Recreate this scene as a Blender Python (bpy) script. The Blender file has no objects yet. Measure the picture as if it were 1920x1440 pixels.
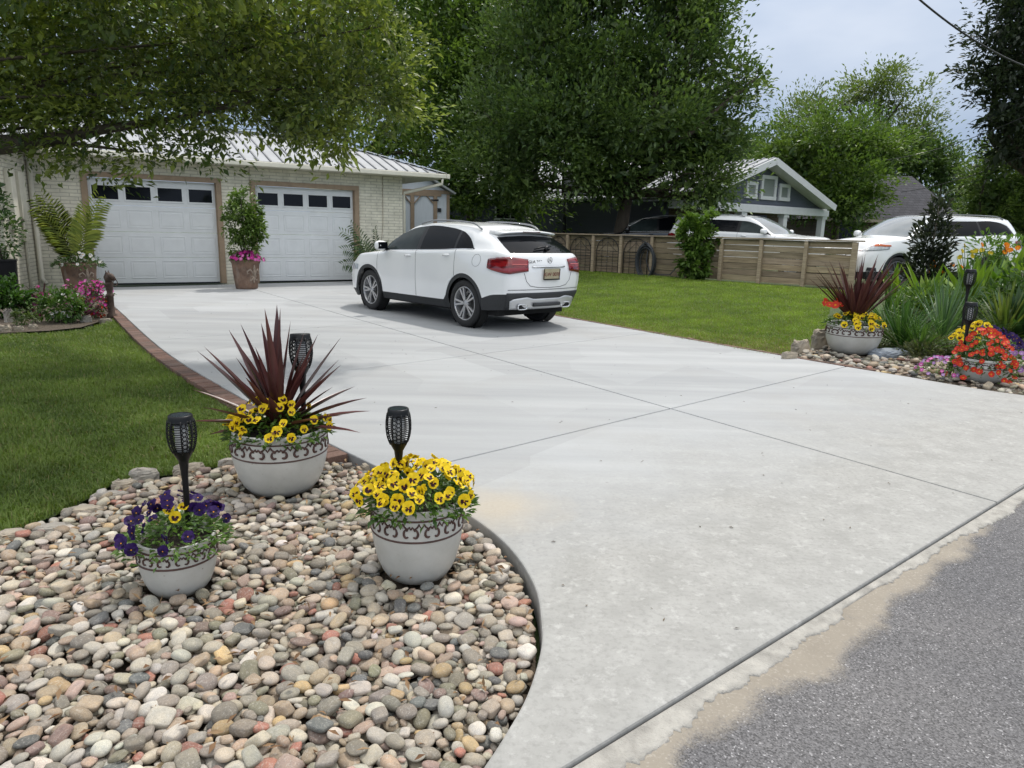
import bpy, bmesh, math, random
import numpy as np
from mathutils import Vector, Matrix
rng = np.random.default_rng(11)
random.seed(5)
SC = bpy.context.scene
COL = SC.collection
PI = math.pi
# ------------------------------------------------------------------ camera model (photo is 1920x1440)
FPX, CX, CY, EYE = 1330.0, 960.0, 720.0, 1.46
_p, _r = math.atan(286 / FPX), 0.024
cF = np.array([0, math.cos(_p), -math.sin(_p)])
_R0 = np.array([1.0, 0, 0]); _U0 = np.array([0, math.sin(_p), math.cos(_p)])
cR = math.cos(_r) * _R0 + math.sin(_r) * _U0
cU = -math.sin(_r) * _R0 + math.cos(_r) * _U0
cC = np.array([0, 0, EYE])
def ray(px, py): return cF + (px - CX) / FPX * cR - (py - CY) / FPX * cU
def G0(px, py, z=0.0):
    d = ray(px, py); return cC + d * ((z - EYE) / d[2])
def atY(px, py, Y):
    d = ray(px, py); return cC + d * (Y / d[1])
EDGE0 = np.array([3.46, 8.85]); EDN = np.array([0.815, 0.58])
def sstep(t):
    t = np.clip(t, 0, 1); return t * t * (3 - 2 * t)
def gh(x, y):            # ground height: the garden right of the driveway rises gently towards the neighbours
    d = (np.asarray(x) - EDGE0[0]) * EDN[0] + (np.asarray(y) - EDGE0[1]) * EDN[1]
    return 0.34 * sstep((d - 0.2) / 6.5)
def G(px, py):           # ground point seen at a pixel, on the rising ground
    z = 0.0
    for _ in range(40):
        q = G0(px, py, z); z = 0.5 * z + 0.5 * float(gh(q[0], q[1]))
    q = G0(px, py, z); q[2] = z
    return q
cam = bpy.data.cameras.new('camera'); camo = bpy.data.objects.new('camera', cam); COL.objects.link(camo)
cam.sensor_width = 36; cam.lens = 36 * FPX / 1920; cam.clip_end = 2000; cam.clip_start = 0.05
m = Matrix.Identity(4)
for i in range(3):
    m[i][0], m[i][1], m[i][2], m[i][3] = cR[i], cU[i], -cF[i], cC[i]
camo.matrix_world = m
SC.camera = camo
# ------------------------------------------------------------------ node helpers
class NT:
    def __init__(s, mat):
        mat.use_nodes = True
        s.t = mat.node_tree; s.t.nodes.clear()
    def n(s, typ, **kw):
        nd = s.t.nodes.new(typ)
        for k, v in kw.items():
            if k.startswith('i_'):
                key = k[2:]
                key = int(key) if key.isdigit() else key.replace('_', ' ')
                nd.inputs[key].default_value = v
            else: setattr(nd, k, v)
        return nd
    def l(s, a, b): s.t.links.new(a, b)
    def coords(s, kind='Object'): return s.n('ShaderNodeTexCoord').outputs[kind]
    def noise(s, co, scale, detail=4, rough=.55, dist=0):
        nd = s.n('ShaderNodeTexNoise', i_Scale=scale, i_Detail=detail, i_Roughness=rough, i_Distortion=dist); s.l(co, nd.inputs['Vector']); return nd.outputs['Fac']
    def vor(s, co, scale, feature='F1', out='Distance'):
        nd = s.n('ShaderNodeTexVoronoi', feature=feature, i_Scale=scale); s.l(co, nd.inputs['Vector']); return nd.outputs[out]
    def mapr(s, v, a, b, c=0., d=1.):
        nd = s.n('ShaderNodeMapRange', i_1=a, i_2=b, i_3=c, i_4=d); s.l(v, nd.inputs[0]); return nd.outputs[0]
    def math(s, op, a, b=None):
        nd = s.n('ShaderNodeMath', operation=op)
        for i, q in enumerate((a, b)):
            if q is None: continue
            if isinstance(q, (int, float)): nd.inputs[i].default_value = q
            else: s.l(q, nd.inputs[i])
        return nd.outputs[0]
    def mix(s, f, a, b, mode='MIX'):
        nd = s.n('ShaderNodeMix', data_type='RGBA', blend_type=mode)
        for key, q in ((0, f), (6, a), (7, b)):
            if isinstance(q, (int, float)): nd.inputs[key].default_value = q
            elif isinstance(q, tuple): nd.inputs[key].default_value = (*q, 1) if len(q) == 3 else q
            else: s.l(q, nd.inputs[key])
        return nd.outputs[2]
    def mapping(s, co, scale=(1, 1, 1), rot=(0, 0, 0), loc=(0, 0, 0)):
        nd = s.n('ShaderNodeMapping'); s.l(co, nd.inputs[0])
        nd.inputs['Scale'].default_value = scale; nd.inputs['Rotation'].default_value = rot; nd.inputs['Location'].default_value = loc
        return nd.outputs[0]
    def bump(s, h, strength=.3, dist=.01):
        nd = s.n('ShaderNodeBump', i_Strength=strength, i_Distance=dist); s.l(h, nd.inputs['Height']); return nd.outputs[0]
    def attr(s, name='tint'):
        return s.n('ShaderNodeAttribute', attribute_name=name).outputs['Color']
    def out(s, col, rough=.6, normal=None, metal=0., spec=.5, coat=0., trans=None, sub=0.):
        p = s.n('ShaderNodeBsdfPrincipled')
        for key, q in (('Base Color', col), ('Roughness', rough), ('Metallic', metal), ('Specular IOR Level', spec), ('Coat Weight', coat)):
            if isinstance(q, (int, float)): p.inputs[key].default_value = q
            elif isinstance(q, tuple): p.inputs[key].default_value = (*q, 1)
            else: s.l(q, p.inputs[key])
        if coat: p.inputs['Coat Roughness'].default_value = .04
        if normal is not None: s.l(normal, p.inputs['Normal'])
        o = s.n('ShaderNodeOutputMaterial'); sh = p.outputs[0]
        if trans:
            tl = s.n('ShaderNodeBsdfTranslucent'); tc = trans[1](col) if callable(trans[1]) else col
            s.l(tc, tl.inputs[0]); mx = s.n('ShaderNodeMixShader'); mx.inputs[0].default_value = trans[0]
            s.l(p.outputs[0], mx.inputs[1]); s.l(tl.outputs[0], mx.inputs[2]); sh = mx.outputs[0]
        s.l(sh, o.inputs[0]); return p
MATS = {}
def M(name, col, rough=.6, var=.18, scale=12., bump=0., bscale=60., metal=0., spec=.5, coat=0., tint=False, col2=None, stretch=None):
    """plain procedural material: colour broken up by two noises, optional bump and per-vertex tint"""
    if name in MATS: return MATS[name]
    mt = bpy.data.materials.new(name); t = NT(mt); co = t.coords()
    cs = t.mapping(co, stretch) if stretch else co
    f = t.mapr(t.noise(cs, scale, 5), .3, .7)
    d = tuple(c * (1 - var) for c in col) if col2 is None else col2
    u = tuple(min(1, c * (1 + var * .6)) for c in col)
    c = t.mix(f, d, u)
    if tint: c = t.mix(1.0, c, t.attr(), 'MULTIPLY')
    nm = None
    if bump: nm = t.bump(t.noise(cs, bscale, 6), bump, .01)
    t.out(c, rough, nm, metal, spec, coat); MATS[name] = mt; return mt
def leafmat(name, trans=.35, rough=.45, gain=1.0, spec=.4):
    if name in MATS: return MATS[name]
    mt = bpy.data.materials.new(name); t = NT(mt)
    c = t.attr(); f = t.mapr(t.noise(t.coords(), 3.0, 2), .3, .7, .8 * gain, 1.2 * gain)
    cc = t.n('ShaderNodeMix', data_type='RGBA', blend_type='MULTIPLY'); cc.inputs[0].default_value = 1
    t.l(c, cc.inputs[6]); cm = t.n('ShaderNodeCombineColor'); [t.l(f, cm.inputs[i]) for i in range(3)]; t.l(cm.outputs[0], cc.inputs[7])
    yel = lambda col: t.mix(1.0, col, (1.2, 1.28, .62), 'MULTIPLY')
    t.out(cc.outputs[2], rough, None, 0, spec, 0, (trans, yel)); MATS[name] = mt; return mt
# ------------------------------------------------------------------ mesh helpers
def link(name, me, mat=None, parent=None, loc=None, rz=None):
    o = bpy.data.objects.new(name, me); COL.objects.link(o)
    if mat is not None and me is not None:
        for q in (mat if isinstance(mat, (list, tuple)) else [mat]): me.materials.append(q)
    if parent is not None: o.parent = parent
    if loc is not None: o.location = loc
    if rz is not None: o.rotation_euler = (0, 0, rz)
    return o
def npmesh(name, V, F, tint=None, smooth=False, mi=None):
    """V (n,3); F array (m,k) or list of arrays"""
    V = np.asarray(V, np.float32)
    Fs = F if isinstance(F, list) else [F]
    Fs = [np.asarray(q, np.int32) for q in Fs if len(q)]
    me = bpy.data.meshes.new(name)
    me.vertices.add(len(V)); me.vertices.foreach_set('co', V.ravel())
    li = np.concatenate([q.ravel() for q in Fs]); cnt = np.concatenate([np.full(len(q), q.shape[1], np.int32) for q in Fs])
    st = np.concatenate([[0], np.cumsum(cnt)[:-1]]).astype(np.int32)
    me.loops.add(len(li)); me.loops.foreach_set('vertex_index', li)
    me.polygons.add(len(cnt)); me.polygons.foreach_set('loop_start', st)
    if smooth: me.polygons.foreach_set('use_smooth', np.ones(len(cnt), bool))
    if mi is not None: me.polygons.foreach_set('material_index', np.asarray(mi, np.int32))
    me.update(calc_edges=True)
    if tint is not None:
        a = me.attributes.new('tint', 'FLOAT_COLOR', 'POINT')
        t4 = np.ones((len(V), 4), np.float32); t4[:, :3] = tint; a.data.foreach_set('color', t4.ravel())
    return me
class MB:
    """collects shapes, then build() links them as ONE mesh object"""
    def __init__(s): s.V = []; s.F = []; s.S = []; s.T = []; s.I = []; s.tint = (1, 1, 1); s.mi = 0
    def add(s, V, F, smooth=False):
        b = len(s.V); s.V.extend([tuple(map(float, v)) for v in V]); s.T.extend([s.tint] * len(V))
        for f in F: s.F.append(tuple(b + i for i in f)); s.S.append(smooth); s.I.append(s.mi)
        return s
    def box(s, c, d, R=None, taper=1.0):
        V = []
        for z in (-.5, .5):
            k = taper if z > 0 else 1
            for x, y in ((-.5, -.5), (.5, -.5), (.5, .5), (-.5, .5)): V.append(Vector((x * d[0] * k, y * d[1] * k, z * d[2])))
        if R is not None: V = [R @ v for v in V]
        V = [(v[0] + c[0], v[1] + c[1], v[2] + c[2]) for v in V]
        return s.add(V, [(3, 2, 1, 0), (4, 5, 6, 7), (0, 1, 5, 4), (1, 2, 6, 5), (2, 3, 7, 6), (3, 0, 4, 7)])
    def bar(s, a, b, w, h, up=(0, 0, 1)):
        a, b = Vector(a), Vector(b); d = (b - a); L = d.length; d.normalize(); u = Vector(up); x = d.cross(u)
        if x.length < 1e-4: x = d.cross(Vector((0, 1, 0)))
        x.normalize(); u = x.cross(d); R = Matrix((x, u, d)).transposed()
        return s.box((a + b) / 2, (w, h, L), R)
    def tube(s, pts, r, n=6, cap=True, smooth=True):
        P = [Vector(p) for p in pts]; k = len(P); rs = r if isinstance(r, (list, tuple, np.ndarray)) else [r] * k
        V = []; prev = None
        for i in range(k):
            d = (P[min(i + 1, k - 1)] - P[max(i - 1, 0)])
            if d.length < 1e-9: d = Vector((0, 0, 1))
            d.normalize()
            if prev is None:
                u = d.cross(Vector((0, 0, 1)))
                if u.length < .05: u = d.cross(Vector((1, 0, 0)))
            else: u = prev - d * prev.dot(d)
            if u.length < 1e-6: u = d.orthogonal()
            u.normalize(); prev = u; w = d.cross(u)
            for j in range(n):
                a = 2 * PI * j / n; V.append(P[i] + (u * math.cos(a) + w * math.sin(a)) * float(rs[i]))
        F = [(i * n + j, i * n + (j + 1) % n, (i + 1) * n + (j + 1) % n, (i + 1) * n + j) for i in range(k - 1) for j in range(n)]
        if cap: F += [tuple(range(n - 1, -1, -1)), tuple((k - 1) * n + j for j in range(n))]
        return s.add(V, F, smooth)
    def lathe(s, prof, n=32, c=(0, 0, 0), smooth=True, R=None, a0=0., a1=2 * PI):
        V = []; full = abs(a1 - a0 - 2 * PI) < 1e-6; m_ = n if full else n + 1
        for r, z in prof:
            for j in range(m_):
                a = a0 + (a1 - a0) * j / n; v = Vector((r * math.cos(a), r * math.sin(a), z))
                if R is not None: v = R @ v
                V.append((v[0] + c[0], v[1] + c[1], v[2] + c[2]))
        F = []
        for i in range(len(prof) - 1):
            for j in range(n):
                k = (j + 1) % m_; F.append((i * m_ + j, i * m_ + k, (i + 1) * m_ + k, (i + 1) * m_ + j))
        return s.add(V, F, smooth)
    def prism(s, poly, z0, z1, fn=None):
        n = len(poly); V = [(p[0], p[1], z0) for p in poly] + [(p[0], p[1], z1) for p in poly]
        if fn: V = [fn(v) for v in V]
        return s.add(V, [tuple(range(n - 1, -1, -1)), tuple(range(n, 2 * n))] + [(i, (i + 1) % n, n + (i + 1) % n, n + i) for i in range(n)])
    def quad(s, a, b, c, d): return s.add([a, b, c, d], [(0, 1, 2, 3)])
    def build(s, name, mat, parent=None, loc=None, rz=None, bevel=0, tint=False, fix=False):
        me = bpy.data.meshes.new(name); me.from_pydata(s.V, [], s.F)
        me.polygons.foreach_set('use_smooth', s.S); me.polygons.foreach_set('material_index', s.I)
        if tint:
            a = me.attributes.new('tint', 'FLOAT_COLOR', 'POINT')
            a.data.foreach_set('color', np.concatenate([np.array(s.T, np.float32), np.ones((len(s.T), 1), np.float32)], 1).ravel())
        if fix:
            bm = bmesh.new(); bm.from_mesh(me); bmesh.ops.recalc_face_normals(bm, faces=bm.faces); bm.to_mesh(me); bm.free()
        me.update()
        o = link(name, me, mat, parent, loc, rz)
        if bevel:
            b = o.modifiers.new('bevel', 'BEVEL'); b.width = bevel; b.segments = 2; b.limit_method = 'ANGLE'; b.angle_limit = math.radians(40)
        return o
def tag(o, label=None, cat=None, group=None, kind=None):
    if label: o['label'] = label
    if cat: o['category'] = cat
    if group: o['group'] = group
    if kind: o['kind'] = kind
    return o
def thing(name, label, cat, loc=(0, 0, 0), rz=0., group=None, scale=None):
    o = bpy.data.objects.new(name, None); COL.objects.link(o); o.location = loc; o.rotation_euler = (0, 0, rz)
    o.empty_display_size = .1
    if scale: o.scale = (scale,) * 3
    return tag(o, label, cat, group)
def copy_thing(root, loc, rz, label=None, scale=None):
    r = root.copy(); COL.objects.link(r); r.location = loc; r.rotation_euler = (0, 0, rz)
    if label: r['label'] = label
    if scale: r.scale = (scale,) * 3
    for ch in list(root.children):
        c = ch.copy(); COL.objects.link(c); c.parent = r
        for g in list(ch.children):
            d = g.copy(); COL.objects.link(d); d.parent = c
    return r
def text_mesh(txt, size, depth=.002):
    cu = bpy.data.curves.new('text', 'FONT'); cu.body = txt; cu.size = size; cu.extrude = depth / 2; cu.align_x = 'CENTER'; cu.align_y = 'CENTER'
    ob = bpy.data.objects.new('text', cu); COL.objects.link(ob)
    dg = bpy.context.evaluated_depsgraph_get(); me = bpy.data.meshes.new_from_object(ob.evaluated_get(dg))
    bpy.data.objects.remove(ob); bpy.data.curves.remove(cu)
    me.materials.clear()
    return me
# ------------------------------------------------------------------ leaves (numpy)
def unit(a): return a / np.maximum(np.linalg.norm(a, axis=-1, keepdims=True), 1e-9)
def leaves(P, D, N, L, W, tint, fold=.25, droop=0.):
    """one folded 6-vertex leaf per point. P base, D axis, N face normal, L length, W width"""
    n = len(P); D = unit(D); S = unit(np.cross(D, N)); N = np.cross(S, D)
    L = np.broadcast_to(np.asarray(L, float), (n,))[:, None]; W = np.broadcast_to(np.asarray(W, float), (n,))[:, None]
    tip = P + D * L - np.array([0, 0, 1.0]) * L * droop
    mid = P + D * L * .52; up = N * W * fold
    V = np.stack([P, mid + S * W * .5 + up, tip, mid - S * W * .5 + up], 1).reshape(-1, 3)
    b = np.arange(n)[:, None] * 4
    F = np.concatenate([b + [0, 1, 2], b + [0, 2, 3]], 0)
    T = np.repeat(np.broadcast_to(tint, (n, 3)), 4, 0)
    return V, F, T
def merge(parts):
    V = []; F = []; T = []; o = 0
    for v, f, t in parts: V.append(v); F.append(f + o); T.append(t); o += len(v)
    return np.concatenate(V), np.concatenate(F), np.concatenate(T)
def rdir(n, r=None):
    r = r or rng; return unit(r.normal(size=(n, 3)))
def mixcol(a, b, t): return np.asarray(a)[None] * (1 - t[:, None]) + np.asarray(b)[None] * t[:, None]
# ------------------------------------------------------------------ light, sky
SUN_EL, SUN_DIR = math.radians(63), np.array([.45, .9])
w = bpy.data.worlds.new('World'); SC.world = w; w.use_nodes = True
t = NT(w)
az = math.atan2(SUN_DIR[0], SUN_DIR[1])
sky = t.n('ShaderNodeTexSky', sky_type='NISHITA'); sky.sun_disc = False; sky.sun_elevation = SUN_EL; sky.sun_rotation = az
sky.dust_density = 3.0; sky.air_density = 1.0; sky.ozone_density = 2.0; sky.altitude = 10
gco = t.coords('Generated')
cm = t.mapping(gco, (1, 1, 2.6))
cl = t.mapr(t.noise(cm, 2.3, 5, .55, .3), .36, .66, .72, .97)
hz = t.mix(t.mapr(t.noise(cm, 3.6, 4), .35, .7), (5.5, 6.45, 8.1), (7.7, 8.35, 9.5))
sz = t.n('ShaderNodeSeparateXYZ'); t.l(gco, sz.inputs[0]); hz = t.mix(1.0, hz, t.mix(t.mapr(sz.outputs[2], .12, .60), (.64, .72, .82), (2.05, 1.86, 1.60)), 'MULTIPLY'); hz = t.mix(1.0, hz, t.mix(t.mapr(sz.outputs[1], .1, -.75), (1, 1, 1), (1.55, 1.52, 1.46)), 'MULTIPLY')  # last factor: sky brightened behind the camera, added as fill for surfaces facing it
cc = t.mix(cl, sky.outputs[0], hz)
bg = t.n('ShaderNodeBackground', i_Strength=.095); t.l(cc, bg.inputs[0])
wo = t.n('ShaderNodeOutputWorld'); t.l(bg.outputs[0], wo.inputs[0])
sl = bpy.data.lights.new('sun', 'SUN'); sl.energy = 2.6; sl.angle = math.radians(2.5); sl.color = (1, .955, .88)
so = bpy.data.objects.new('sun', sl); COL.objects.link(so)
dv = Vector((SUN_DIR[0] * math.cos(SUN_EL) / np.linalg.norm(SUN_DIR), SUN_DIR[1] * math.cos(SUN_EL) / np.linalg.norm(SUN_DIR), math.sin(SUN_EL)))
so.rotation_euler = dv.to_track_quat('Z', 'Y').to_euler()
SC.view_settings.view_transform = 'Standard'; SC.view_settings.look = 'None'; SC.view_settings.gamma = 1; SC.view_settings.exposure = 0.10
SC.render.engine = 'CYCLES'
cy = SC.cycles; cy.max_bounces = 5; cy.diffuse_bounces = 2; cy.use_adaptive_sampling = True; cy.adaptive_threshold = .025; cy.glossy_bounces = 3; cy.transmission_bounces = 4; cy.transparent_max_bounces = 6
cy.use_denoising = True; cy.sample_clamp_indirect = 6
cy.caustics_reflective = False; cy.caustics_refractive = False
# ------------------------------------------------------------------ ground, driveway, road, lawns
def pip(poly, x, y):
    poly = np.asarray(poly); inside = np.zeros(len(x), bool); j = len(poly) - 1
    for i in range(len(poly)):
        xi, yi = poly[i]; xj, yj = poly[j]
        c = ((yi > y) != (yj > y)) & (x < (xj - xi) * (y - yi) / (yj - yi + 1e-12) + xi)
        inside ^= c; j = i
    return inside
def catmull(P, k=8):
    P = [np.array(p, float) for p in P]; Q = [2 * P[0] - P[1]] + P + [2 * P[-1] - P[-2]]; out = []
    for i in range(1, len(Q) - 2):
        for j in range(k):
            t_ = j / k; a, b, c, d = Q[i - 1:i + 3]
            out.append(.5 * (2 * b + (c - a) * t_ + (2 * a - 5 * b + 4 * c - d) * t_ ** 2 + (3 * b - a - 3 * c + d) * t_ ** 3))
    out.append(P[-1]); return np.array(out)
def resample(C, step):
    d = np.linalg.norm(np.diff(C, axis=0), axis=1); s = np.concatenate([[0], np.cumsum(d)]); n = max(2, int(s[-1] / step))
    q = np.linspace(0, s[-1], n); return np.stack([np.interp(q, s, C[:, i]) for i in range(C.shape[1])], 1)
SE0 = np.array([0.17, 1.71]); SEd = unit(np.array([.775, .632])); SEn = np.array([SEd[1], -SEd[0]])   # street edge, n points to the road
left_px = [(168, 540), (212, 573), (300, 652), (430, 733), (560, 803), (640, 843), (730, 887), (830, 938), (905, 985), (960, 1035), (1000, 1100), (1012, 1170), (1010, 1220), (985, 1300), (940, 1380), (900, 1440)]
LEFT = [G0(*q)[:2] for q in left_px]
LEFTC = catmull(LEFT + [np.array([-.16, 1.48])], 6)
right_w = [(-4.4, 20.0), (0.91, 12.49), (3.46, 8.85), (4.3, 7.75), (5.05, 6.85), (6.2, 6.45), (8.2, 7.35), (9.4, 8.45)]
RIGHTC = catmull(right_w, 6)
st_a = SE0 + SEd * (-.36); st_b = SE0 + SEd * 12.0
DRIVE = [tuple(p) for p in LEFTC] + [tuple(st_a), tuple(SE0 + SEd * 3.44), tuple(SE0 + SEd * 7), tuple(st_b)] + [tuple(p) for p in RIGHTC[::-1]]
bm = bmesh.new(); bm.faces.new([bm.verts.new((x, y, 0)) for x, y in DRIVE])
def cut(a, b):
    d = Vector((b[0] - a[0], b[1] - a[1], 0)).normalized()
    bmesh.ops.bisect_plane(bm, geom=bm.verts[:] + bm.edges[:] + bm.faces[:], dist=1e-4, plane_co=(a[0], a[1], 0), plane_no=(-d.y, d.x, 0))
cut((-2.22, 11.08), (1.36, 5.96))
for a, b in (((-.3, 4.45), (3.8, 8.11)), ((-1.81, 7.19), (1.76, 10.46)), ((-4.12, 9.32), (-2.22, 11.08)), ((-6.61, 11.96), (-5.41, 13.23))): cut(a, b)
bmesh.ops.dissolve_degenerate(bm, dist=.002, edges=bm.edges)
r = bmesh.ops.inset_individual(bm, faces=bm.faces[:], thickness=.006, use_even_offset=True)
bmesh.ops.delete(bm, geom=r['faces'], context='FACES_ONLY')
ex = bmesh.ops.extrude_face_region(bm, geom=bm.faces[:])
bmesh.ops.translate(bm, verts=[v for v in ex['geom'] if isinstance(v, bmesh.types.BMVert)], vec=(0, 0, -.13))
bmesh.ops.recalc_face_normals(bm, faces=bm.faces)
me = bpy.data.meshes.new('driveway'); bm.to_mesh(me); bm.free()
mt = bpy.data.materials.new('concrete'); t = NT(mt); co = t.coords()
rotz = math.atan2(.68, .73)
crk = t.vor(t.mapping(co, (.35, .35, 1)), 1.0, 'DISTANCE_TO_EDGE'); st = t.mapping(co, (.22, 2.2, 1), (0, 0, -rotz)); fine = t.mapping(co, (6, 90, 20), (0, 0, -rotz))
big = t.mapr(t.noise(st, 1.2, 5, .6), .32, .68); med = t.mapr(t.noise(co, 5, 6, .65), .35, .68); sm = t.noise(co, 38, 5, .7)
sx = t.n('ShaderNodeSeparateXYZ'); t.l(co, sx.inputs[0])
vd = t.math('ADD', t.math('MULTIPLY', t.math('SUBTRACT', sx.outputs[0], SE0[0]), -SEn[0]), t.math('MULTIPLY', t.math('SUBTRACT', sx.outputs[1], SE0[1]), -SEn[1]))
wz = t.mapr(t.math('ADD', vd, t.math('MULTIPLY', t.noise(co, 1.3, 4), 1.6)), 1.5, 3.0, 1, 0)      # weathered apron
clean = t.mix(big, (.315, .325, .332), (.395, .404, .408)); clean = t.mix(t.mapr(sm, .35, .65), t.mix(.06, clean, (.2, .2, .2)), clean)
worn = t.mix(med, (.29, .288, .274), (.36, .357, .342)); worn = t.mix(t.mapr(t.noise(co, 13, 7, .75), .54, .68, 0, .8), worn, (.45, .446, .43)); worn = t.mix(t.mapr(sm, .34, .52, .42, 0), worn, (.2, .197, .187))
vb_ = t.n('ShaderNodeTexVoronoi', distance='CHEBYCHEV', i_Scale=.75, i_Randomness=.8); t.l(t.mapping(co, (1, .7, 1), (0, 0, -rotz)), vb_.inputs['Vector']); sv_ = t.n('ShaderNodeSeparateColor'); t.l(vb_.outputs['Color'], sv_.inputs[0]); clean = t.mix(1.0, clean, t.mix(sv_.outputs[0], (.93, .93, .935), (1.05, 1.05, 1.055)), 'MULTIPLY')
clean = t.mix(t.mapr(t.noise(co, .55, 5, .6), .52, .68, 0, .35), clean, (.31, .30, .285))
col = t.mix(wz, clean, worn)
sand = t.mapr(t.math('ADD', t.math('POWER', t.math('ADD', t.math('POWER', t.math('SUBTRACT', sx.outputs[0], -.07), 2.0), t.math('POWER', t.math('SUBTRACT', sx.outputs[1], 3.62), 2.0)), .5), t.math('MULTIPLY', t.noise(co, 4, 4), .4)), .25, .62, .75, 0)
col = t.mix(sand, col, t.mix(t.noise(co, 60, 3), (.36, .31, .24), (.47, .42, .34)))
spots = t.mapr(t.vor(co, 2.3), .0, .03, .45, 0); col = t.mix(spots, col, (.14, .13, .11))
bp = t.bump(t.math('ADD', t.math('MULTIPLY', t.noise(fine, 1, 3), .6), sm), .22, .006)
t.out(col, .82, bp, 0, .3); CONC = mt
dr = link('driveway', me, mt); tag(dr, kind='structure')
bv = dr.modifiers.new('bevel', 'BEVEL'); bv.width = .009; bv.segments = 2; bv.limit_method = 'ANGLE'; bv.angle_limit = math.radians(50)
# terrain to the horizon
u = np.sinh(np.linspace(-5.2, 5.2, 150)) * 4.0
X, Y = np.meshgrid(u, u + 8); Z = gh(X, Y) - .16
n = len(u); idx = np.arange(n * n).reshape(n, n)
F = np.stack([idx[:-1, :-1], idx[:-1, 1:], idx[1:, 1:], idx[1:, :-1]], -1).reshape(-1, 4)
soil = M('soil', (.10, .085, .06), .9, .35, 6, .5, 60)
gm = bpy.data.materials.new('ground_mix'); t = NT(gm); co = t.coords()
t.out(t.mix(t.mapr(t.noise(co, .8, 6, .65), .4, .6), (.05, .085, .022), (.085, .115, .035)), .9, t.bump(t.noise(co, 40, 5), .6, .02)); 
tag(link('ground', npmesh('ground', np.stack([X, Y, Z], -1).reshape(-1, 3), F, smooth=True), gm), kind='structure')
# road
road = bpy.data.materials.new('asphalt'); t = NT(road); co = t.coords()
v1 = t.vor(co, 185, 'F1', 'Color'); sp = t.n('ShaderNodeSeparateColor'); t.l(v1, sp.inputs[0])
ag = t.mapr(sp.outputs[0], 0, 1, .08, .215); ag = t.math('ADD', ag, t.mapr(sp.outputs[1], .95, .985, 0, .22))
cmb = t.n('ShaderNodeCombineColor'); t.l(ag, cmb.inputs[0]); t.l(t.math('MULTIPLY', ag, .985), cmb.inputs[1]); t.l(t.math('MULTIPLY', ag, 1.0), cmb.inputs[2])
pt = t.mix(t.mapr(t.noise(co, 1.1, 5, .6), .35, .7), (.82, .82, .84), (1.08, 1.06, 1.05)); asc = t.mix(1.0, cmb.outputs[0], pt, 'MULTIPLY')
sc_ = t.n('ShaderNodeSeparateColor'); t.l(t.attr(), sc_.inputs[0])
edge = t.math('ADD', sc_.outputs[0], t.math('MULTIPLY', t.math('SUBTRACT', t.math('ADD', t.math('MULTIPLY', t.noise(co, 9, 5, .6), .7), t.math('MULTIPLY', t.noise(co, 170, 3), .5)), .6), 1.5))
sandc = t.mix(t.noise(co, 7, 6, .65), (.205, .18, .148), (.31, .278, .23)); sandc = t.mix(t.mapr(t.noise(co, 90, 4), .55, .75, 0, .45), sandc, (.48, .45, .40))
col = t.mix(t.mapr(edge, .30, .85), asc, sandc)
hgt = t.math('ADD', t.math('MULTIPLY', t.vor(co, 185), t.mapr(edge, .4, .6, 1, .1)), t.math('MULTIPLY', t.noise(co, 60, 4), .4))
t.out(col, .85, t.bump(hgt, .7, .006), 0, .3)
uu = np.concatenate([[-40, -12, -4], np.arange(-1.6, 7, .04), [8, 12, 30, 80]]); vv = np.concatenate([np.arange(0, .9, .035), [1.2, 2, 4, 7, 20]])
U_, V_ = np.meshgrid(uu, vv, indexing='ij')
wdt = .06 + .17 * np.exp(-((U_ - 1.05) / .5) ** 2) + .10 * np.exp(-((U_ - 2.2) / .5) ** 2) + .10 * np.exp(-((U_ - .1) / .35) ** 2) + .03 * np.sin(U_ * 5.1) + .02 * np.sin(U_ * 13)
sd = np.clip(.5 + (wdt - V_) / .12, 0, 1); tt = np.stack([sd] * 3, -1).reshape(-1, 3)
PX = SE0[0] + SEd[0] * U_ + SEn[0] * V_; PY = SE0[1] + SEd[1] * U_ + SEn[1] * V_
PZ = -.024 - .016 * sstep(V_ / .5)
a, b = U_.shape; idx = np.arange(a * b).reshape(a, b)
F = np.stack([idx[:-1, :-1], idx[:-1, 1:], idx[1:, 1:], idx[1:, :-1]], -1).reshape(-1, 4)[:, ::-1]
tag(link('road', npmesh('road', np.stack([PX, PY, PZ], -1).reshape(-1, 3), F, tt), road), kind='structure')
# ragged strip of spilled concrete along the road edge
uu = np.arange(-1.2, 6.6, .012); mb = MB(); V = []; nz = np.cumsum(rng.normal(size=len(uu)) * .010); nz -= np.convolve(nz, np.ones(60) / 60, 'same')
wid = .055 + .022 * np.sin(uu * 2.1 + .6) + .012 * np.sin(uu * 6.3) + nz * .45 + rng.normal(size=len(uu)) * .0045; wid = np.clip(wid, .03, .2)
V = []
prof = [(.004, -.016), (.35, -.016), (.72, -.017), (.93, -.018), (1.0, -.024), (1.03, -.045)]
for i, q in enumerate(uu):
    for k, (f, z) in enumerate(prof):
        p = SE0 + SEd * q + SEn * (f * wid[i]); V.append((p[0], p[1], z + (rng.normal() * .0018 if 0 < k < 5 else 0)))
k = len(prof); idx = np.arange(len(uu) * k).reshape(len(uu), k)
F = np.stack([idx[:-1, :-1], idx[:-1, 1:], idx[1:, 1:], idx[1:, :-1]], -1).reshape(-1, 4)[:, ::-1]
spill = M('spill_concrete', (.36, .345, .315), .9, .3, 14, .6, 120)
tag(link('kerb_strip', npmesh('kerb_strip', V, F, smooth=True), spill), kind='structure')
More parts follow.
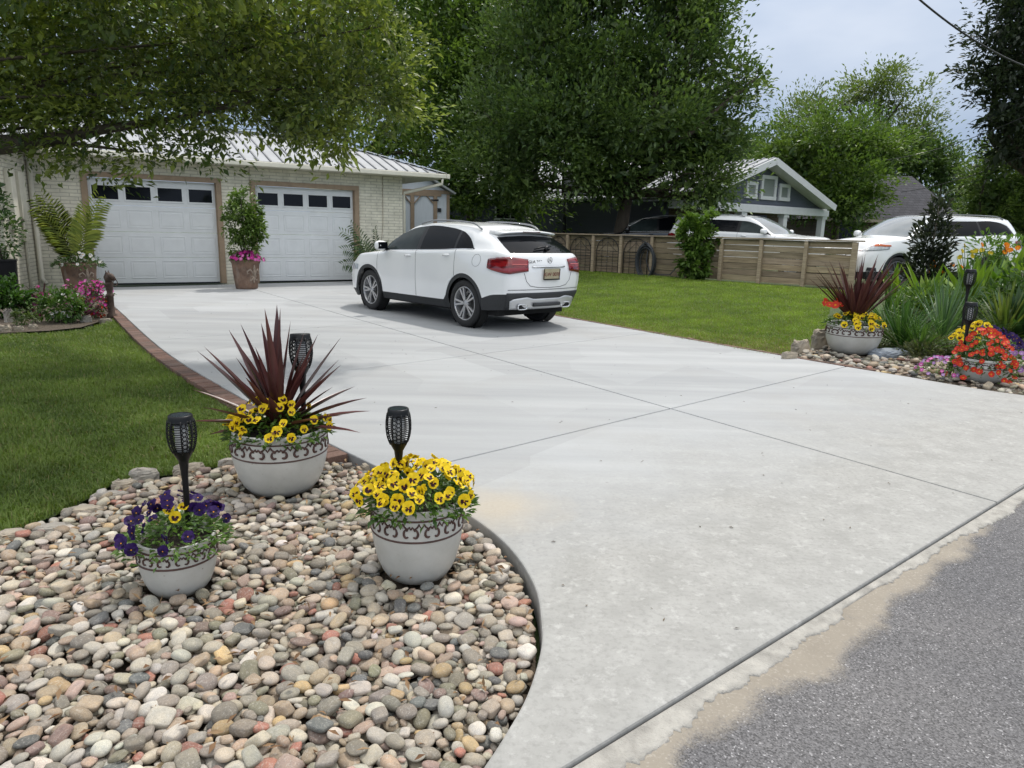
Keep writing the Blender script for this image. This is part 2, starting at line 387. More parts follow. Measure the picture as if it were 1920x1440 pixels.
# lawns
LAWN_L = [G0(*q)[:2] for q in ((-420, 1010), (0, 985), (60, 962), (110, 943), (160, 918), (205, 893), (260, 880), (330, 872), (400, 860), (470, 853), (560, 842), (618, 838), (555, 808), (425, 741), (295, 660), (214, 590), (200, 600), (150, 612), (90, 618), (0, 622), (-500, 640))]
lawnm = bpy.data.materials.new('lawn_soil'); t = NT(lawnm); co = t.coords()
t.out(t.mix(t.mapr(t.noise(co, 9, 6, .7), .4, .62), (.045, .055, .02), (.06, .10, .022)), .9, t.bump(t.noise(co, 80, 5), .8, .02))
me = bpy.data.meshes.new('lawn'); me.from_pydata([(x, y, -.06) for x, y in LAWN_L], [], [tuple(range(len(LAWN_L)))[::-1]]); me.update()
if me.polygons[0].normal.z < 0: me.flip_normals()
tag(link('lawn', me, lawnm), kind='structure')
d_, s_ = np.meshgrid(np.linspace(.12, 16, 50), np.linspace(-16, 6, 50), indexing='ij')
def EN(d, s): return EDGE0[0] + EDN[0] * d + .58 * s, EDGE0[1] + EDN[1] * d - .815 * s
x_, y_ = EN(d_, s_); idx = np.arange(2500).reshape(50, 50)
F = np.stack([idx[:-1, :-1], idx[:-1, 1:], idx[1:, 1:], idx[1:, :-1]], -1).reshape(-1, 4)
me = npmesh('side_lawn', np.stack([x_, y_, gh(x_, y_) - .03], -1).reshape(-1, 3), F, smooth=True)
if me.polygons[0].normal.z < 0: me.flip_normals()
tag(link('side_lawn', me, lawnm), kind='structure')
LAWN_R = [G(*q)[:2] for q in ((1040, 590), (1100, 602), (1300, 640), (1440, 666), (1500, 655), (1545, 640), (1550, 600), (1560, 570), (1600, 545), (1500, 537), (1300, 522), (1060, 503), (980, 500), (960, 560))]
gmat = leafmat('grass_blade', .35, .5)
def grass(name, poly, zfun, n, h, wd, cA, cB, near):
    poly = np.array(poly); lo, hi = poly.min(0), poly.max(0); P = []; tot = 0
    while tot < n:
        q = rng.uniform(lo, hi, (n, 2)); q = q[pip(poly, q[:, 0], q[:, 1])]
        dist = np.linalg.norm(q, axis=1); q = q[rng.random(len(q)) < np.minimum(1, (near / dist) ** 1.6)]
        P.append(q); tot += len(q)
    q = np.concatenate(P)[:n]; z = zfun(q[:, 0], q[:, 1]); B = np.stack([q[:, 0], q[:, 1], z], 1)
    dist = np.linalg.norm(q, axis=1); k = np.maximum(1, dist / near) ** .5
    a = rng.uniform(0, 2 * PI, n); lean = np.stack([np.cos(a), np.sin(a), np.zeros(n)], 1); sd = np.stack([-np.sin(a + rng.normal(0, .5, n)), np.cos(a), np.zeros(n)], 1)
    pt = .5 + .5 * np.sin(q[:, 0] * 3.1 + 1.7 * np.sin(q[:, 1] * 2.3)) * np.sin(q[:, 1] * 2.7 + q[:, 0]); pt = .6 * pt + .4 * rng.random(n)
    H = h * (.45 + .8 * rng.random(n)) * (.75 + .5 * pt); W = wd * k * (.7 + .6 * rng.random(n)); ln = np.abs(rng.normal(.5, .35, n))
    up = np.array([0, 0, 1.0])
    m1 = B + up * (H * .55)[:, None] + lean * (H * ln * .35)[:, None]; tp = B + up * (H * np.maximum(.35, 1 - .35 * ln))[:, None] + lean * (H * ln * 1.1)[:, None]
    w2 = sd * (W / 2)[:, None]
    V = np.stack([B - w2, B + w2, m1 + w2 * .8, m1 - w2 * .8, tp], 1).reshape(-1, 3); b = np.arange(n)[:, None] * 5
    c = mixcol(cA, cB, np.clip(pt * 1.0 - .12 + .25 * rng.random(n), 0, 1)); dd = (q[:, 0] - EDGE0[0]) * EDN[0] + (q[:, 1] - EDGE0[1]) * EDN[1]; dry = rng.random(n) < np.where(dd > 0, .05 + .45 * np.exp(-np.maximum(dd, 0) / .5) + .25 * np.exp(-((q[:, 0] - 3.6) ** 2 + (q[:, 1] - 9.6) ** 2) / .8), .05); c[dry] = np.array([.30, .26, .12]) * rng.uniform(.6, 1.1, (dry.sum(), 1))
    me = npmesh(name, V, [np.concatenate([b + [0, 1, 2], b + [0, 2, 3], b + [3, 2, 4]], 0)], np.repeat(c, 5, 0))
    return tag(link(name, me, gmat), kind='stuff')
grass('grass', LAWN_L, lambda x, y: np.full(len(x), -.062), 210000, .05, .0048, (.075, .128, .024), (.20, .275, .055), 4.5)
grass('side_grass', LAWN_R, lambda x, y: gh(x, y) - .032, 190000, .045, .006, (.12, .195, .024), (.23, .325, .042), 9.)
# brick edging on both sides of the driveway
brm = M('brick', (1, 1, 1), .85, .3, 30, .4, 120, tint=True)
def edging(name, C, off, w_, d, zf, label):
    P = resample(C, .108); mb = MB()
    for i in range(len(P) - 1):
        a, b = P[i], P[i + 1]; e = unit(b - a); nn = np.array([e[1], -e[0]]) * off; c = (a + b) / 2 + nn * (w_ / 2 + .006)
        q = rng.random(); mb.tint = tuple(np.array([.165, .088, .064]) * (.55 + .7 * rng.random()) * (1 - q * .25) + np.array([.05, .045, .04]) * q)
        ang = math.atan2(e[1], e[0]) + rng.normal() * .02
        mb.box((c[0], c[1], zf(c) + rng.normal() * .002 - d / 2), (.101, w_, d), Matrix.Rotation(ang, 3, 'Z'))
    o = mb.build(name, brm, tint=True, bevel=.006); return tag(o, label, 'brick edging')
edging('brick_edging', np.array([p for p in LEFTC if p[1] > G0(660, 855)[1] and p[1] < G0(208, 570)[1]]), 1, .15, .12, lambda c: 0.0, 'raised red brick edging between the shaded front lawn and the driveway')
edging('brick_edging', np.array([p for p in RIGHTC if 8.0 < p[1] < 19.5]), -1, .075, .1, lambda c: .004, 'narrow flush brick edging between the sunny side lawn and the driveway')
# ------------------------------------------------------------------ planters, torches, pebbles, flowers
def proj(x, y, z):
    v = np.array([x, y, z]) - cC; w_ = v @ cF
    return CX + FPX * (v @ cR) / w_, CY - FPX * (v @ cU) / w_, w_
def z_at(x, y, py):
    lo, hi = -1., 12.
    for _ in range(50):
        m_ = (lo + hi) / 2
        if proj(x, y, m_)[1] > py: lo = m_
        else: hi = m_
    return lo
def wd_at(p, px): return px * proj(*p)[2] / FPX
glaze = bpy.data.materials.new('pot_glaze'); t = NT(glaze); co = t.coords()
c = t.mix(t.mapr(t.noise(co, 7, 5, .6), .3, .7), (.43, .43, .40), (.525, .525, .495)); c = t.mix(t.mapr(t.vor(co, 17), .0, .09, .8, 0), c, (.16, .11, .08)); c = t.mix(t.mapr(t.noise(co, 45, 4, .7), .62, .75, 0, .35), c, (.30, .26, .22))
t.out(c, .34, t.bump(t.noise(co, 40, 4), .12, .004), 0, .5)
brownline = M('brown_stain', (.075, .035, .028), .5, .4, 40)
potsoil = M('potting_soil', (.035, .026, .018), .95, .4, 60, .8, 90)
PROF = [(.0, .0), (.60, .0), (.67, .03), (.79, .13), (.885, .27), (.95, .43), (.985, .56), (1.0, .68), (.998, .76), (.985, .86), (.975, .93), (.985, .955), (.985, .985), (.96, 1.0), (.92, .99), (.90, .95), (.90, .86)]
def prof_r(f):
    zs = [p[1] for p in PROF[1:14]]; rs = [p[0] for p in PROF[1:14]]; return float(np.interp(f, zs, rs))
def planter(label, base, R, Hh, rz=0.):
    t_ = thing('glazed_planter', label, 'planter', tuple(base), rz, 'white glazed planters with scroll bands')
    MB().lathe([(r * R, z * Hh) for r, z in PROF], 56).build('pot_body', glaze, t_)
    mb = MB()
    for f in (.635, .885): mb.lathe([(prof_r(f) * R + .0008 + .0035 * math.cos(a), f * Hh + .0045 * math.sin(a)) for a in np.linspace(-PI / 2, PI / 2, 5)], 56)
    n = 14; r_ = .0052 * R / .2
    def onpot(u, v):       # u in motif units, v 0..1 across the band
        f = .655 + .21 * v; a = u * 2 * PI / n; r = prof_r(f) * R + .001
        return (r * math.cos(a), r * math.sin(a), f * Hh)
    def tubeuv(pts, k=1.0): mb.tube([onpot(*p) for p in pts], [r_ * k * (.55 + .45 * math.sin(PI * (i + .4) / (len(pts)))) for i in range(len(pts))], 5)
    for q in range(n):
        for sg in (-1, 1):
            sp = []
            for i in range(17):
                a = i / 16; ang = PI * .5 + a * 3.7; rr = .27 * (1 - .72 * a) + .02
                sp.append((q + .5 + sg * (.17 - .0 + rr * math.cos(ang) * -1 * .75), .36 + rr * math.sin(ang) * 1.15))
            tubeuv(sp, 1.1)
            tubeuv([(q + .5 + sg * .17, .68), (q + .5 + sg * .30, .80), (q + .5 + sg * .40, .98)], .8)
            tubeuv([(q + .5, .66), (q + .5 + sg * .07, .80), (q + .5 + sg * .15, .70), (q + .5 + sg * .19, .58)], .9)
        tubeuv([(q - .14, .98), (q, .70), (q + .14, .98)], .8)
    mb.build('scroll_band', brownline, t_)
    MB().lathe([(0, .90 * Hh), (.905 * R, .885 * Hh)], 24).build('potting_soil', potsoil, t_)
    return t_
def plantpos(px, py, wpx):
    p = G(px, py); return p, wd_at(p, wpx) / 2
p1, r1 = plantpos(783, 1050, 168); p2, r2 = plantpos(528, 897, 171); p3, r3 = plantpos(337, 1078, 137)
p4, r4 = plantpos(1596, 661, 97); p5, r5 = plantpos(1836, 714, 92); p6, r6 = plantpos(1842, 688, 96)
BEDZ = -.06
for p in (p1, p2, p3): p[2] = BEDZ
for p, d in ((p4, .0), (p5, .0), (p6, .0)): p[2] += d
def shift(p, ry):   # keep the same pixel when the base is lowered
    return p
h1, h2, h3, h4, h5, h6 = [z_at(p[0], p[1] - r * .97, py) - p[2] for p, r, py in ((p1, r1, 961), (p2, r2, 822), (p3, r3, 1030), (p4, r4, 612), (p5, r5, 678), (p6, r6, 650))]; print('POTS', h1 / r1, h2 / r2, h3 / r3, h4 / r4, h5 / r5, h6 / r6, r1, r2, r3, r4)
planter('white scroll banded planter full of yellow pansies, nearest the curved driveway kerb', p1, r1, h1)
planter('largest white scroll banded planter on the stones, holding the tall maroon spiky plant', p2, r2, h2, .3)
planter('small low white planter of purple pansies, leftmost on the stones', p3, r3, h3, .1)
planter('white scroll banded planter with a maroon spiky plant beside the side lawn', p4, r4, h4, .2)
planter('white bowl planter half hidden under red trailing flowers', p5, r5, h5)
planter('white planter of purple and yellow pansies behind the red flowers', p6, r6, h6)
# --- solar torches
blk = M('black_plastic', (.006, .0065, .008), .38, .2, 20, spec=.3)
panelm = M('solar_panel', (.02, .025, .035), .15, .2, 30, spec=.6)
diffm = M('lamp_diffuser', (.55, .56, .56), .5, .1, 20)
def make_torch():
    t_ = thing('solar_torch', '', 'solar torch')
    hp = [(.020, .0), (.030, .018), (.041, .04), (.050, .068), (.0545, .10), (.0545, .13), (.051, .16), (.047, .178), (.044, .186)]
    zs = [p[1] for p in hp]; rs = [p[0] for p in hp]; rr = lambda z: float(np.interp(z, zs, rs))
    head = MB()
    head.lathe(hp[:3], 32); head.lathe([(rr(.165), .165), (rr(.178), .178), (.046, .188), (.043, .192), (.036, .190)], 32); head.lathe([(rr(.16) - .004, .160), (rr(.165), .1645)], 32)
    for q in range(8):
        a = q * PI / 4 + PI / 8
        head.tube([((rr(z)) * math.cos(a), rr(z) * math.sin(a), z) for z in np.linspace(.03, .172, 9)], .0032, 5)
    for q in range(8):
        a0 = q * PI / 4 - PI / 8
        if q % 2 == 0:
            for z in np.linspace(.045, .158, 13):
                head.tube([(rr(z) * math.cos(a0 + b), rr(z) * math.sin(a0 + b), z) for b in np.linspace(0, PI / 4, 5)], .0019, 4)
        else:
            for i, z in enumerate(np.linspace(.05, .155, 7)):
                for s_ in (.28, .72):
                    zz = z + (.007 if s_ > .5 else 0)
                    pts = []
                    for k in range(9):
                        b = 2 * PI * k / 8; aa = a0 + PI / 4 * s_ + .0085 / rr(zz) * math.cos(b); z2 = zz + .0085 * math.sin(b)
                        pts.append((rr(z2) * math.cos(aa), rr(z2) * math.sin(aa), z2))
                    head.tube(pts, .0021, 4)
    head.build('lamp_head', blk, t_, (0, 0, .31))
    st = MB(); st.lathe([(.006, -.12), (.0105, -.02), (.0115, .12), (.0125, .22), (.0145, .26), (.020, .31), (.026, .325)], 20)
    st.build('stem', blk, t_)
    MB().lathe([(0, .1905), (.037, .1905)], 28).build('solar_panel', panelm, t_, (0, 0, .31))
    MB().lathe([(0, .03), (.020, .035), (.026, .06), (.026, .15), (0, .158)], 20).build('lamp_diffuser', diffm, t_, (0, 0, .31))
    t_['group'] = 'black solar torch lights'
    return t_
TORCH = make_torch(); tfirst = [True]
def torch(x, y, ytop, label, rz=0., tilt=(0, 0), sc=1.0):
    zt = z_at(x, y, ytop); z0 = zt - .5 * sc
    if tfirst[0]: o = TORCH; tfirst[0] = False; o['label'] = label; o.location = (x, y, z0)
    else: o = copy_thing(TORCH, (x, y, z0), 0, label)
    o.rotation_euler = (tilt[0], tilt[1], rz); o.scale = (sc,) * 3
    return o
torch(p3[0] + .035, p3[1] + .04, 778, 'black solar torch standing in the small purple pansy planter', -1.35 - .2, sc=1.02)
torch(p1[0] - .085, p1[1] + .03, 766, 'black solar torch rising from the yellow pansy planter', -1.57 + PI / 4)
torch(p2[0] + .13, p2[1] + .06, 628, 'black solar torch leaning behind the maroon spiky plant of the largest planter', -1.2, (.0, -.1), 1.25)
torch(p6[0] - .25, p6[1] + .10, 505, 'taller of two black solar torches, nearest the strap leaves behind the red flowers', .5, sc=1.15)
torch(p5[0] - .14, p5[1] + .12, 567, 'lower of two black solar torches, just above the red flowers', -1.4, sc=1.25)
torch(p4[0] + .28, p4[1] + .32, 502, 'black solar torch half hidden behind the spiky plant by the side lawn', .3, sc=1.2)
# --- pebbles: dropped one by one on a height map
ICO = {}
def ico(sub):
    if sub not in ICO:
        bm_ = bmesh.new(); bmesh.ops.create_icosphere(bm_, subdivisions=sub, radius=1)
        ICO[sub] = (np.array([v.co[:] for v in bm_.verts]), np.array([[v.index for v in f.verts] for f in bm_.faces])); bm_.free()
    return ICO[sub]
def blob(sub, seed, amt=.13, power=None):
    r_ = np.random.default_rng(seed); V, F = ico(sub); V = V.copy(); pw = power or r_.uniform(.62, .98)
    V = np.sign(V) * np.abs(V) ** pw
    V /= np.abs(V).max(0)
    for k in range(5):
        d = rdir(1, r_)[0]; f = r_.uniform(.8, 2.2); V = V * (1 + amt * .6 / (1 + k * .3) * np.sin(f * (V @ d) + r_.uniform(0, 6)))[:, None]
    d = rdir(1, r_)[0]; V = V * (1 + .12 * (V @ d))[:, None]
    V -= (V.max(0) + V.min(0)) / 2; V /= np.abs(V).max(0)
    return V, F
def lin(c): c = np.array(c) / 255.; return np.where(c < .04, c / 12.92, ((c + .055) / 1.055) ** 2.4)
PAL = [('cream', lin((190, 180, 164)), 17), ('light grey', lin((176, 172, 163)), 18), ('tan', lin((170, 152, 132)), 19), ('mid grey', lin((140, 134, 125)), 18), ('slate grey', lin((94, 98, 101)), 7), ('off white', lin((208, 203, 194)), 12),
       ('pinkish', lin((180, 156, 145)), 6), ('brick red', lin((158, 104, 90)), 4), ('ochre', lin((188, 164, 122)), 3), ('mauve brown', lin((130, 108, 103)), 6), ('olive grey', lin((128, 126, 108)), 7)]
PW = np.array([p[2] for p in PAL], float); PW /= PW.sum()
def pebmat(name, use_obj):
    mt = bpy.data.materials.new(name); t = NT(mt); co = t.coords()
    if use_obj:
        oi = t.n('ShaderNodeObjectInfo'); base = oi.outputs['Color']; rnd = oi.outputs['Random']
        ofs = t.n('ShaderNodeCombineXYZ'); [t.l(t.math('MULTIPLY', rnd, 40.), ofs.inputs[i]) for i in range(3)]
        va = t.n('ShaderNodeVectorMath', operation='ADD'); t.l(co, va.inputs[0]); t.l(ofs.outputs[0], va.inputs[1]); cv = va.outputs[0]; k = 1.
    else: base = t.attr(); cv = co; k = 27.
    a = t.mapr(t.noise(cv, 1.1 * k, 5, .6), .3, .7, .0, 1.); sp = t.mapr(t.noise(cv, 9 * k, 4, .75), .36, .64)
    c = t.mix(1.0, base, t.mix(a, (.74, .76, .80), (1.14, 1.10, 1.04)), 'MULTIPLY'); c = t.mix(1.0, c, t.mix(sp, (.80, .79, .78), (1.14, 1.14, 1.14)), 'MULTIPLY')
    vein = t.mapr(t.math('ABSOLUTE', t.math('SUBTRACT', t.noise(cv, .7 * k, 3, .5, .8), .5)), 0, .012, .25, 0); c = t.mix(vein, c, (.62, .60, .56))
    c = t.mix(t.mapr(t.noise(cv, 2.4 * k, 5, .7), .6, .72, 0, .4), c, (.30, .25, .20))
    c = t.mix(t.mapr(t.noise(cv, 16 * k, 3, .8), .52, .66, 0, .55), c, (.11, .10, .09)); c = t.mix(t.mapr(t.noise(cv, 5 * k, 5, .7), .54, .66, 0, .35), c, (.55, .52, .47)); c = t.mix(.10, c, (.42, .38, .31)); t.out(c, .78, t.bump(t.noise(cv, 10 * k, 5, .7), .16, .02 if use_obj else .003), 0, .25); return mt
peb_o, peb_s = pebmat('pebble', True), pebmat('pebble_mix', False)
PEBS = [blob(3, 100 + i, .17, None if i % 4 else .5) for i in range(26)]
PEBS2 = [blob(2, 100 + i, .17, None if i % 4 else .5) for i in range(26)]
PEBME = [npmesh('pebble', V, F, smooth=True) for V, F in PEBS]
def drop(poly, n, smin, smax, base, pots, res=.006, cand=7, lay=.5):
    poly = np.array(poly); lo, hi = poly.min(0) - .02, poly.max(0) + .02; nx, ny = np.ceil((hi - lo) / res).astype(int)
    gx, gy = np.meshgrid(lo[0] + res * np.arange(nx), lo[1] + res * np.arange(ny), indexing='ij')
    hm = base(gx, gy).astype(float); ins = pip(poly, gx.ravel(), gy.ravel()).reshape(gx.shape); hm[~ins] = 5
    for p, r_ in pots: hm[(gx - p[0]) ** 2 + (gy - p[1]) ** 2 < (r_) ** 2] = 5
    out = []
    for i in range(n):
        a = smin + (smax - smin) * rng.random() ** 1.6; b = a * rng.uniform(.58, .95); c = a * rng.uniform(.29, .54)
        best = None
        for k in range(cand):
            x, y = rng.uniform(lo, hi); ix, iy = int((x - lo[0]) / res), int((y - lo[1]) / res); w_ = int(a / res) + 1
            if ix < w_ or iy < w_ or ix >= nx - w_ or iy >= ny - w_: continue
            th = rng.uniform(0, PI); ct, s_ = math.cos(th), math.sin(th)
            lx = gx[ix - w_:ix + w_ + 1, iy - w_:iy + w_ + 1] - x; ly = gy[ix - w_:ix + w_ + 1, iy - w_:iy + w_ + 1] - y
            u_ = (lx * ct + ly * s_) / a; v_ = (-lx * s_ + ly * ct) / b; rho = u_ * u_ + v_ * v_; mk = rho < .92
            h = hm[ix - w_:ix + w_ + 1, iy - w_:iy + w_ + 1]
            sq = np.sqrt(np.clip(1 - rho, 0, 1)); q = (h + c * sq)[mk]
            if h[mk].max() > 4: continue
            z = np.percentile(q, 86)
            if best is None or z + c < best[0]: best = (z + c, x, y, z, th, ix, iy, w_, sq, rho)
        if best is None: continue
        _, x, y, z, th, ix, iy, w_, sq, rho = best
        h = hm[ix - w_:ix + w_ + 1, iy - w_:iy + w_ + 1]; np.maximum(h, np.where(rho < 1, z + c * sq, -9), out=h)
        out.append([x, y, z, a, b, c, th, rng.normal() * .22, rng.normal() * .22, rng.integers(26), rng.choice(len(PAL), p=PW)])
    out = np.array(out)
    vis = np.array([hm[int((o[0] - lo[0]) / res), int((o[1] - lo[1]) / res)] - (o[2] + o[5]) for o in out])
    return out, vis
def pebcol(k):
    c = PAL[int(k)][1] * rng.uniform(.62, 1.1) * np.array([1.0, .985, .955]); return c * (1 + rng.normal(size=3) * .025)
def pebstuff(name, rows, lods):
    V = []; F = []; T = []; o_ = 0
    for q in rows:
        v, f = lods[int(q[9])]; R_ = np.array(Matrix.Rotation(q[6], 3, 'Z') @ Matrix.Rotation(q[7], 3, 'X') @ Matrix.Rotation(q[8], 3, 'Y'))
        v = (v * q[3:6]) @ R_.T + q[:3]; V.append(v); F.append(f + o_); T.append(np.tile(pebcol(q[10]), (len(v), 1))); o_ += len(v)
    return tag(link(name, npmesh(name, np.concatenate(V), np.concatenate(F), np.concatenate(T), smooth=True), peb_s), kind='stuff')
BED_L = [G0(*q)[:2] for q in ((-260, 1035), (0, 992), (60, 968), (110, 950), (160, 925), (205, 900), (260, 888), (330, 880), (400, 868), (470, 858), (560, 848), (630, 848))] + [p + np.array([-.012, -.004]) for p in LEFTC if p[1] < G0(640, 850)[1]] + [np.array([-1.9, .95]), np.array([-3.2, 1.6])]
bedme = bpy.data.meshes.new('bed_soil'); bedme.from_pydata([(x, y, -.105) for x, y in BED_L], [], [tuple(range(len(BED_L)))]); bedme.update()
if bedme.polygons[0].normal.z < 0: bedme.flip_normals()
tag(link('bed_soil', bedme, M('bed_soil', (.085, .065, .045), .95, .4, 30, .8, 90)), kind='structure')
rows, vis = drop(BED_L, 6400, .0145, .041, lambda x, y: -.088 + .026 * sstep((-x - .2) / 1.6), [(p1, r1 * .80), (p2, r2 * .78), (p3, r3 * .8)], cand=16)
pr = np.array([proj(q[0], q[1], q[2]) for q in rows]); size = rows[:, 3] * rows[:, 4] / pr[:, 2] ** 2
inf = (pr[:, 0] > 10) & (pr[:, 0] < 1900) & (pr[:, 1] < 1425) & (vis < .006)
order = np.argsort(-np.where(inf, size, 0)); top = order[:300]; rest = np.array(sorted(set(range(len(rows))) - set(top.tolist())))
for q, pq in zip(rows[top], pr[top]):
    o = link('pebble', PEBME[int(q[9])]); 
    if not o.data.materials: o.data.materials.append(peb_o)
    o.location = q[:3]; o.scale = q[3:6]; o.rotation_euler = (Matrix.Rotation(q[6], 3, 'Z') @ Matrix.Rotation(q[7], 3, 'X') @ Matrix.Rotation(q[8], 3, 'Y')).to_euler()
    o.color = (*np.clip(pebcol(q[10]), 0, 1), 1)
    sh = 'long' if q[4] / q[3] < .7 else 'round' if q[4] / q[3] > .86 else 'oval'; sz = 'large ' if q[3] > .039 else 'small ' if q[3] < .03 else ''
    x, y = pq[0], pq[1]
    zn = 'at the foot of the yellow pansy planter' if (q[0] - p1[0]) ** 2 + (q[1] - p1[1]) ** 2 < (r1 + .16) ** 2 else 'beside the small purple pansy planter' if (q[0] - p3[0]) ** 2 + (q[1] - p3[1]) ** 2 < (r3 + .16) ** 2 else \
        'against the curved driveway kerb' if x > 860 else 'in the bottom left corner of the stone bed' if x < 280 and y > 1250 else 'at the left side of the stone bed' if x < 280 else 'in the nearest row of the stone bed' if y > 1330 else \
        'in front of the purple pansy planter' if x < 520 else 'in the open stones below the yellow pansy planter'
    tag(o, f'{sz}{PAL[int(q[10])][0]} {sh} pebble {zn}', 'pebble', 'smooth river pebbles in the left stone bed')
pebstuff('river_pebbles', rows[rest], PEBS2)
BED_R = [G(*q)[:2] for q in ((1478, 669), (1545, 652), (1640, 655), (1700, 662), (1765, 672), (1800, 655), (1900, 650), (2000, 690), (2080, 735))] + [p + np.array([.02, .03]) for p in RIGHTC[::-1] if 3.42 < p[0] < 5.9]
rowsR, _ = drop(BED_R, 1250, .026, .058, lambda x, y: gh(x, y) - .045, [(p4, r4 * .8), (p5, r5 * .8), (p6, r6 * .8)], res=.012, cand=6)
pebstuff('garden_pebbles', rowsR, PEBS2)
BR2 = [G(*q)[:2] for q in ((1478, 669), (1540, 648), (1560, 610), (1600, 560), (1640, 535), (1760, 520), (2100, 520), (2300, 700), (2200, 740))] + [p + np.array([.01, .02]) for p in RIGHTC[::-1] if 3.42 < p[0] < 6.2]
bm2 = bpy.data.meshes.new('garden_soil'); bm2.from_pydata([(x, y, float(gh(x, y)) + (-.012)) for x, y in BR2], [], [tuple(range(len(BR2)))]); bm2.update()
if bm2.polygons[0].normal.z < 0: bm2.flip_normals()
tag(link('garden_soil', bm2, M('bed_soil', (.085, .065, .045))), kind='structure')
# --- flat edging rocks
rockm = [M('rock_tan', (.40, .335, .25), .85, .3, 6, .6, 40, col2=(.22, .20, .17)), M('rock_grey', (.36, .33, .28), .85, .3, 6, .6, 40, col2=(.22, .20, .18))]
def rock(px, py, wpx, dpx, h, label, mi=0, rz=None, tilt=0., seed=0, name='edging_rock', group='flat edging rocks', sink=.02):
    p = G(px, py); a = wd_at(p, wpx) / 2 * (.7 if p[0] < 2 else 1); h = h * (.7 if p[0] < 2 else 1)
    r_ = np.random.default_rng(700 + seed); nn = r_.integers(7, 10); an = np.sort(np.linspace(0, 2 * PI, nn, endpoint=False) + r_.normal(size=nn) * .16); rd = r_.uniform(.82, 1.1, nn)
    bm_ = bmesh.new(); rings = []
    for zz, k in ((-.6, .96), (.15, 1.0), (.55, .93), (.72, .70)): rings.append([bm_.verts.new((a * 1.05 * np.sign(math.cos(q)) * abs(math.cos(q)) ** .75 * d * k, a * dpx * math.sin(q) * d * k, h * (zz + r_.normal() * .07))) for q, d in zip(an, rd)])
    for k in range(3):
        for i in range(nn): bm_.faces.new((rings[k][i], rings[k][(i + 1) % nn], rings[k + 1][(i + 1) % nn], rings[k + 1][i]))
    bm_.faces.new(rings[3]); bm_.faces.new(rings[0][::-1]); bmesh.ops.triangulate(bm_, faces=[f for f in bm_.faces if len(f.verts) > 4]); bmesh.ops.subdivide_edges(bm_, edges=bm_.edges, cuts=2, use_grid_fill=True, fractal=.0)
    for v in bm_.verts: v.co += Vector(r_.normal(size=3)) * h * .035
    rme = bpy.data.meshes.new(name); bm_.to_mesh(rme); bm_.free()
    o = link(name, rme, rockm[mi], None, (p[0], p[1], p[2] + h * .3 - sink - .04 * (p[0] < 2)), 0)
    o.rotation_euler = (tilt, rng.normal() * .05, math.atan2(.3, 1) if rz is None else rz)
    return tag(o, label, 'rock', group)
for i, (px, py, w_, d_, h_, lb) in enumerate([
    (20, 990, 90, .5, .06, 'flat tan edging rock at the frame side, lowest along the lawn edge'), (95, 975, 95, .5, .05, 'flat tan edging rock half buried beside a purple pebble at the lawn edge'),
    (150, 943, 110, .45, .05, 'long pale edging rock with a split side along the lawn edge'), (205, 915, 95, .4, .05, 'low grey brown edging rock at the bend of the lawn edge'),
    (232, 897, 62, .6, .07, 'grey tan edging rock with a pointed end left of the torch'), (268, 880, 72, .5, .09, 'thick cream edging rock straight left of the black torch'),
    (352, 872, 84, .4, .09, 'long brown edging rock behind the black torch'), (425, 862, 50, .5, .09, 'grey edging rock beside the largest planter'), (690, 866, 40, .6, .06, 'grey brown rock where the brick edging meets the stones')]):
    rock(px, py, w_, d_, h_, lb, i % 2, seed=i)
for i, (px, py, w_, d_, h_, lb) in enumerate([(1500, 662, 34, .6, .16, 'flat tan rock at the tip of the right garden bed'), (1535, 650, 36, .6, .22, 'upright brown rock left of the planter by the side lawn'), (1478, 672, 36, .4, .08, 'low brown rock touching the driveway beside the side lawn')]):
    rock(px, py, w_, d_, h_, lb, 0, seed=20 + i, sink=.0)
sl_ = rock(1668, 668, 96, .45, .10, 'flat blue grey stepping slab among the pebbles right of the spiky plant', 1, seed=31, name='stepping_stone', group='stepping stones'); sl_.data.materials[0] = M('slate', (.22, .25, .29), .8, .2, 8, .3)
# --- dead leaves between the pebbles, litter on the concrete
deadm = M('dead_leaf', (1, 1, 1), .8, .3, 40, tint=True)
q = rng.uniform(np.array(BED_L).min(0), np.array(BED_L).max(0), (2600, 2)); q = q[pip(BED_L, q[:, 0], q[:, 1])][:800]
P = np.stack([q[:, 0], q[:, 1], rng.uniform(-.05, .0, len(q))], 1)
V, F, T = leaves(P, rdir(len(P)) * [1, 1, .35], rdir(len(P)) * .5 + [0, 0, 1], rng.uniform(.025, .055, len(P)), rng.uniform(.008, .018, len(P)), mixcol((.16, .075, .03), (.32, .21, .11), rng.random(len(P))), .4)
tag(link('dead_leaves', npmesh('dead_leaves', V, F, T), deadm), kind='stuff')
q = rng.uniform([-6, 1.6], [6, 14], (1400, 2)); q = np.concatenate([q[pip(DRIVE, q[:, 0], q[:, 1])][:210], (lambda z: z[pip(LAWN_L, z[:, 0], z[:, 1])][:160])(rng.uniform([-7, 3], [-1, 12], (700, 2)))])
P = np.stack([q[:, 0], q[:, 1], np.where(np.arange(len(q)) < 210, .004, -.03)], 1)
V, F, T = leaves(P, rdir(len(P)) * [1, 1, .05], np.tile([0, 0, 1.], (len(P), 1)), rng.uniform(.008, .03, len(P)), rng.uniform(.004, .011, len(P)), mixcol((.05, .04, .03), (.14, .10, .06), rng.random(len(P))), .3)
tag(link('leaf_litter', npmesh('leaf_litter', V, F, T), deadm), kind='stuff')
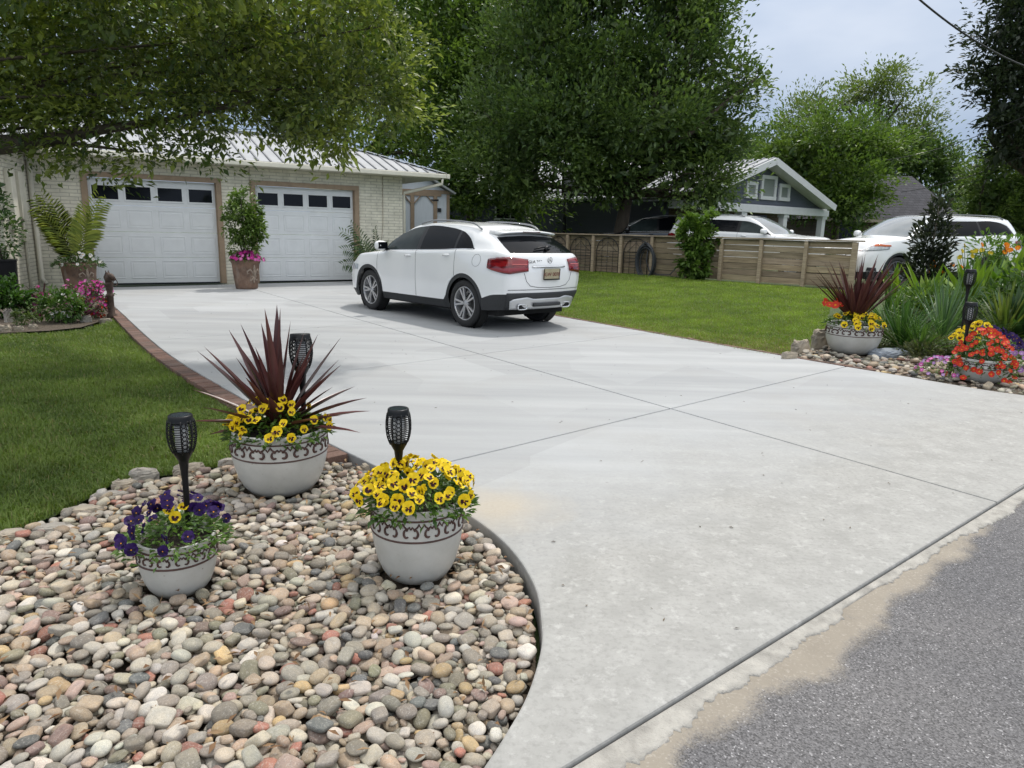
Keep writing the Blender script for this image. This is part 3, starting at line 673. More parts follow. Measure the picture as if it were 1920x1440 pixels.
# ------------------------------------------------------------------ flowers and garden plants
leafm = leafmat('leaf', .3, .42)
petal = {}
def petmat(name, col, trans=.25):
    if name in petal: return petal[name]
    mt = bpy.data.materials.new(name); t = NT(mt); co = t.coords()
    c = t.mix(t.mapr(t.noise(co, 60, 3), .3, .7), tuple(np.array(col) * .82), tuple(np.minimum(1, np.array(col) * 1.08)))
    t.out(c, .55, None, 0, .25, 0, (trans, None)); petal[name] = mt; return mt
YEL, BLO, PUR, ORG, PNK, RED, WHI, LIL, MAG = petmat('petal_yellow', (.86, .62, .014)), petmat('petal_blotch', (.035, .006, .012)), petmat('petal_purple', (.026, .006, .085)), petmat('petal_eye', (.75, .30, .01)), petmat('petal_pink', (.62, .12, .40)), petmat('petal_red', (.60, .045, .022)), petmat('petal_white', (.75, .75, .72)), petmat('petal_lilac', (.42, .22, .50)), petmat('petal_magenta', (.50, .03, .26))
def petal_fan(mb, ang, ln, wd, z0, cup, ph=0, n=9, r0=0.0):
    ca, sa = math.cos(ang), math.sin(ang); V = [(r0 * ca, r0 * sa, z0)]
    for i in range(n):
        u = i / (n - 1) * PI - PI / 2
        x = r0 + ln * (.55 + .45 * math.cos(u)) if abs(u) < 1.5 else r0 + ln * .35; y = wd * .5 * math.sin(u) * (1 if abs(u) < 1.5 else .8)
        z = z0 + cup * (x / ln) ** 2 * ln + .10 * wd * math.sin(u * 3 + ph)
        V.append((x * ca - y * sa, x * sa + y * ca, z))
    mb.add(V, [(0, i, i + 1) for i in range(1, n)], True)
def pansy_mesh(name, mats, blot=True, seed=0):
    r_ = random.Random(seed); mb = MB(); s = .5
    mb.mi = 0
    for a, l, w_ in ((PI * .5 + .48, .56, .62), (PI * .5 - .48, .56, .62)): petal_fan(mb, a, l, w_, -.03, .1 + r_.uniform(-.1, .15), r_.random() * 6)
    for a, l, w_ in ((PI * 1.0 + .12, .52, .60), (-.12, .52, .60), (-PI / 2, .52, .78)): petal_fan(mb, a, l, w_, .0, .12 + r_.uniform(-.12, .2), r_.random() * 6)
    if blot:
        mb.mi = 1
        for a, l, w_ in ((PI * 1.0 + .2, .30, .34), (-.2, .30, .34), (-PI / 2, .34, .46)): petal_fan(mb, a, l, w_, .035, .16, 0)
    mb.mi = 2; mb.add([(.06 * math.cos(k), .06 * math.sin(k) - .02, .07) for k in np.linspace(0, 2 * PI, 7)[:-1]], [tuple(range(6))])
    me = bpy.data.meshes.new(name); me.from_pydata(mb.V, [], mb.F); me.polygons.foreach_set('material_index', mb.I); me.polygons.foreach_set('use_smooth', mb.S)
    for m_ in mats: me.materials.append(m_)
    me.update(); return me
def trumpet_mesh(name, mats, n=5):
    mb = MB(); mb.mi = 0
    for k in range(n): petal_fan(mb, 2 * PI * k / n, .5, .62, .0, .25, k, 7)
    mb.mi = 1; mb.add([(.13 * math.cos(k), .13 * math.sin(k), .035) for k in np.linspace(0, 2 * PI, 8)[:-1]], [tuple(range(7))])
    me = bpy.data.meshes.new(name); me.from_pydata(mb.V, [], mb.F); me.polygons.foreach_set('material_index', mb.I); me.polygons.foreach_set('use_smooth', mb.S)
    for m_ in mats: me.materials.append(m_)
    me.update(); return me
PANS_Y = [pansy_mesh('pansy_flower', (YEL, BLO, ORG), True, i) for i in range(5)]
PANS_P = [pansy_mesh('pansy_flower', (PUR, petmat('petal_deep', (.010, .003, .03)), ORG), True, i) for i in range(4)]
TRUMP = {k: [trumpet_mesh('trumpet_flower', (m_, c_))] for k, m_, c_ in (('red', RED, ORG), ('pink', PNK, WHI), ('white', WHI, ORG), ('lilac', LIL, WHI), ('magenta', MAG, PNK))}
def dome_pts(n, R, H, cov=1.0, rmin=0.):
    a = rng.uniform(0, 2 * PI, n); c = rng.uniform(rmin, cov, n) ** .55; r = R * c; return np.stack([r * np.cos(a), r * np.sin(a), H * (1 - c ** 2.2)], 1), a
def foliage_dome(name, parent, R, H, n, L, W, cA, cB, z0=0., inner=.5, trail=.0):
    k = rng.uniform(inner, 1.06, n); P, a = dome_pts(n, R, H); P = P * np.array([1, 1, 1.]) ; P[:, 2] = P[:, 2] * k + z0 - trail * (np.linalg.norm(P[:, :2], axis=1) / R) ** 3 * rng.random(n)
    D = np.stack([np.cos(a), np.sin(a), rng.uniform(-.2, .9, n)], 1) + rdir(n) * .6; N = rdir(n) * .5 + [0, 0, 1.]
    V, F, T = leaves(P, D, N, L * rng.uniform(.6, 1.3, n), W * rng.uniform(.7, 1.2, n), mixcol(cA, cB, rng.random(n)), .2, .15)
    return link(name, npmesh(name, V, F, T), leafm, parent)
def put_flowers(parent, meshes, n, R, H, size, z0=0., toward=(-.1, -.8, .7), cov=1.0, name='flower', spread=.45, zoff=.02, sel=None, rmin=0., trail=0.):
    P, a = dome_pts(n * 4, R, H, cov, rmin); out = []
    for p in P:
        if sel is not None and not sel(p): continue
        if all((p[0] - q[0]) ** 2 + (p[1] - q[1]) ** 2 + (p[2] - q[2]) ** 2 > (size * .62) ** 2 for q in out): out.append(p)
        if len(out) >= n: break
    for p in out:
        rad = Vector((p[0], p[1], 0)) / R; nrm = Vector(toward) * .75 + rad * .9 + Vector((0, 0, .35)) + Vector(rng.normal(size=3) * spread); nrm.normalize()
        up = Vector((0, 0, 1)) - nrm * nrm.z; up = up.normalized() if up.length > .1 else Vector((0, 1, 0)); sd = up.cross(nrm)
        o = link(name, meshes[rng.integers(len(meshes))], None, parent)
        s_ = size * rng.uniform(.8, 1.15); ml = Matrix((sd, up, nrm)).transposed().to_4x4() @ Matrix.Rotation(rng.normal() * .25, 4, 'Z')
        q = Vector(p) + nrm * zoff; q.z += z0 - trail * (math.hypot(p[0], p[1]) / R) ** 3 * rng.random()
        o.location = q; o.rotation_euler = ml.to_euler(); o.scale = (s_, s_, s_ * .9)
    return len(out)
gA, gB = (.035, .085, .018), (.11, .19, .035)
# yellow pansies
t_ = thing('pansy_plant', 'mound of yellow pansies with dark faces filling the planter nearest the kerb', 'pansies', (p1[0], p1[1], p1[2] + h1 * .90), 0, 'bedding plants in the planters')
foliage_dome('foliage', t_, r1 * 1.22, .13, 1000, .042, .019, gA, gB, .012, .25, .025)
put_flowers(t_, PANS_Y, 88, r1 * 1.38, .15, .050, .025, (-.05, -.85, .5), .93, spread=.75, zoff=.03, sel=lambda p: p[2] > .028 + .05 * rng.random())
t_ = thing('pansy_plant', 'yellow pansies with dark faces around the foot of the tall maroon spiky plant', 'pansies', (p2[0], p2[1], p2[2] + h2 * .90), 0, 'bedding plants in the planters')
foliage_dome('foliage', t_, r2 * 1.06, .13, 900, .05, .021, gA, gB, .01, .3, .03)
put_flowers(t_, PANS_Y, 44, r2 * 1.12, .17, .054, .025, (0, -.9, .5), .95, spread=.6, zoff=.025, sel=lambda p: p[1] < .09)
t_ = thing('pansy_plant', 'dark purple pansies with three yellow ones in the smallest planter', 'pansies', (p3[0], p3[1], p3[2] + h3 * .88), 0, 'bedding plants in the planters')
foliage_dome('foliage', t_, r3 * 1.34, .10, 800, .036, .017, (.06, .12, .03), (.15, .25, .06), .012, .2, .04)
put_flowers(t_, PANS_P, 34, r3 * 1.42, .15, .050, .03, (0, -.9, .5), .97, spread=.65, trail=.01)
put_flowers(t_, PANS_Y, 4, .05, .02, .052, .115, (0, -.9, .4), 1.0, sel=lambda p: p[0] < .03)
# red trumpets, purple/yellow pansies of the right bed
t_ = thing('trailing_petunia', 'red trailing trumpet flowers spilling over the bowl planter on the right', 'petunias', (p5[0], p5[1], p5[2] + h5 * .92), 0, 'bedding plants in the planters')
foliage_dome('foliage', t_, r5 * 1.12, .30, 1300, .05, .022, gA, gB, -.03, .2, .20)
put_flowers(t_, TRUMP['red'], 98, r5 * 1.15, .34, .060, -.03, (-.45, -.8, .4), 1.0, trail=.19, sel=lambda p: p[1] < .12)
t_ = thing('trailing_petunia', 'pale pink trumpet flowers trailing left of the red ones', 'petunias', (p5[0] - r5 * 1.3, p5[1] + .15, p5[2] + .04), 0, 'bedding plants in the planters')
foliage_dome('foliage', t_, .24, .17, 260, .045, .018, gA, gB); put_flowers(t_, TRUMP['pink'] + TRUMP['lilac'], 42, .25, .18, .042, 0, (-.45, -.8, .4))
t_ = thing('pansy_plant', 'purple and yellow pansies behind the red trumpet flowers', 'pansies', (p6[0], p6[1], p6[2] + h6 * .9), 0, 'bedding plants in the planters')
foliage_dome('foliage', t_, r6 * 1.1, .16, 500, .055, .025, gA, gB)
put_flowers(t_, PANS_P, 46, r6 * 1.2, .20, .075, 0, (-.45, -.8, .4), sel=lambda p: p[0] > -.02); put_flowers(t_, PANS_Y, 22, r6 * 1.2, .22, .075, .03, (-.45, -.8, .4), sel=lambda p: p[0] < -.05)
t_ = thing('pansy_plant', 'yellow pansies and red blooms under the spiky plant by the side lawn', 'pansies', (p4[0], p4[1], p4[2] + h4 * .92), 0, 'bedding plants in the planters')
foliage_dome('foliage', t_, r4 * 1.08, .17, 500, .065, .028, gA, gB); put_flowers(t_, PANS_Y, 32, r4 * 1.1, .16, .080, .01, (-.45, -.8, .4), sel=lambda p: p[1] < .12)
put_flowers(t_, TRUMP['red'], 9, .10, .06, .10, .22, (-.4, -.8, .3)); [setattr(c, 'location', c.location + Vector((-r4 * .95, 0, .03))) for c in t_.children[-9:] if c.data in TRUMP['red']]
t_ = thing('trailing_petunia', 'lilac flowers trailing right of the red planter at the frame edge', 'petunias', (p5[0] + r5 * 1.6, p5[1] + .1, float(gh(p5[0] + .4, p5[1])) + .03), 0, 'bedding plants in the planters')
foliage_dome('foliage', t_, .28, .22, 300, .05, .02, gA, gB); put_flowers(t_, TRUMP['lilac'], 30, .3, .26, .055, 0, (-.45, -.8, .4))
# --- sword-leaved plants
def swords(name, n, Lr, w0, spread, seed, cA, cB, droop=.5, fold=.35, up=.0, segs=6, exact=None):
    r_ = np.random.default_rng(seed); V = []; F = []; T = []
    for i in range(n):
        if exact and i < len(exact): a, el, L = exact[i]
        else: a = r_.uniform(0, 2 * PI); el = math.radians(np.clip(90 - spread * abs(r_.random() ** .8) + up, -15, 89)); L = r_.uniform(*Lr)
        d = np.array([math.cos(a) * math.cos(el), math.sin(a) * math.cos(el), math.sin(el)]); sd = np.array([-math.sin(a), math.cos(a), 0.]); p = d * .01
        b = len(V); col = np.asarray(cA) * (1 - (q := r_.random())) + np.asarray(cB) * q; dr = droop * (1.15 - math.sin(el)) * r_.uniform(.3, 1.2); w_ = w0 * r_.uniform(.75, 1.15)
        for k in range(segs + 1):
            s_ = k / segs; wk = w_ * (.45 + .9 * s_ if s_ < .45 else .855 * (1 - ((s_ - .45) / .55) ** 1.7)); nn = np.cross(sd, d); nn = nn if nn[2] >= 0 else -nn
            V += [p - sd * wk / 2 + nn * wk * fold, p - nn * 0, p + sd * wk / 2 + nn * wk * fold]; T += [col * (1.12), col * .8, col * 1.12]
            p = p + d * L / segs; d = d - np.array([0, 0, dr * 2.2 * s_ / segs]); d /= np.linalg.norm(d)
        for k in range(segs):
            o = b + k * 3; F += [(o, o + 1, o + 4, o + 3), (o + 1, o + 2, o + 5, o + 4)]
    return npmesh(name, np.array(V), np.array(F), np.array(T))
swordm = leafmat('sword_leaf', .12, .33, 1.0, .5)
mA, mB_ = (.050, .014, .016), (.115, .040, .040)
R_ = math.radians
ex = [(R_(175), R_(72), .62), (R_(160), R_(60), .63), (R_(190), R_(52), .60), (R_(178), R_(45), .62), (R_(100), R_(80), .70), (R_(250), R_(84), .69), (R_(60), R_(86), .68), (R_(20), R_(82), .62), (R_(5), R_(74), .58), (R_(-5), R_(66), .60), (R_(10), R_(56), .63), (R_(-20), R_(62), .50),
      (R_(0), R_(32), .50), (R_(-8), R_(24), .56), (R_(6), R_(14), .52), (R_(185), R_(28), .52), (R_(182), R_(6), .50), (R_(-90), R_(70), .42), (R_(150), R_(80), .60), (R_(-60), R_(72), .50), (R_(205), R_(14), .38), (R_(-2), R_(40), .40), (R_(170), R_(66), .48), (R_(-12), R_(46), .55)]
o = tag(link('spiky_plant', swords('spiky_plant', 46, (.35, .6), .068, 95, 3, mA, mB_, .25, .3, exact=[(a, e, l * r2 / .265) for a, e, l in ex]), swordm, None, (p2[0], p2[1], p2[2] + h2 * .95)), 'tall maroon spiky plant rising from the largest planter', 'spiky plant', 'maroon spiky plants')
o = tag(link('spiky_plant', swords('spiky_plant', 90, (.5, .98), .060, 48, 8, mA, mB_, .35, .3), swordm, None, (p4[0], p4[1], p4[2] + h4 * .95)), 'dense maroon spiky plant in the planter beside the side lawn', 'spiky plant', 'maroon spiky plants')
# --- generic shrub: leafy mass on stems
woodm = M('bark_grey', (.11, .095, .075), .9, .35, 20, .8, 40)
def shrub(name, label, cat, base, blobs, nl, L, W, cA, cB, group=None, clump=None, stems=True, dens=.55, flowers=None, upb=.4, shell=.35):
    """blobs: (x,y,z,rx,ry,rz) relative to base"""
    t_ = thing(name, label, cat, tuple(base), 0, group)
    vol = np.array([b[3] * b[4] * b[5] for b in blobs]) ** .67; pk = rng.choice(len(blobs), nl, p=vol / vol.sum()); B = np.array(blobs)[pk]
    if clump:
        nc = max(3, nl // clump); ck = rng.choice(len(blobs), nc, p=vol / vol.sum()); CB = np.array(blobs)[ck]; cd = rdir(nc) * (shell + (1 - shell) * rng.random(nc)[:, None] ** dens)
        CP = CB[:, :3] + cd * CB[:, 3:]; ci = rng.integers(0, nc, nl); cr = np.array(blobs)[:, 3:].min() * .38
        P = CP[ci] + rng.normal(size=(nl, 3)) * cr * .5; D = cd[ci] * .9 + rdir(nl) * .7 + [0, 0, upb * .5]; tn = rng.random(nc)[ci] * .6 + .4 * rng.random(nl)
    else:
        cd = rdir(nl) * (shell + (1 - shell) * rng.random(nl)[:, None] ** dens); P = B[:, :3] + cd * B[:, 3:]; D = cd + rdir(nl) * .7 + [0, 0, upb]; tn = rng.random(nl)
    P[:, 2] = np.maximum(P[:, 2], .01)
    N = rdir(nl) * .6 + [0, 0, 1.]
    V, F, T = leaves(P, D, N, L * rng.uniform(.6, 1.3, nl), W * rng.uniform(.7, 1.2, nl), mixcol(cA, cB, tn), .22, .15)
    link('foliage', npmesh('foliage', V, F, T), leafm, t_)
    if stems:
        mb = MB()
        for b in blobs:
            for k in range(2): 
                e = np.array(b[:3]) + rng.normal(size=3) * np.array(b[3:]) * .4; mb.tube([(rng.normal() * .03, rng.normal() * .03, -.05), (e[0] * .4, e[1] * .4, e[2] * .5), tuple(e)], [.02, .014, .005], 5)
        mb.build('stem', woodm, t_)
    if flowers:
        ms, n, sz = flowers; ids = rng.choice(nl, n, replace=False)
        for i in ids:
            c = cd[ci[i]] if clump else cd[i]; d = Vector(c * .6 + rng.normal(size=3) * .3 + [0, -.5, .6]).normalized(); o = link('flower', ms[rng.integers(len(ms))], None, t_); o.location = Vector(P[i]) + Vector(c) * sz * .6; o.rotation_euler = d.to_track_quat('Z', 'Y').to_euler(); o.scale = (sz * rng.uniform(.8, 1.2),) * 3
    return t_
def clumpleaf(name, label, cat, px, py, n, Lr, w0, spread, seed, cA, cB, droop=.6, group=None, up=0, fold=.25, z=0):
    p = G(px, py); o = link(name, swords(name, n, Lr, w0, spread, seed, cA, cB, droop, fold, up, 7), leafm, None, (p[0], p[1], p[2] + z))
    return tag(o, label, cat, group)
def pxm(px, py, w_): p = G(px, py); return p, wd_at(p, w_)
# right garden bed
sA, sB = (.045, .11, .022), (.12, .21, .05)
GR = 'strap leaved clumps in the right garden bed'
clumpleaf('lily_clump', 'broad fan of bluish strap leaves beside the tall black torch', 'strap leaf plant', 1765, 640, 120, (.6, 1.05), .026, 70, 1, (.05, .11, .05), (.13, .22, .10), .7, GR)
clumpleaf('lily_clump', 'dark green strap leaf clump just right of the spiky plant', 'strap leaf plant', 1690, 655, 90, (.5, .85), .034, 75, 2, (.03, .09, .02), (.08, .16, .04), .8, GR)
clumpleaf('lily_clump', 'low grassy strap leaf clump in front of the bluish fan', 'strap leaf plant', 1722, 662, 70, (.4, .7), .028, 80, 3, sA, sB, .8, GR)
clumpleaf('lily_clump', 'arching strap leaf clump behind the dark torch at the fence end', 'strap leaf plant', 1662, 610, 70, (.5, .85), .035, 70, 4, sA, sB, .7, GR)
clumpleaf('fern_plant', 'olive fern clump at the right frame edge behind the purple pansies', 'fern', 1880, 640, 90, (.5, .9), .045, 80, 5, (.06, .10, .02), (.16, .20, .05), .9, None)
clumpleaf('lily_clump', 'tall thin upright grass blades left of the orange lilies', 'strap leaf plant', 1800, 610, 60, (.6, .95), .016, 50, 6, (.06, .12, .06), (.12, .2, .1), .4, GR)
for i, (px, py, n, Lr, w0, lb) in enumerate([(1735, 590, 26, (.6, 1.0), .16, 'yellow green broad leaf plant below the dark shrub'), (1820, 590, 46, (.55, 1.05), .20, 'bright broad paddle leaf plant left of the orange lilies'), (1885, 585, 60, (.6, 1.15), .24, 'largest paddle leaf plant near the right frame edge'), (1905, 640, 34, (.5, .9), .18, 'dark glossy paddle leaf plant low at the right frame edge'), (1672, 560, 14, (.5, .8), .14, 'pale yellow green broad leaf plant behind the spiky plant')]):
    clumpleaf('canna_plant', lb, 'broad leaf plant', px, py, n, Lr, w0, 60, 20 + i, (.08, .17, .02) if i != 3 else (.02, .06, .015), (.22, .32, .04) if i != 3 else (.06, .12, .03), .5, 'broad leaf plants in the right garden bed', fold=.16)
for i, (px, py, zz, lb) in enumerate([(1748, 560, .65, 'orange day lily blooms below the dark leaved shrub'), (1860, 565, 1.0, 'orange day lily blooms in front of the rear wheel of the right car'), (1812, 560, .9, 'yellow lily blooms left of the highest orange ones')]):
    p = G(px, py); t_ = thing('day_lily', lb, 'lily', tuple(p), 0, 'day lilies in the right garden bed'); mb = MB(); m_ = [trumpet_mesh('lily_flower', (petmat('petal_orange', (.80, .25, .015)) if i < 2 else petmat('petal_lemon', (.75, .6, .05)), YEL), 6)]
    for k in range(9):
        e = Vector((rng.normal() * .16, rng.normal() * .12, zz + rng.normal() * .07)); mb.tube([(e.x * .2, e.y * .2, 0), (e.x * .6, e.y * .6, e.z * .6), tuple(e)], .006, 5)
        o = link('flower', m_[0], None, t_); o.location = e; o.rotation_euler = Vector((rng.normal() * .5, -.7, .4)).to_track_quat('Z', 'Y').to_euler(); o.scale = (.095, .095, .14)
    mb.build('stem', M('stem_green', (.06, .13, .03), .6, .2, 20), t_)
    link('foliage', swords('foliage', 50, (.5, .9), .03, 70, 60 + i, sA, sB, .7), leafm, t_)
p, s1 = pxm(1731, 560, 100)
shrub('dark_shrub', 'tall narrow shrub with dark purple green leaves in front of the right car', 'shrub', p, [(0, 0, s1 * .5, s1 * .42, s1 * .4, s1 * .5), (.03 * s1, 0, s1 * 1.05, s1 * .38, s1 * .38, s1 * .5), (.04 * s1, 0, s1 * 1.55, s1 * .2, s1 * .2, s1 * .35)], 1600, .15, .055, (.012, .020, .012), (.045, .055, .035), dens=.8, upb=.7)
p, s1 = pxm(1835, 560, 70)
shrub('leafy_plant', 'pale green leafy stems in front of the right car rear door', 'plant', p, [(0, 0, 1.0, .42, .3, .35), (.5, 0, .9, .4, .3, .35), (.2, 0, .5, .5, .3, .4)], 500, .16, .06, (.07, .15, .03), (.17, .27, .06))
GC = 'low ground cover plants in the right garden bed'
for i, (px, py, w_, lb) in enumerate([(1665, 650, 60, 'dusty green ground cover right of the planter by the side lawn'), (1722, 668, 66, 'dusty green ground cover behind the slate slab'), (1760, 660, 50, 'reddish green ground cover left of the pale pink flowers'), (1880, 668, 80, 'leafy ground cover behind the purple pansies')]):
    p, s1 = pxm(px, py, w_)
    shrub('ground_cover', lb, 'ground cover', p, [(0, 0, .04, s1 * .6, s1 * .4, .16)], 700, .06, .02, (.07, .09, .04), (.15, .17, .08), GC, stems=False)
p, s1 = pxm(1900, 615, 80)
shrub('leafy_plant', 'dark leafy bush low at the right frame edge', 'plant', p, [(0, 0, .35, s1 * .9, s1 * .5, .4), (.5, .3, .6, .6, .5, .4)], 900, .13, .05, (.025, .06, .015), (.08, .14, .04))
p, s1 = pxm(1762, 610, 80)
shrub('leafy_plant', 'mixed green foliage between the fan of strap leaves and the dark shrub', 'plant', p, [(0, .2, .25, s1 * 1.1, s1 * .5, .32)], 900, .13, .04, (.04, .09, .02), (.12, .2, .04))
# shrub in front of the fence
p, s1 = pxm(1300, 522, 76)
shrub('garden_bush', 'bright green leafy bush standing against the fence', 'bush', p, [(0, 0, s1 * .45, s1 * .33, s1 * .34, s1 * .5), (-.08 * s1, 0, s1 * 1.0, s1 * .36, s1 * .36, s1 * .4), (.2 * s1, 0, s1 * .85, s1 * .36, s1 * .36, s1 * .42), (-.22 * s1, 0, s1 * 1.25, s1 * .22, s1 * .25, s1 * .25), (.1 * s1, 0, s1 * 1.38, s1 * .30, s1 * .30, s1 * .25), (.06 * s1, 0, s1 * .25, s1 * .42, s1 * .36, s1 * .3)], 2800, .17, .08, (.035, .085, .015), (.15, .24, .045), clump=22, upb=.2)
# ------------------------------------------------------------------ buildings, fence, garage pots
W0 = G0(180, 535)[:2]; W1 = G0(662, 527)[:2]; We = unit(W1 - W0); Wn = np.array([-We[1], We[0]]); WRZ = math.atan2(We[1], We[0])
def plane_hit(px, py, o, e, v=0.):
    n = np.array([-e[1], e[0]]); o = np.asarray(o) + n * v; d = ray(px, py); k = (n @ (o - cC[:2])) / (n @ d[:2]); p = cC + d * k
    return float((p[:2] - o) @ e), float(p[2])
hw = lambda px, py, v=0.: plane_hit(px, py, W0, We, v)
def bricknode(name, c1, c2, cm, w_, h_, mort, ax=(0, 2), rough=.75, bumpk=.6, var=.25):
    if name in MATS: return MATS[name]
    mt = bpy.data.materials.new(name); t = NT(mt); co = t.coords(); s = t.n('ShaderNodeSeparateXYZ'); t.l(co, s.inputs[0]); cb = t.n('ShaderNodeCombineXYZ')
    t.l(s.outputs[ax[0]], cb.inputs[0]); t.l(s.outputs[ax[1]], cb.inputs[1])
    wob = t.n('ShaderNodeVectorMath', operation='ADD'); t.l(cb.outputs[0], wob.inputs[0]); nz = t.n('ShaderNodeTexNoise', i_Scale=5.); t.l(co, nz.inputs[0])
    sc = t.n('ShaderNodeVectorMath', operation='SCALE', i_Scale=.012); t.l(nz.outputs['Color'], sc.inputs[0]); t.l(sc.outputs[0], wob.inputs[1])
    b = t.n('ShaderNodeTexBrick', offset=.5, i_Scale=1., i_Mortar_Size=mort, i_Mortar_Smooth=.2, i_Bias=0., i_Brick_Width=w_, i_Row_Height=h_); t.l(wob.outputs[0], b.inputs[0])
    b.inputs['Color1'].default_value = (*c1, 1); b.inputs['Color2'].default_value = (*c2, 1); b.inputs['Mortar'].default_value = (*cm, 1)
    c = t.mix(1.0, b.outputs[0], t.mix(t.mapr(t.noise(co, 3.5, 6, .65), .3, .7), (1 - var,) * 3, (1 + var * .3,) * 3), 'MULTIPLY')
    t.out(c, rough, t.bump(t.math('ADD', t.math('MULTIPLY', b.outputs['Fac'], -1.), t.math('MULTIPLY', t.noise(co, 30, 4), .3)), bumpk, .012), 0, .3); MATS[name] = mt; return mt
white_brick = bricknode('painted_brick', (.80, .765, .64), (.74, .705, .585), (.52, .49, .41), .34, .080, .009)
creamp = M('cream_paint', (.68, .65, .55), .5, .08, 6); tan = M('tan_trim', (.31, .225, .15), .6, .15, 9); doorw = M('door_white', (.70, .72, .73), .42, .05, 5)
glassd = M('dark_glass', (.006, .007, .010), .08, .1, 3, spec=.2)
metal_roof = M('metal_roof', (.37, .38, .40), .45, .12, 2, metal=.25)
house = thing('garage_house', 'cream painted brick garage wing with two white garage doors under a pale metal roof', 'house', (*W0, 0), WRZ)
d1a, d1b = hw(169, 430)[0], hw(411, 430)[0]; d2a, d2b = hw(480, 430)[0], hw(667, 430)[0]; zt = .5 * (hw(287, 337)[1] + hw(570, 350)[1])
uR = hw(755, 430)[0]; uL = hw(64, 430)[0] ; gut_t = [hw(507, 300, -.55), hw(834, 329, -.55)]; zE = .5 * (gut_t[0][1] + gut_t[1][1]); uE = gut_t[1][0]
print('HOUSE', d1a, d1b, d2a, d2b, zt, uR, uL, gut_t, zE)
zW = zE - .08
wl = MB()
def wbox(u0, u1, z0, z1): wl.box(((u0 + u1) / 2, .12, (z0 + z1) / 2), (u1 - u0, .24, z1 - z0))
wbox(uL, d1a, -.5, zW); wbox(d1a, d1b, zt, zW); wbox(d1b, d2a, -.2, zW); wbox(d2a, d2b, zt, zW); wbox(d2b, uR, -.2, zW)
wl.box((uR - .12, 4.2, zW / 2 - .1), (.24, 7.9, zW + .2))
wl.build('wall', white_brick, house)
tw = (hw(677, 430)[0] - d2b) * .8; tr = MB()
for a, b in ((d1a, d1b), (d2a, d2b)):
    tr.box((a - tw / 2 + .02, -.012, zt / 2), (tw, .05, zt), None); tr.box((b + tw / 2 - .02, -.012, zt / 2), (tw, .05, zt)); tr.box(((a + b) / 2, -.012, zt + tw / 2 - .02), (b - a + 2 * tw - .04, .05, tw))
    for q in (a + .02, b - .02): tr.box((q, .07, zt / 2), (.03, .11, zt - .01))
tr.build('door_trim', tan, house, bevel=.004)
for a, b in ((d1a, d1b), (d2a, d2b)):
    w_ = b - a - .06; c_ = (a + b) / 2; dm = MB(); H_ = zt - .05; sh = H_ / 4
    for k in range(4): dm.box((c_, .12, .03 + sh * (k + .5)), (w_, .04, sh - .006))
    pw = w_ / 4
    for k in range(3):
        for j in range(4):
            cx_, cz_ = a + .03 + pw * (j + .5), .03 + sh * (k + .5) + (.02 if k == 0 else 0)
            for (ox, oz, sx, sz) in ((0, sh * .33, pw * .80, .022), (0, -sh * .33, pw * .80, .022), (-pw * .39, 0, .022, sh * .62), (pw * .39, 0, .022, sh * .62)): dm.box((cx_ + ox, .098, cz_ + oz), (sx, .012, sz))
            dm.box((cx_, .099, cz_), (pw * .66, .008, sh * .5))
    dob = dm.build('garage_door', doorw, house, bevel=.004)
    MB().box((c_, .11, .012), (w_, .05, .03)).build('bottom_seal', blk, dob)
    for j in range(4):
        cx_, cz_ = a + .03 + pw * (j + .5), .03 + sh * 3.5 - .02; fr = MB()
        for (ox, oz, sx, sz) in ((0, sh * .28, pw * .86, .035), (0, -sh * .28, pw * .86, .035), (-pw * .412, 0, .035, sh * .56 - .036), (pw * .412, 0, .035, sh * .56 - .036)): fr.box((cx_ + ox, .092, cz_ + oz), (sx, .024, sz))
        fr.build('window_frame', doorw, dob, bevel=.003); MB().box((cx_, .098, cz_), (pw * .79, .01, sh * .53)).build('window_pane', glassd, dob)
# roof: hip at the right end
best = None
for t_ in np.arange(1.5, 7, .05):
    for pt in np.arange(.15, .8, .01):
        u_, v_, z_ = uE - t_, -.55 + t_, zE + t_ * pt; p = W0 + We * u_ + Wn * v_; a = proj(p[0], p[1], z_); e = (a[0] - 600) ** 2 + (a[1] - 262) ** 2
        if best is None or e < best[0]: best = (e, t_, pt)
_, T_, PT = best; print('ROOF', best)
zr = zE + T_ * PT; vb = -.55 + 2 * T_; uLr = -14.
rf = MB(); A, B, Cc, D, E_, F_ = (uLr, -.55, zE), (uE, -.55, zE), (uE - T_, -.55 + T_, zr), (uLr, -.55 + T_, zr), (uE, vb, zE), (uLr, vb, zE)
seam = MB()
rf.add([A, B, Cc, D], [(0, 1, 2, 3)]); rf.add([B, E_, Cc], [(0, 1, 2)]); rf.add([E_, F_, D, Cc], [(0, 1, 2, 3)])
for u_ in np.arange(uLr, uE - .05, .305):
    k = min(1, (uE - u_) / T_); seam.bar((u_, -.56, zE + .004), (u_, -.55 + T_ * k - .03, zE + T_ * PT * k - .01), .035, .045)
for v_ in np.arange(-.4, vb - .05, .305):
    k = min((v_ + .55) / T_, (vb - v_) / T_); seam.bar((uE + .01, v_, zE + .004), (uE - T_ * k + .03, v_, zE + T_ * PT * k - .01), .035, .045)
rf.V, seam_base = rf.V, 0; rf.mi = 1; rf.add(seam.V, seam.F); rf.build('roof', [metal_roof, M('roof_seam_shaded', (.17, .175, .19), .5, .1, 5)], house)  # seam colour darkened to paint in the ribs' shaded sides
cp = MB(); cp.bar((uE + .02, -.57, zE + .02), (uE - T_, -.55 + T_, zr + .03), .22, .02); cp.bar((uE - T_, -.55 + T_, zr + .035), (uLr, -.55 + T_, zr + .035), .3, .02); cp.build('ridge_cap', M('ridge_white', (.72, .73, .74), .35, .05, 4, metal=.2), house)
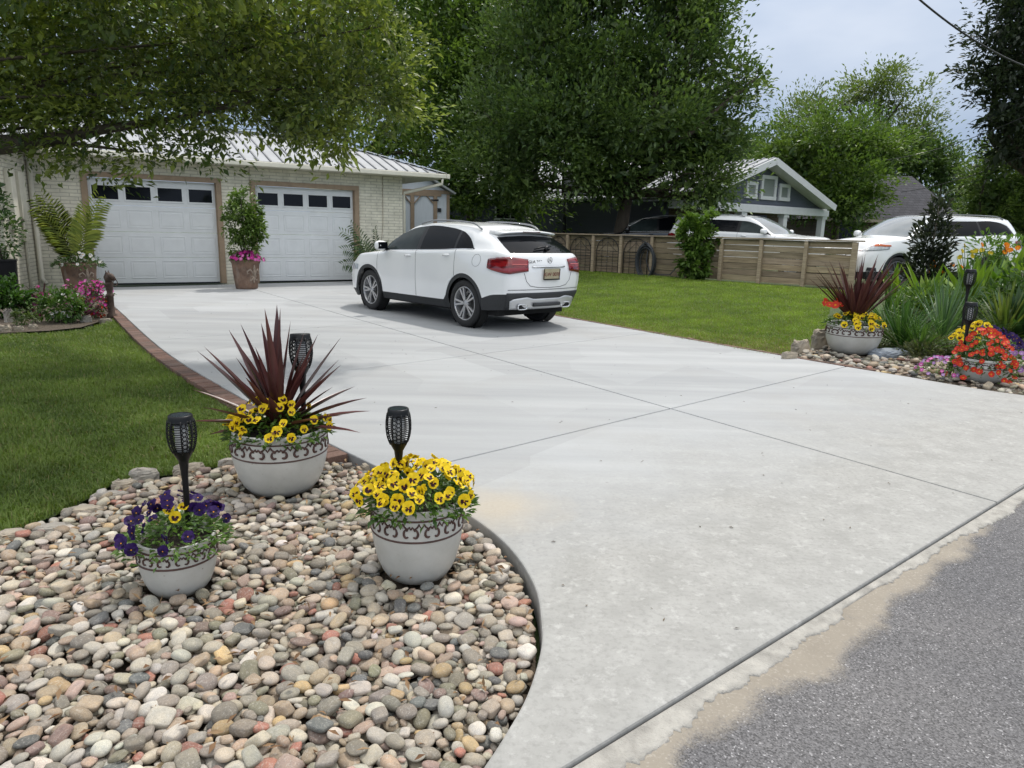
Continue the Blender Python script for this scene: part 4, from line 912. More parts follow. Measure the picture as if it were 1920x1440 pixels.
gt = MB(); gt.box(((uE + uLr) / 2, -.615, zE - .075), (uE - uLr, .11, .12)); gt.box((uE + .06, (vb - .67) / 2, zE - .075), (.11, vb + .67, .12)); gt.build('gutter', creamp, house, bevel=.02)
sf = MB(); sf.box(((uE + uLr) / 2, -.275, zE - .115), (uE - uLr, .55, .02)); sf.box(((uE + uR) / 2 + .004, vb / 2, zE - .117), (uE - uR - .01, vb, .02)); sf.build('soffit', creamp, house)
ds = MB(); ds.tube([(uE - .10, -.60, zE - .13), (uE - .10, -.58, zE - .28), (uR + .05, -.02, zE - .55), (uR + .06, .02, zE - .75), (uR + .06, .02, .1)], .045, 8); ds.build('downspout', creamp, house)
wm = MB(); u_ = hw(718, 400)[0]; wm.tube([(u_, -.03, zE - .13), (u_ - .02, -.04, 1.6), (u_ - .10, -.06, .9)], .006, 4); u2 = hw(470, 390)[0]; wm.tube([(u2, -.05, zE - .13), (u2 + .03, -.05, 1.9), (u2 + .05, -.05, .7)], .006, 4); wm.build('cable', tan, house)
# left wing: side wall running towards the camera, its downspout and utility boxes
q0 = W0 + We * (uL + .0); q1 = G0(22, 552)[:2]; we = unit(q1 - q0); wlen = np.linalg.norm(q1 - q0)
wing = thing('house_wing', 'cream brick side wall with utility boxes at the left edge', 'house', (*q0, 0), math.atan2(we[1], we[0]))
mb = MB(); mb.box((wlen / 2, -.121, 1.2), (wlen, .238, 3.4)); mb.box((wlen - .12, -2.4, 1.2), (.24, 4.3, 3.4)); mb.build('wall', white_brick, wing)
def wg(px, py): return plane_hit(px, py, q0, we)
mb = MB(); mb.box((wlen * .5 - .1, -2.2, 2.93), (wlen + 1.0, 5.4, .10)); mb.build('eave', creamp, wing)
mb = MB(); mb.tube([(.12, .07, 2.85), (.12, .07, .18), (.18, .16, .06)], .055, 8); mb.build('downspout', creamp, wing)
mb = MB(); mb.box((wlen * .42, .05, 1.95), (wlen * .2, .10, .95)); mb.box((wlen * .74, .06, 1.85), (wlen * .14, .12, 1.2)); mb.box((wlen * .42, .04, 1.12), (wlen * .1, .08, .22)); mb.tube([(wlen * .42, .03, 1.4), (wlen * .40, .03, .0)], .03, 6); mb.build('utility_box', creamp, wing, bevel=.01)
# shed behind the garage
sh0 = atY(752, 430, 25.); so_ = sh0[:2]
shed = thing('garden_shed', 'pale blue grey shed with tan trimmed barn doors behind the garage', 'shed', (*so_, 0), WRZ * .55); se = np.array([math.cos(WRZ * .55), math.sin(WRZ * .55)])
hs = lambda px, py: plane_hit(px, py, so_, se)
uS1, zS1 = hs(842, 362); zS0 = hs(756, 312)[1]; sidm = M('shed_siding', (.60, .645, .69), .6, .08, 8, stretch=(6, 1, .3)); 
uA = hs(773, 400)[0]; slope = (hs(812, 335)[1] - hs(848, 358)[1]) / (hs(848, 358)[0] - hs(812, 335)[0]); zA = zS1 + slope * (uS1 - uA)
mb = MB(); poly = [(2 * uA - uS1, -.3), (uS1, -.3), (uS1, zS1), (uA, zA), (2 * uA - uS1, zS1)]
mb.prism(poly, 0, 3.2, lambda v: (v[0], v[2], v[1])); mb.build('wall', sidm, shed, fix=True)
mb = MB()
for s_ in (1, -1): mb.bar((uA - s_ * .0, 1.5, zA + .06), (uA + s_ * (uS1 - uA + .16), 1.5, zS1 + .06 - slope * .16), 3.7, .06)
mb.build('roof', M('shed_roof', (.32, .34, .34), .5, .1, 4), shed)
mb = MB(); zd = hs(790, 366)[1]; x0, x1, xm = hs(752, 400)[0], hs(819, 400)[0], hs(773, 400)[0]; zb = .15
for xx in (x1 - .06, xm, x0 - .2): mb.box((xx, -.03, (zd + zb) / 2), (.13, .05, zd - zb))
mb.box(((x0 + x1) / 2, -.032, zd + .05), (x1 - x0 + .3, .05, .14)); mb.box(((x0 + uS1) / 2, -.031, zS1 + .02), (uS1 - x0 + .06, .05, .12)); mb.box((uS1 - .04, -.03, zS1 / 2), (.1, .05, zS1 - .12))
for (a, b) in (((xm + .06, zd - .28), (xm + .30, zd)), ((x1 - .12, zd - .28), (x1 - .36, zd)), ((xm - .06, zd - .28), (xm - .30, zd)), ((xm + .06, 1.15), (xm + .3, .9)), ((x1 - .12, 1.15), (x1 - .36, .9))): mb.bar((a[0], -.028, a[1]), (b[0], -.028, b[1]), .03, .1, (0, 1, 0))
mb.build('barn_door', tan, shed); mb = MB(); mb.box((uS1 - .35, -.03, hs(829, 394)[1]), (.12, .06, .12)); mb.box((x1 - .1, -.06, zd - .15), (.3, .02, .05)); mb.build('hinge', blk, shed)
lw = tag(MB().box((0, 0, .55), (1.6, .25, 1.3)).box((0, 0, 1.22), (1.66, .31, .06)).build('garden_wall', white_brick, None, (*(W0 + We * (uR + .9) + Wn * .3), 0), WRZ), 'low cream brick garden wall between the garage corner and the shed', 'garden wall')
# long dark house beyond the side fence
navy = M('navy_siding', (.040, .046, .060), .6, .15, 4, .3, 30, stretch=(.3, .3, 9))
o1 = atY(840, 400, 34.)[:2]; o2 = atY(1360, 400, 31.5)[:2]; le = unit(o2 - o1); gz = .34
lh = thing('long_house', 'long low dark blue house in the shade behind the big tree', 'house', (*o1, gz), math.atan2(le[1], le[0])); ll = np.linalg.norm(o2 - o1)
hl = lambda px, py: (lambda r: (r[0], r[1] - gz))(plane_hit(px, py, o1, le))
zl = hl(1040, 371)[1]
mb = MB(); mb.box((ll / 2, 3, zl / 2 - .2), (ll, 6, zl + .4)); mb.build('wall', navy, lh)
mb = MB(); y0, y1 = -.6, 6.6; zr_ = zl + 1.9
mb.add([(-.6, y0, zl), (ll + .6, y0, zl), (ll + .6, 3, zr_), (-.6, 3, zr_), (-.6, y1, zl), (ll + .6, y1, zl)], [(0, 1, 2, 3), (3, 2, 5, 4), (0, 3, 4), (1, 5, 2)]); mb.build('roof', M('light_metal_roof', (.45, .47, .5), .4, .1, 3, metal=.2), lh)
mb = MB(); mb.box((ll / 2, -.62, zl - .06), (ll + 1.2, .05, .16)); mb.build('fascia', M('white_trim', (.72, .73, .74), .5, .05, 5), lh)
for pa, pb, ya, yb in ((1067, 1118, 384, 412), (930, 985, 386, 412), (1190, 1235, 384, 410)):
    a, z1_ = hl(pa, ya); b, z0_ = hl(pb, yb); fr = MB(); wtrim = M('window_trim', (.62, .62, .58), .5, .05, 5)
    for c_, d_ in ((((a + b) / 2, -.03, z1_), (b - a + .1, .06, .07)), (((a + b) / 2, -.04, z0_), (b - a + .14, .1, .1)), ((a, -.03, (z0_ + z1_) / 2), (.07, .055, z1_ - z0_ - .1)), ((b, -.03, (z0_ + z1_) / 2), (.07, .055, z1_ - z0_ - .1)), (((a + b) / 2, -.03, (z0_ + z1_) / 2), (.05, .05, z1_ - z0_ - .1))): fr.box(c_, d_)
    f = fr.build('window', wtrim, lh); MB().box(((a + b) / 2, -.012, (z0_ + z1_) / 2), (b - a, .02, z1_ - z0_)).build('pane', glassd, f)
# gable house
g0 = np.array([8.71 * 27.5 / 27, 27.5]); ge = unit(np.array([.804, .595])); gb = thing('gable_house', 'slate blue gabled house with white trim and a column porch', 'house', (*g0, gz), math.atan2(ge[1], ge[0]))
hg = lambda px, py: (lambda r: (r[0], r[1] - gz))(plane_hit(px, py, g0, ge))
slate = M('slate_siding', (.105, .118, .155), .6, .12, 3, .25, 20, stretch=(.4, .4, 8)); wt = M('white_trim', (.72, .73, .74))
hgv = lambda px, py: (lambda r: (r[0], r[1] - gz))(plane_hit(px, py, g0, ge, -.62)); uA, zA = hgv(1456, 303); uRe, zRe = hgv(1567, 389); zb0 = hg(1440, 388)[1]; uC = hg(1540, 430)[0]; sl_ = (zA - zRe) / (uRe - uA); uLe = 2 * uA - uRe
mb = MB(); wr = uC + .12; wlft = 2 * uA - wr; zwr = zA - sl_ * (wr - uA)
mb.prism([(wlft, zb0), (wr, zb0), (wr, zwr), (uA, zA - .04), (wlft, zwr)], 0, .3, lambda v: (v[0], v[2], v[1])); mb.build('gable_wall', slate, gb, fix=True)
# lap siding ridges
lp = MB()
for z_ in np.arange(zb0 + .1, zA - .3, .17):
    hw_ = (zA - .06 - z_) / sl_; a, b = max(wlft, uA - hw_), min(wr, uA + hw_); lp.box(((a + b) / 2, -.006, z_), (b - a, .016, .018))
lp.build('siding_lap', slate, gb)
rf = MB()
for s_ in (1, -1): rf.bar((uA, 4.2, zA + .1), (uA + s_ * (uRe - uA), 4.2, zRe + .06), 9.6, .07)
for v_ in np.arange(-.5, 9, .42):
    for s_ in (1, -1): rf.bar((uA, v_, zA + .15), (uA + s_ * (uRe - uA), v_, zRe + .11), .04, .05)
rf.build('roof', metal_roof, gb)
bb = MB()
for s_ in (1, -1): bb.bar((uA, -.62, zA + .02), (uA + s_ * (uRe - uA), -.62, zRe - .03), .05, .24); bb.bar((uA, -.3, zA - .02), (uA + s_ * (uRe - uA), -.3, zRe - .06), .6, .03)
bb.build('barge_board', wt, gb)
mb = MB(); mb.box(((wlft + wr) / 2, .05, zb0 - .12), (wr - wlft + .1, .42, .24)); mb.build('porch_beam', wt, gb)
for px in (1389, 1468, 1540):
    u_ = hg(px, 430)[0]; mb = MB(); mb.box((u_, .05, (zb0 - .24) / 2 - .1), (.24, .24, zb0 - .04)); mb.box((u_, .05, zb0 - .30), (.32, .32, .12)); mb.build('porch_column', wt, gb, bevel=.01)
redb = bricknode('brown_brick', (.15, .095, .07), (.11, .07, .055), (.2, .18, .16), .22, .075, .008)
mb = MB(); mb.box(((wlft + wr) / 2, 2.2, zb0 / 2 - .2), (wr - wlft, .3, zb0 + .4)); mb.build('porch_wall', redb, gb); mb = MB(); mb.box((wlft, 4.6, zb0 / 2 - .2), (.3, 8.4, zb0 + .4)); mb.box((wr, 5.5, zb0 / 2 - .2), (.3, 6.2, zb0 + .4)); mb.build('side_wall', navy, gb)
mb = MB(); mb.box(((wlft + wr) / 2, 2.03, 1.05), (.95, .06, 2.1)); mb.build('front_door', M('door_dark', (.03, .032, .036), .4, .1, 5), gb)
mb = MB(); mb.box((hg(1500, 430)[0], 2.03, 1.4), (1.2, .05, 1.3)); mb.build('porch_window', glassd, gb)
mb = MB(); mb.box(((wlft + wr) / 2, 1.1, zb0 + .02), (wr - wlft - .05, 2.4, .06)); mb.build('porch_ceiling', wt, gb)
blind = M('window_blind', (.24, .27, .25), .4, .1, 4, stretch=(.1, .1, 30))
for pa, pb, ya, yb in ((1425, 1454, 329, 375), (1397, 1418, 340, 372), (1459, 1479, 345, 377)):
    a, b = hg(pa, (ya + yb) / 2)[0], hg(pb, (ya + yb) / 2)[0]; z1_ = hg((pa + pb) / 2, ya)[1]; z0_ = hg((pa + pb) / 2, yb)[1]; fr = MB(); q = .13
    for c_, d_ in ((((a + b) / 2, -.03, z1_ - q / 2), (b - a, .08, q)), (((a + b) / 2, -.035, z0_ + q / 2), (b - a, .1, q)), ((a + q / 2, -.03, (z0_ + z1_) / 2), (q, .08, z1_ - z0_ - 2 * q)), ((b - q / 2, -.03, (z0_ + z1_) / 2), (q, .08, z1_ - z0_ - 2 * q))): fr.box(c_, d_)
    f = fr.build('window', wt, gb); MB().box(((a + b) / 2, -.016, (z0_ + z1_) / 2), (b - a - .2, .02, z1_ - z0_ - .2)).build('pane', blind, f)
# dark hipped roof house far right
hY = 42.; r0, r1_ = atY(1650, 327, hY), atY(1722, 332, hY); e0, e1 = atY(1560, 409, hY - 3.5), atY(1815, 409, hY - 3.5)
ho = e0[:2]; fh = thing('hip_roof_house', 'brown brick house with a large dark shingled hip roof beyond the right car', 'house', (ho[0], ho[1], 0), 0)
sh = bricknode('shingles', (.062, .062, .072), (.045, .045, .053), (.028, .028, .033), .3, .14, .012, ax=(0, 2), rough=.9)
rel = lambda p: (p[0] - ho[0], p[1] - ho[1], p[2])
ze = e0[2]; wid_ = e1[0] - e0[0]; R0_, R1_ = rel(r0), rel(r1_); R0_ = (R0_[0] - .5, 4.2, R0_[2]); R1_ = (R1_[0], 4.2, R0_[2])
mb = MB(); mb.add([(-.4, 0, ze), (wid_, 0, ze), R1_, R0_, (wid_, 8.4, ze), (-.4, 8.4, ze)], [(0, 1, 2, 3), (1, 4, 2), (4, 5, 3, 2), (5, 0, 3)]); mb.build('roof', sh, fh)
mb = MB(); mb.box((wid_ / 2, 4.2, ze / 2), (wid_ - .9, 7.4, ze - .06)); mb.build('wall', redb, fh)
mb = MB(); mb.box((wid_ / 2 - .2, -.03, ze - .09), (wid_ + .4, .06, .16)); mb.build('fascia', M('tan_fascia', (.36, .30, .24), .5, .1, 5), fh)
for u_ in (1.2, 3.4, 5.2): MB().box((u_, .46, 1.7), (1.1, .08, 1.4)).build('window', glassd, fh)
# ------------------------------------------------------------------ fence
f0, f1 = G(1000, 501)[:2], G(1606, 541)[:2]; fe = unit(f1 - f0); fl = np.linalg.norm(f1 - f0); fn = np.array([fe[1], -fe[0]])   # fn points to us
if fn @ (-f0) < 0: fn = -fn
hf = lambda px, py: plane_hit(px, py, f0, fe)
fence = thing('plank_fence', 'low weathered plank fence with square posts along the side lawn', 'fence', (*f0, 0), math.atan2(fe[1], fe[0]))
sgn = -1 if fn @ np.array([-fe[1], fe[0]]) < 0 else 1
ftop = .5 * (hf(1600, 458)[1] + hf(1110, 437)[1]); print('FENCE', ftop, fl, hf(1600, 458), hf(1110, 437), f0, f1)
pm = bpy.data.materials.new('fence_wood'); t = NT(pm); co = t.coords(); gr = t.mapping(co, (.9, 14, 14))
c = t.mix(t.mapr(t.noise(gr, 2.2, 6, .7), .3, .7), (.17, .135, .092), (.40, .325, .225)); kn = t.mapr(t.vor(t.mapping(co, (1.2, 6, 6)), 1.9), .02, .12, .75, 0); c = t.mix(kn, c, (.06, .04, .025)); c = t.mix(1.0, c, t.attr(), 'MULTIPLY')
t.out(c, .8, t.bump(t.noise(gr, 6, 5), .3, .01), 0, .25)
pxs = [1000, 1030, 1066, 1114, 1166, 1224, 1290, 1354, 1428, 1512, 1603]; us = [hf(q, 480)[0] for q in pxs]
for i in range(len(us) - 1):
    mb = MB(); new = i >= 6; nb = 7; gzz = float(gh(*(f0 + fe * (us[i] + us[i + 1]) / 2))); bh = (ftop - gzz) / nb
    for k in range(nb):
        q = rng.uniform(.68, 1.12) * (1.12 if new else .70); mb.tint = (q, q * rng.uniform(.96, 1.02), q * rng.uniform(.9, 1.02))
        mb.box(((us[i] + us[i + 1]) / 2, rng.normal() * .003, gzz + bh * (k + .5) + rng.normal() * .003), (us[i + 1] - us[i] - .004, .022, bh - .011), Matrix.Rotation(rng.normal() * .004, 3, 'Y'))
    mb.build('plank_panel', pm, fence, tint=True)
for i, u_ in enumerate(us):
    mb = MB(); gzz = float(gh(*(f0 + fe * u_))); mb.tint = (1.0,) * 3 if i < 7 else (1.2,) * 3; w_ = .09 if i < 10 else .12
    mb.box((u_, sgn * .062, (gzz + ftop) / 2 - .1), (w_, .09, ftop - gzz + .2 - .02)); mb.build('post', pm, fence, tint=True, bevel=.004)
mb = MB(); mb.tint = (1.0,) * 3; mb.box((fl / 2, sgn * .03, ftop + .018), (fl + .1, .17, .035)); mb.build('cap_rail', pm, fence, tint=True, bevel=.004)
# arched wire trellises leaning on the fence
ironm = M('black_iron', (.012, .012, .012), .5, .2, 30)
for i, (pa, pb, lb) in enumerate(((1032, 1062, 'arched black wire trellis on the fence, partly behind the parked car'), (1071, 1109, 'arched black wire trellis on the fence, next to the car tail light'), (1120, 1161, 'arched black wire trellis on the fence, third along from the car side'), (1171, 1216, 'arched black wire trellis on the fence, left of the hanging hose'))):
    a, b = hf(pa, 480)[0], hf(pb, 480)[0]; w_ = b - a; p = f0 + fe * (a + b) / 2 + fn * .05; gzz = float(gh(*p)); H_ = ftop - gzz - .06; rr = w_ / 2
    mb = MB(); arc = [(-rr, 0, 0), (-rr, 0, H_ - rr)] + [(-rr * math.cos(q), 0, H_ - rr + rr * math.sin(q)) for q in np.linspace(.2, PI - .2, 9)] + [(rr, 0, H_ - rr), (rr, 0, 0)]
    mb.tube(arc, .012, 5)
    for k in (-.5, 0, .5): mb.tube([(rr * k, 0, 0), (rr * k, 0, H_ - rr + rr * math.sqrt(1 - k * k))], .007, 4)
    for z_ in np.linspace(.1, H_ - rr, 7): mb.tube([(-rr, 0, z_), (rr, 0, z_)], .006, 4)
    for s_ in (-1, 1): mb.tube([(0, 0, H_ - rr * .3), (s_ * rr * .4, 0, H_ - rr * .7), (s_ * rr * .8, 0, H_ - rr)], .006, 4)
    tag(mb.build('wire_trellis', ironm, None, (*p, gzz), math.atan2(fe[1], fe[0])), lb, 'trellis', 'arched wire trellises along the fence')
u_ = hf(1217, 480)[0]; p = f0 + fe * u_ + fn * .16; gzz = float(gh(*p)); mb = MB()
zc = .5 * (hf(1217, 462)[1] + hf(1217, 516)[1]); 
for k in range(11):
    a_, b_, ox = rng.uniform(.24, .32), rng.uniform(.40, .50), rng.normal() * .02
    mb.tube([(a_ * math.cos(q) + ox, .012 * (k - 5) , zc - gzz + .02 * rng.normal() * 0 + b_ * math.sin(q) - (.5 - b_) * .6) for q in np.linspace(PI / 2, PI / 2 + 2 * PI, 26)], .017, 6)
mb.tube([(.05, .03, zc - gzz + .42), (0, .03, zc - gzz), (.12, .03, .1), (.4, .04, .03), (.8, .0, .05), (1.0, -.03, .25)], .016, 6)
hose = thing('garden_hose', 'coiled dark garden hose hanging on the fence post', 'hose', (*p, gzz), math.atan2(fe[1], fe[0])); mb.build('hose_coil', M('hose_rubber', (.035, .04, .045), .5, .2, 20), hose)
MB().tube([(0, .02, zc - gzz + .5), (0, -.10, zc - gzz + .46), (0, -.1, zc - gzz + .56)], .02, 6).build('hook', ironm, hose)
# basketball hoop beyond the fence
p = atY(1057, 440, 29.); hp = thing('basketball_hoop', 'basketball hoop on a dark pole in front of the long dark house', 'basketball hoop', (p[0], p[1], gz), .1); zb_ = z_at(p[0], p[1], 366) - gz
MB().tube([(0, 0, 0), (0, 0, zb_ + .3)], .07, 8).build('pole', ironm, hp); mb = MB()
for c_, d_ in (((.45, -.35, zb_), (1.3, .05, .08)), ((.45, -.35, zb_ + .85), (1.3, .05, .08)), ((-.17, -.35, zb_ + .42), (.08, .05, .85)), ((1.07, -.35, zb_ + .42), (.08, .05, .85))): mb.box(c_, d_)
mb.build('frame', ironm, hp); MB().box((.45, -.35, zb_ + .42), (1.2, .02, .8)).build('backboard', M('backboard', (.55, .57, .6), .2, .1, 3), hp)
MB().tube([(.45 + .23 * math.cos(q), -.62 + .23 * math.sin(q), zb_ + .14) for q in np.linspace(0, 2 * PI, 20)], .012, 5).build('rim', ironm, hp); MB().tube([(0, 0, zb_ - .3), (.45, -.33, zb_ + .3)], .04, 6).build('arm', ironm, hp)
# ------------------------------------------------------------------ hitching post, terracotta pots
p = G0(210, 592); hgt = z_at(p[0], p[1], 507); hpst = thing('hitching_post', 'rusty horse head hitching post at the corner of the front lawn', 'hitching post', tuple(p), -.2); rust = M('rust', (.075, .045, .032), .7, .4, 18, .5, 50); k = hgt
mb = MB(); mb.lathe([(.075, -.05), (.075, .02), (.05, .04), (.046, .42 * k), (.062, .44 * k), (.062, .47 * k), (.045, .49 * k), (.042, .54 * k), (.055, .60 * k), (.05, .66 * k), (.06, .68 * k), (.06, .72 * k), (.05, .74 * k), (.0, .75 * k)], 18)
mb.tube([(0, 0, .72 * k), (.0, 0, .84 * k), (.02, 0, .90 * k)], [.052, .056, .045], 10); mb.tube([(-.02, 0, .90 * k), (.05, 0, .875 * k), (.11, 0, .80 * k)], [.045, .045, .03], 10)
for s_ in (-1, 1): mb.tube([(-.01, s_ * .025, .92 * k), (-.015, s_ * .03, 1.0 * k)], [.018, .004], 6)
mb.tube([(-.05, 0, .74 * k), (-.065, 0, .85 * k), (-.035, 0, .95 * k)], [.012, .02, .01], 6); mb.build('post', rust, hpst)
MB().tube([(.115, .045 * math.cos(q), .78 * k + .045 * math.sin(q) - .03) for q in np.linspace(0, 2 * PI, 18)], .007, 5).build('ring', rust, hpst)
terra = bpy.data.materials.new('terracotta'); t = NT(terra); co = t.coords()
c = t.mix(t.mapr(t.noise(co, 4, 6, .65), .35, .65), (.11, .075, .058), (.24, .15, .105)); c = t.mix(t.mapr(t.noise(t.mapping(co, (3, 3, .8)), 3, 5), .52, .7, 0, .6), c, (.30, .26, .22)); t.out(c, .75, t.bump(t.noise(co, 20, 5), .3, .01), 0, .3)
def terrapot(px, py, wtop, pytop, label, seed):
    p = G0(px, py); R_ = wd_at(p, wtop) / 2; p[:2] += Wn * 0 ; H_ = z_at(p[0], p[1], pytop)
    t_ = thing('terracotta_pot', label, 'planter', tuple(p), WRZ - PI / 2 + .45, 'terracotta pots by the garage doors')
    MB().lathe([(0, 0), (.72 * R_, 0), (.76 * R_, .04 * H_), (.86 * R_, .45 * H_), (.94 * R_, .86 * H_), (1.0 * R_, .92 * H_), (1.02 * R_, .96 * H_), (1.0 * R_, 1.0 * H_), (.92 * R_, 1.0 * H_), (.9 * R_, .88 * H_), (0, .87 * H_)], 40).build('pot_body', terra, t_)
    mb = MB(); sc = .30 * H_
    def on(x, z): rr = R_ * (.76 + .22 * z / H_) ; a = -x / rr; return (rr * math.cos(a), rr * math.sin(a), z)
    def st(pts, r_): mb.tube([on(x * sc, .5 * H_ + z * sc) for x, z in pts], [r_ * sc * max(.25, math.sin(PI * (i + .6) / (len(pts) + .3))) for i in range(len(pts))], 6)
    st([(0, -.25), (-.02, .25), (0, .7), (0, 1.15)], .17)
    for s_ in (-1, 1): st([(s_ * .12, -.15), (s_ * .22, .3), (s_ * .5, .62), (s_ * .82, .42), (s_ * .78, .12), (s_ * .58, .18)], .12); st([(s_ * .1, -.2), (s_ * .2, -.5), (s_ * .42, -.68), (s_ * .5, -.5)], .09)
    st([(0, -.25), (0, -.6), (0, -.95)], .13); st([(-.36, -.18), (0, -.15), (.36, -.18)], .09)
    mb.build('fleur_emblem', M('emblem_pale', (.30, .24, .19), .8, .3, 20), t_); return p, R_, H_
tp1, tr1, th1 = terrapot(152, 546, 62, 493, 'terracotta pot with a pale fleur emblem holding the palm left of the garage doors', 0)
tp2, tr2, th2 = terrapot(463, 541, 52, 487, 'terracotta pot holding a climbing vine between the two garage doors', 1)
# ------------------------------------------------------------------ palms, vine, left flower bed
def palm(name, label, base, fronds, lw, cA, cB, nl=46, leafL=.32, inpl=.8):
    t_ = thing(name, label, 'palm', tuple(base), 0)
    for (az_, el, L, dr) in fronds:
        d = np.array([math.cos(az_) * math.cos(el), math.sin(az_) * math.cos(el), math.sin(el)]); p = np.array([0, 0, 0.]) ; path = []; ds_ = []
        for k in range(25): path.append(p.copy()); ds_.append(d.copy()); p = p + d * L / 24; d = unit(d - np.array([0, 0, dr * (k / 24) * .09]))
        mb = MB(); mb.tube(path, np.linspace(.014, .003, 25) * lw / .03, 5); sv = np.array(mb.V); sF = np.array([q for q in mb.F if len(q) == 4])
        path, ds_ = np.array(path), np.array(ds_); s_ = np.linspace(.16, 1, nl); ix = np.clip((s_ * 24).astype(int), 0, 24); P = path[ix]; D0 = ds_[ix]; sdv = np.cross(D0, [0, 0, 1.]) + 1e-5; sdv = unit(unit(sdv) * (1 - inpl) + unit(np.cross(sdv, D0)) * inpl); sg = np.where(np.arange(nl) % 2, 1, -1)[:, None]
        D = unit(D0 * .62 + sdv * sg * 1.0 + [0, 0, .16] + rng.normal(size=(nl, 3)) * .07); LL = leafL * (1 - .55 * np.abs(s_ - .45) / .55)
        n_ = np.cross(D, D0) * sg; v, f, tt = leaves(P, D, n_, LL, lw, mixcol(cA, cB, rng.random(nl)), .1, .25)
        link('frond', npmesh('frond', np.concatenate([v, sv]), [f, sF + len(v)], np.concatenate([tt, np.tile([.16, .18, .05], (len(sv), 1))])), leafm, t_)
    return t_
ca = math.atan2(We[1], We[0])
palm('potted_palm', 'feathery palm with a yellow green and a darker frond fan beside the garage door', (tp1[0], tp1[1], tp1[2] + th1 * .85), [(ca + PI + a, R_(e), L, d) for a, e, L, d in ((.1, 70, 1.55, .7), (-.2, 75, 1.6, .8), (.3, 65, 1.4, .6), (0, 79, 1.35, .5))] + [(ca + a, R_(e), L, d) for a, e, L, d in ((.1, 73, 1.55, 1.0), (-.25, 77, 1.6, 1.0), (0, 82, 1.3, .5))], .0125, (.12, .18, .025), (.32, .36, .055), 110, .38)
t_ = thing('bedding_plant', 'white flowering foliage around the foot of the potted palm', 'bedding plant', (tp1[0], tp1[1], tp1[2] + th1 * .95), 0)
foliage_dome('foliage', t_, tr1 * 1.35, .26, 700, .08, .03, (.03, .07, .02), (.07, .13, .04), 0, .2, .1); put_flowers(t_, TRUMP['white'], 16, tr1 * 1.3, .25, .075, 0, (.3, -.9, .4))
palm('bush_palm', 'small spiky palm against the brick wall behind the parked car', G0(712, 531), [(ca + a, R_(e), L, d) for a, e, L, d in ((3.0, 66, 1.75, 1.2), (3.3, 58, 1.5, 1.4), (2.6, 72, 1.75, 1.0), (.2, 52, 1.5, 1.0), (-.1, 60, 1.55, 1.0), (.5, 48, 1.3, 1.0), (3.9, 64, 1.4, 1.2), (-1.6, 68, 1.3, 1.2), (1.5, 78, 1.5, .6), (3.1, 45, 1.2, 1.2))], .03, (.04, .085, .035), (.11, .16, .06), 60, .36)
h_ = 1.55
shrub('climbing_vine', 'tall leafy climbing vine between the garage doors', 'vine', (tp2[0], tp2[1], tp2[2] + th2 * .9), [(0, 0, .45, .38, .34, .4), (-.04, 0, .85, .50, .4, .42), (0, 0, 1.2, .42, .34, .36), (-.08, 0, 1.5, .22, .2, .26), (.25, 0, .7, .28, .25, .3)], 3000, .11, .05, (.035, .085, .015), (.17, .25, .06), clump=16)
t_ = thing('bedding_plant', 'pink petunias at the foot of the climbing vine', 'bedding plant', (tp2[0] + .05, tp2[1] - .03, tp2[2] + th2 * .97), 0)
foliage_dome('foliage', t_, tr2 * 1.15, .14, 260, .07, .03, gA, gB); put_flowers(t_, TRUMP['magenta'] + TRUMP['pink'], 34, tr2 * 1.15, .18, .085, .02, (.3, -.9, .4), sel=lambda p: p[1] < .15)
# left bed
LB = [G0(*q)[:2] for q in ((-300, 640), (0, 620), (90, 616), (150, 610), (205, 594), (214, 573), (180, 556), (150, 546), (60, 546), (-300, 560))]
me = bpy.data.meshes.new('flower_bed'); me.from_pydata([(x, y, -.03) for x, y in LB], [], [tuple(range(len(LB)))]); me.update()
if me.polygons[0].normal.z < 0: me.flip_normals()
tag(link('flower_bed', me, M('bed_soil', (.085, .065, .045))), kind='structure')
GL = 'flowering plants in the bed by the front lawn'
def bedplant(name, label, cat, px, py, w_, hgt, n, L, W, cA, cB, fl=None, depth=.7):
    p, s1 = pxm(px, py, w_); return shrub(name, label, cat, p, [(0, 0, hgt * .45, s1 * .5, s1 * .5 * depth, hgt * .5), (s1 * .2, 0, hgt * .5, s1 * .35, s1 * .4 * depth, hgt * .45), (-s1 * .22, 0, hgt * .4, s1 * .33, s1 * .4 * depth, hgt * .42)], n, L, W, cA, cB, GL, flowers=fl, clump=14, stems=False)
bedplant('bedding_plant', 'magenta flowering mound below the palm pot', 'bedding plant', 163, 575, 74, .48, 600, .07, .03, (.04, .09, .02), (.12, .16, .05), (TRUMP['magenta'] + TRUMP['pink'], 150, .07))
bedplant('bedding_plant', 'dusty red flowering mound beside the hitching post', 'bedding plant', 182, 592, 46, .38, 450, .06, .02, (.03, .07, .03), (.10, .13, .06), (TRUMP['red'] + TRUMP['magenta'], 80, .05))
bedplant('bedding_plant', 'green shrubby plant with tiny white flowers in the middle of the left bed', 'bedding plant', 118, 600, 74, .46, 1200, .08, .035, (.045, .11, .02), (.13, .23, .05), (TRUMP['white'], 22, .05))
bedplant('bedding_plant', 'pink flowering plant left of the white flowered shrub', 'bedding plant', 68, 590, 42, .42, 450, .07, .02, (.05, .09, .03), (.12, .16, .06), (TRUMP['pink'] + TRUMP['magenta'], 60, .06))
bedplant('bedding_plant', 'glossy dark green shrub at the left frame edge', 'shrub', 12, 592, 92, .60, 1300, .10, .05, (.025, .075, .012), (.08, .17, .03))
bedplant('bedding_plant', 'small grey green rosette by the rocks of the left bed', 'bedding plant', 48, 606, 40, .22, 350, .07, .02, (.06, .10, .03), (.14, .19, .07))
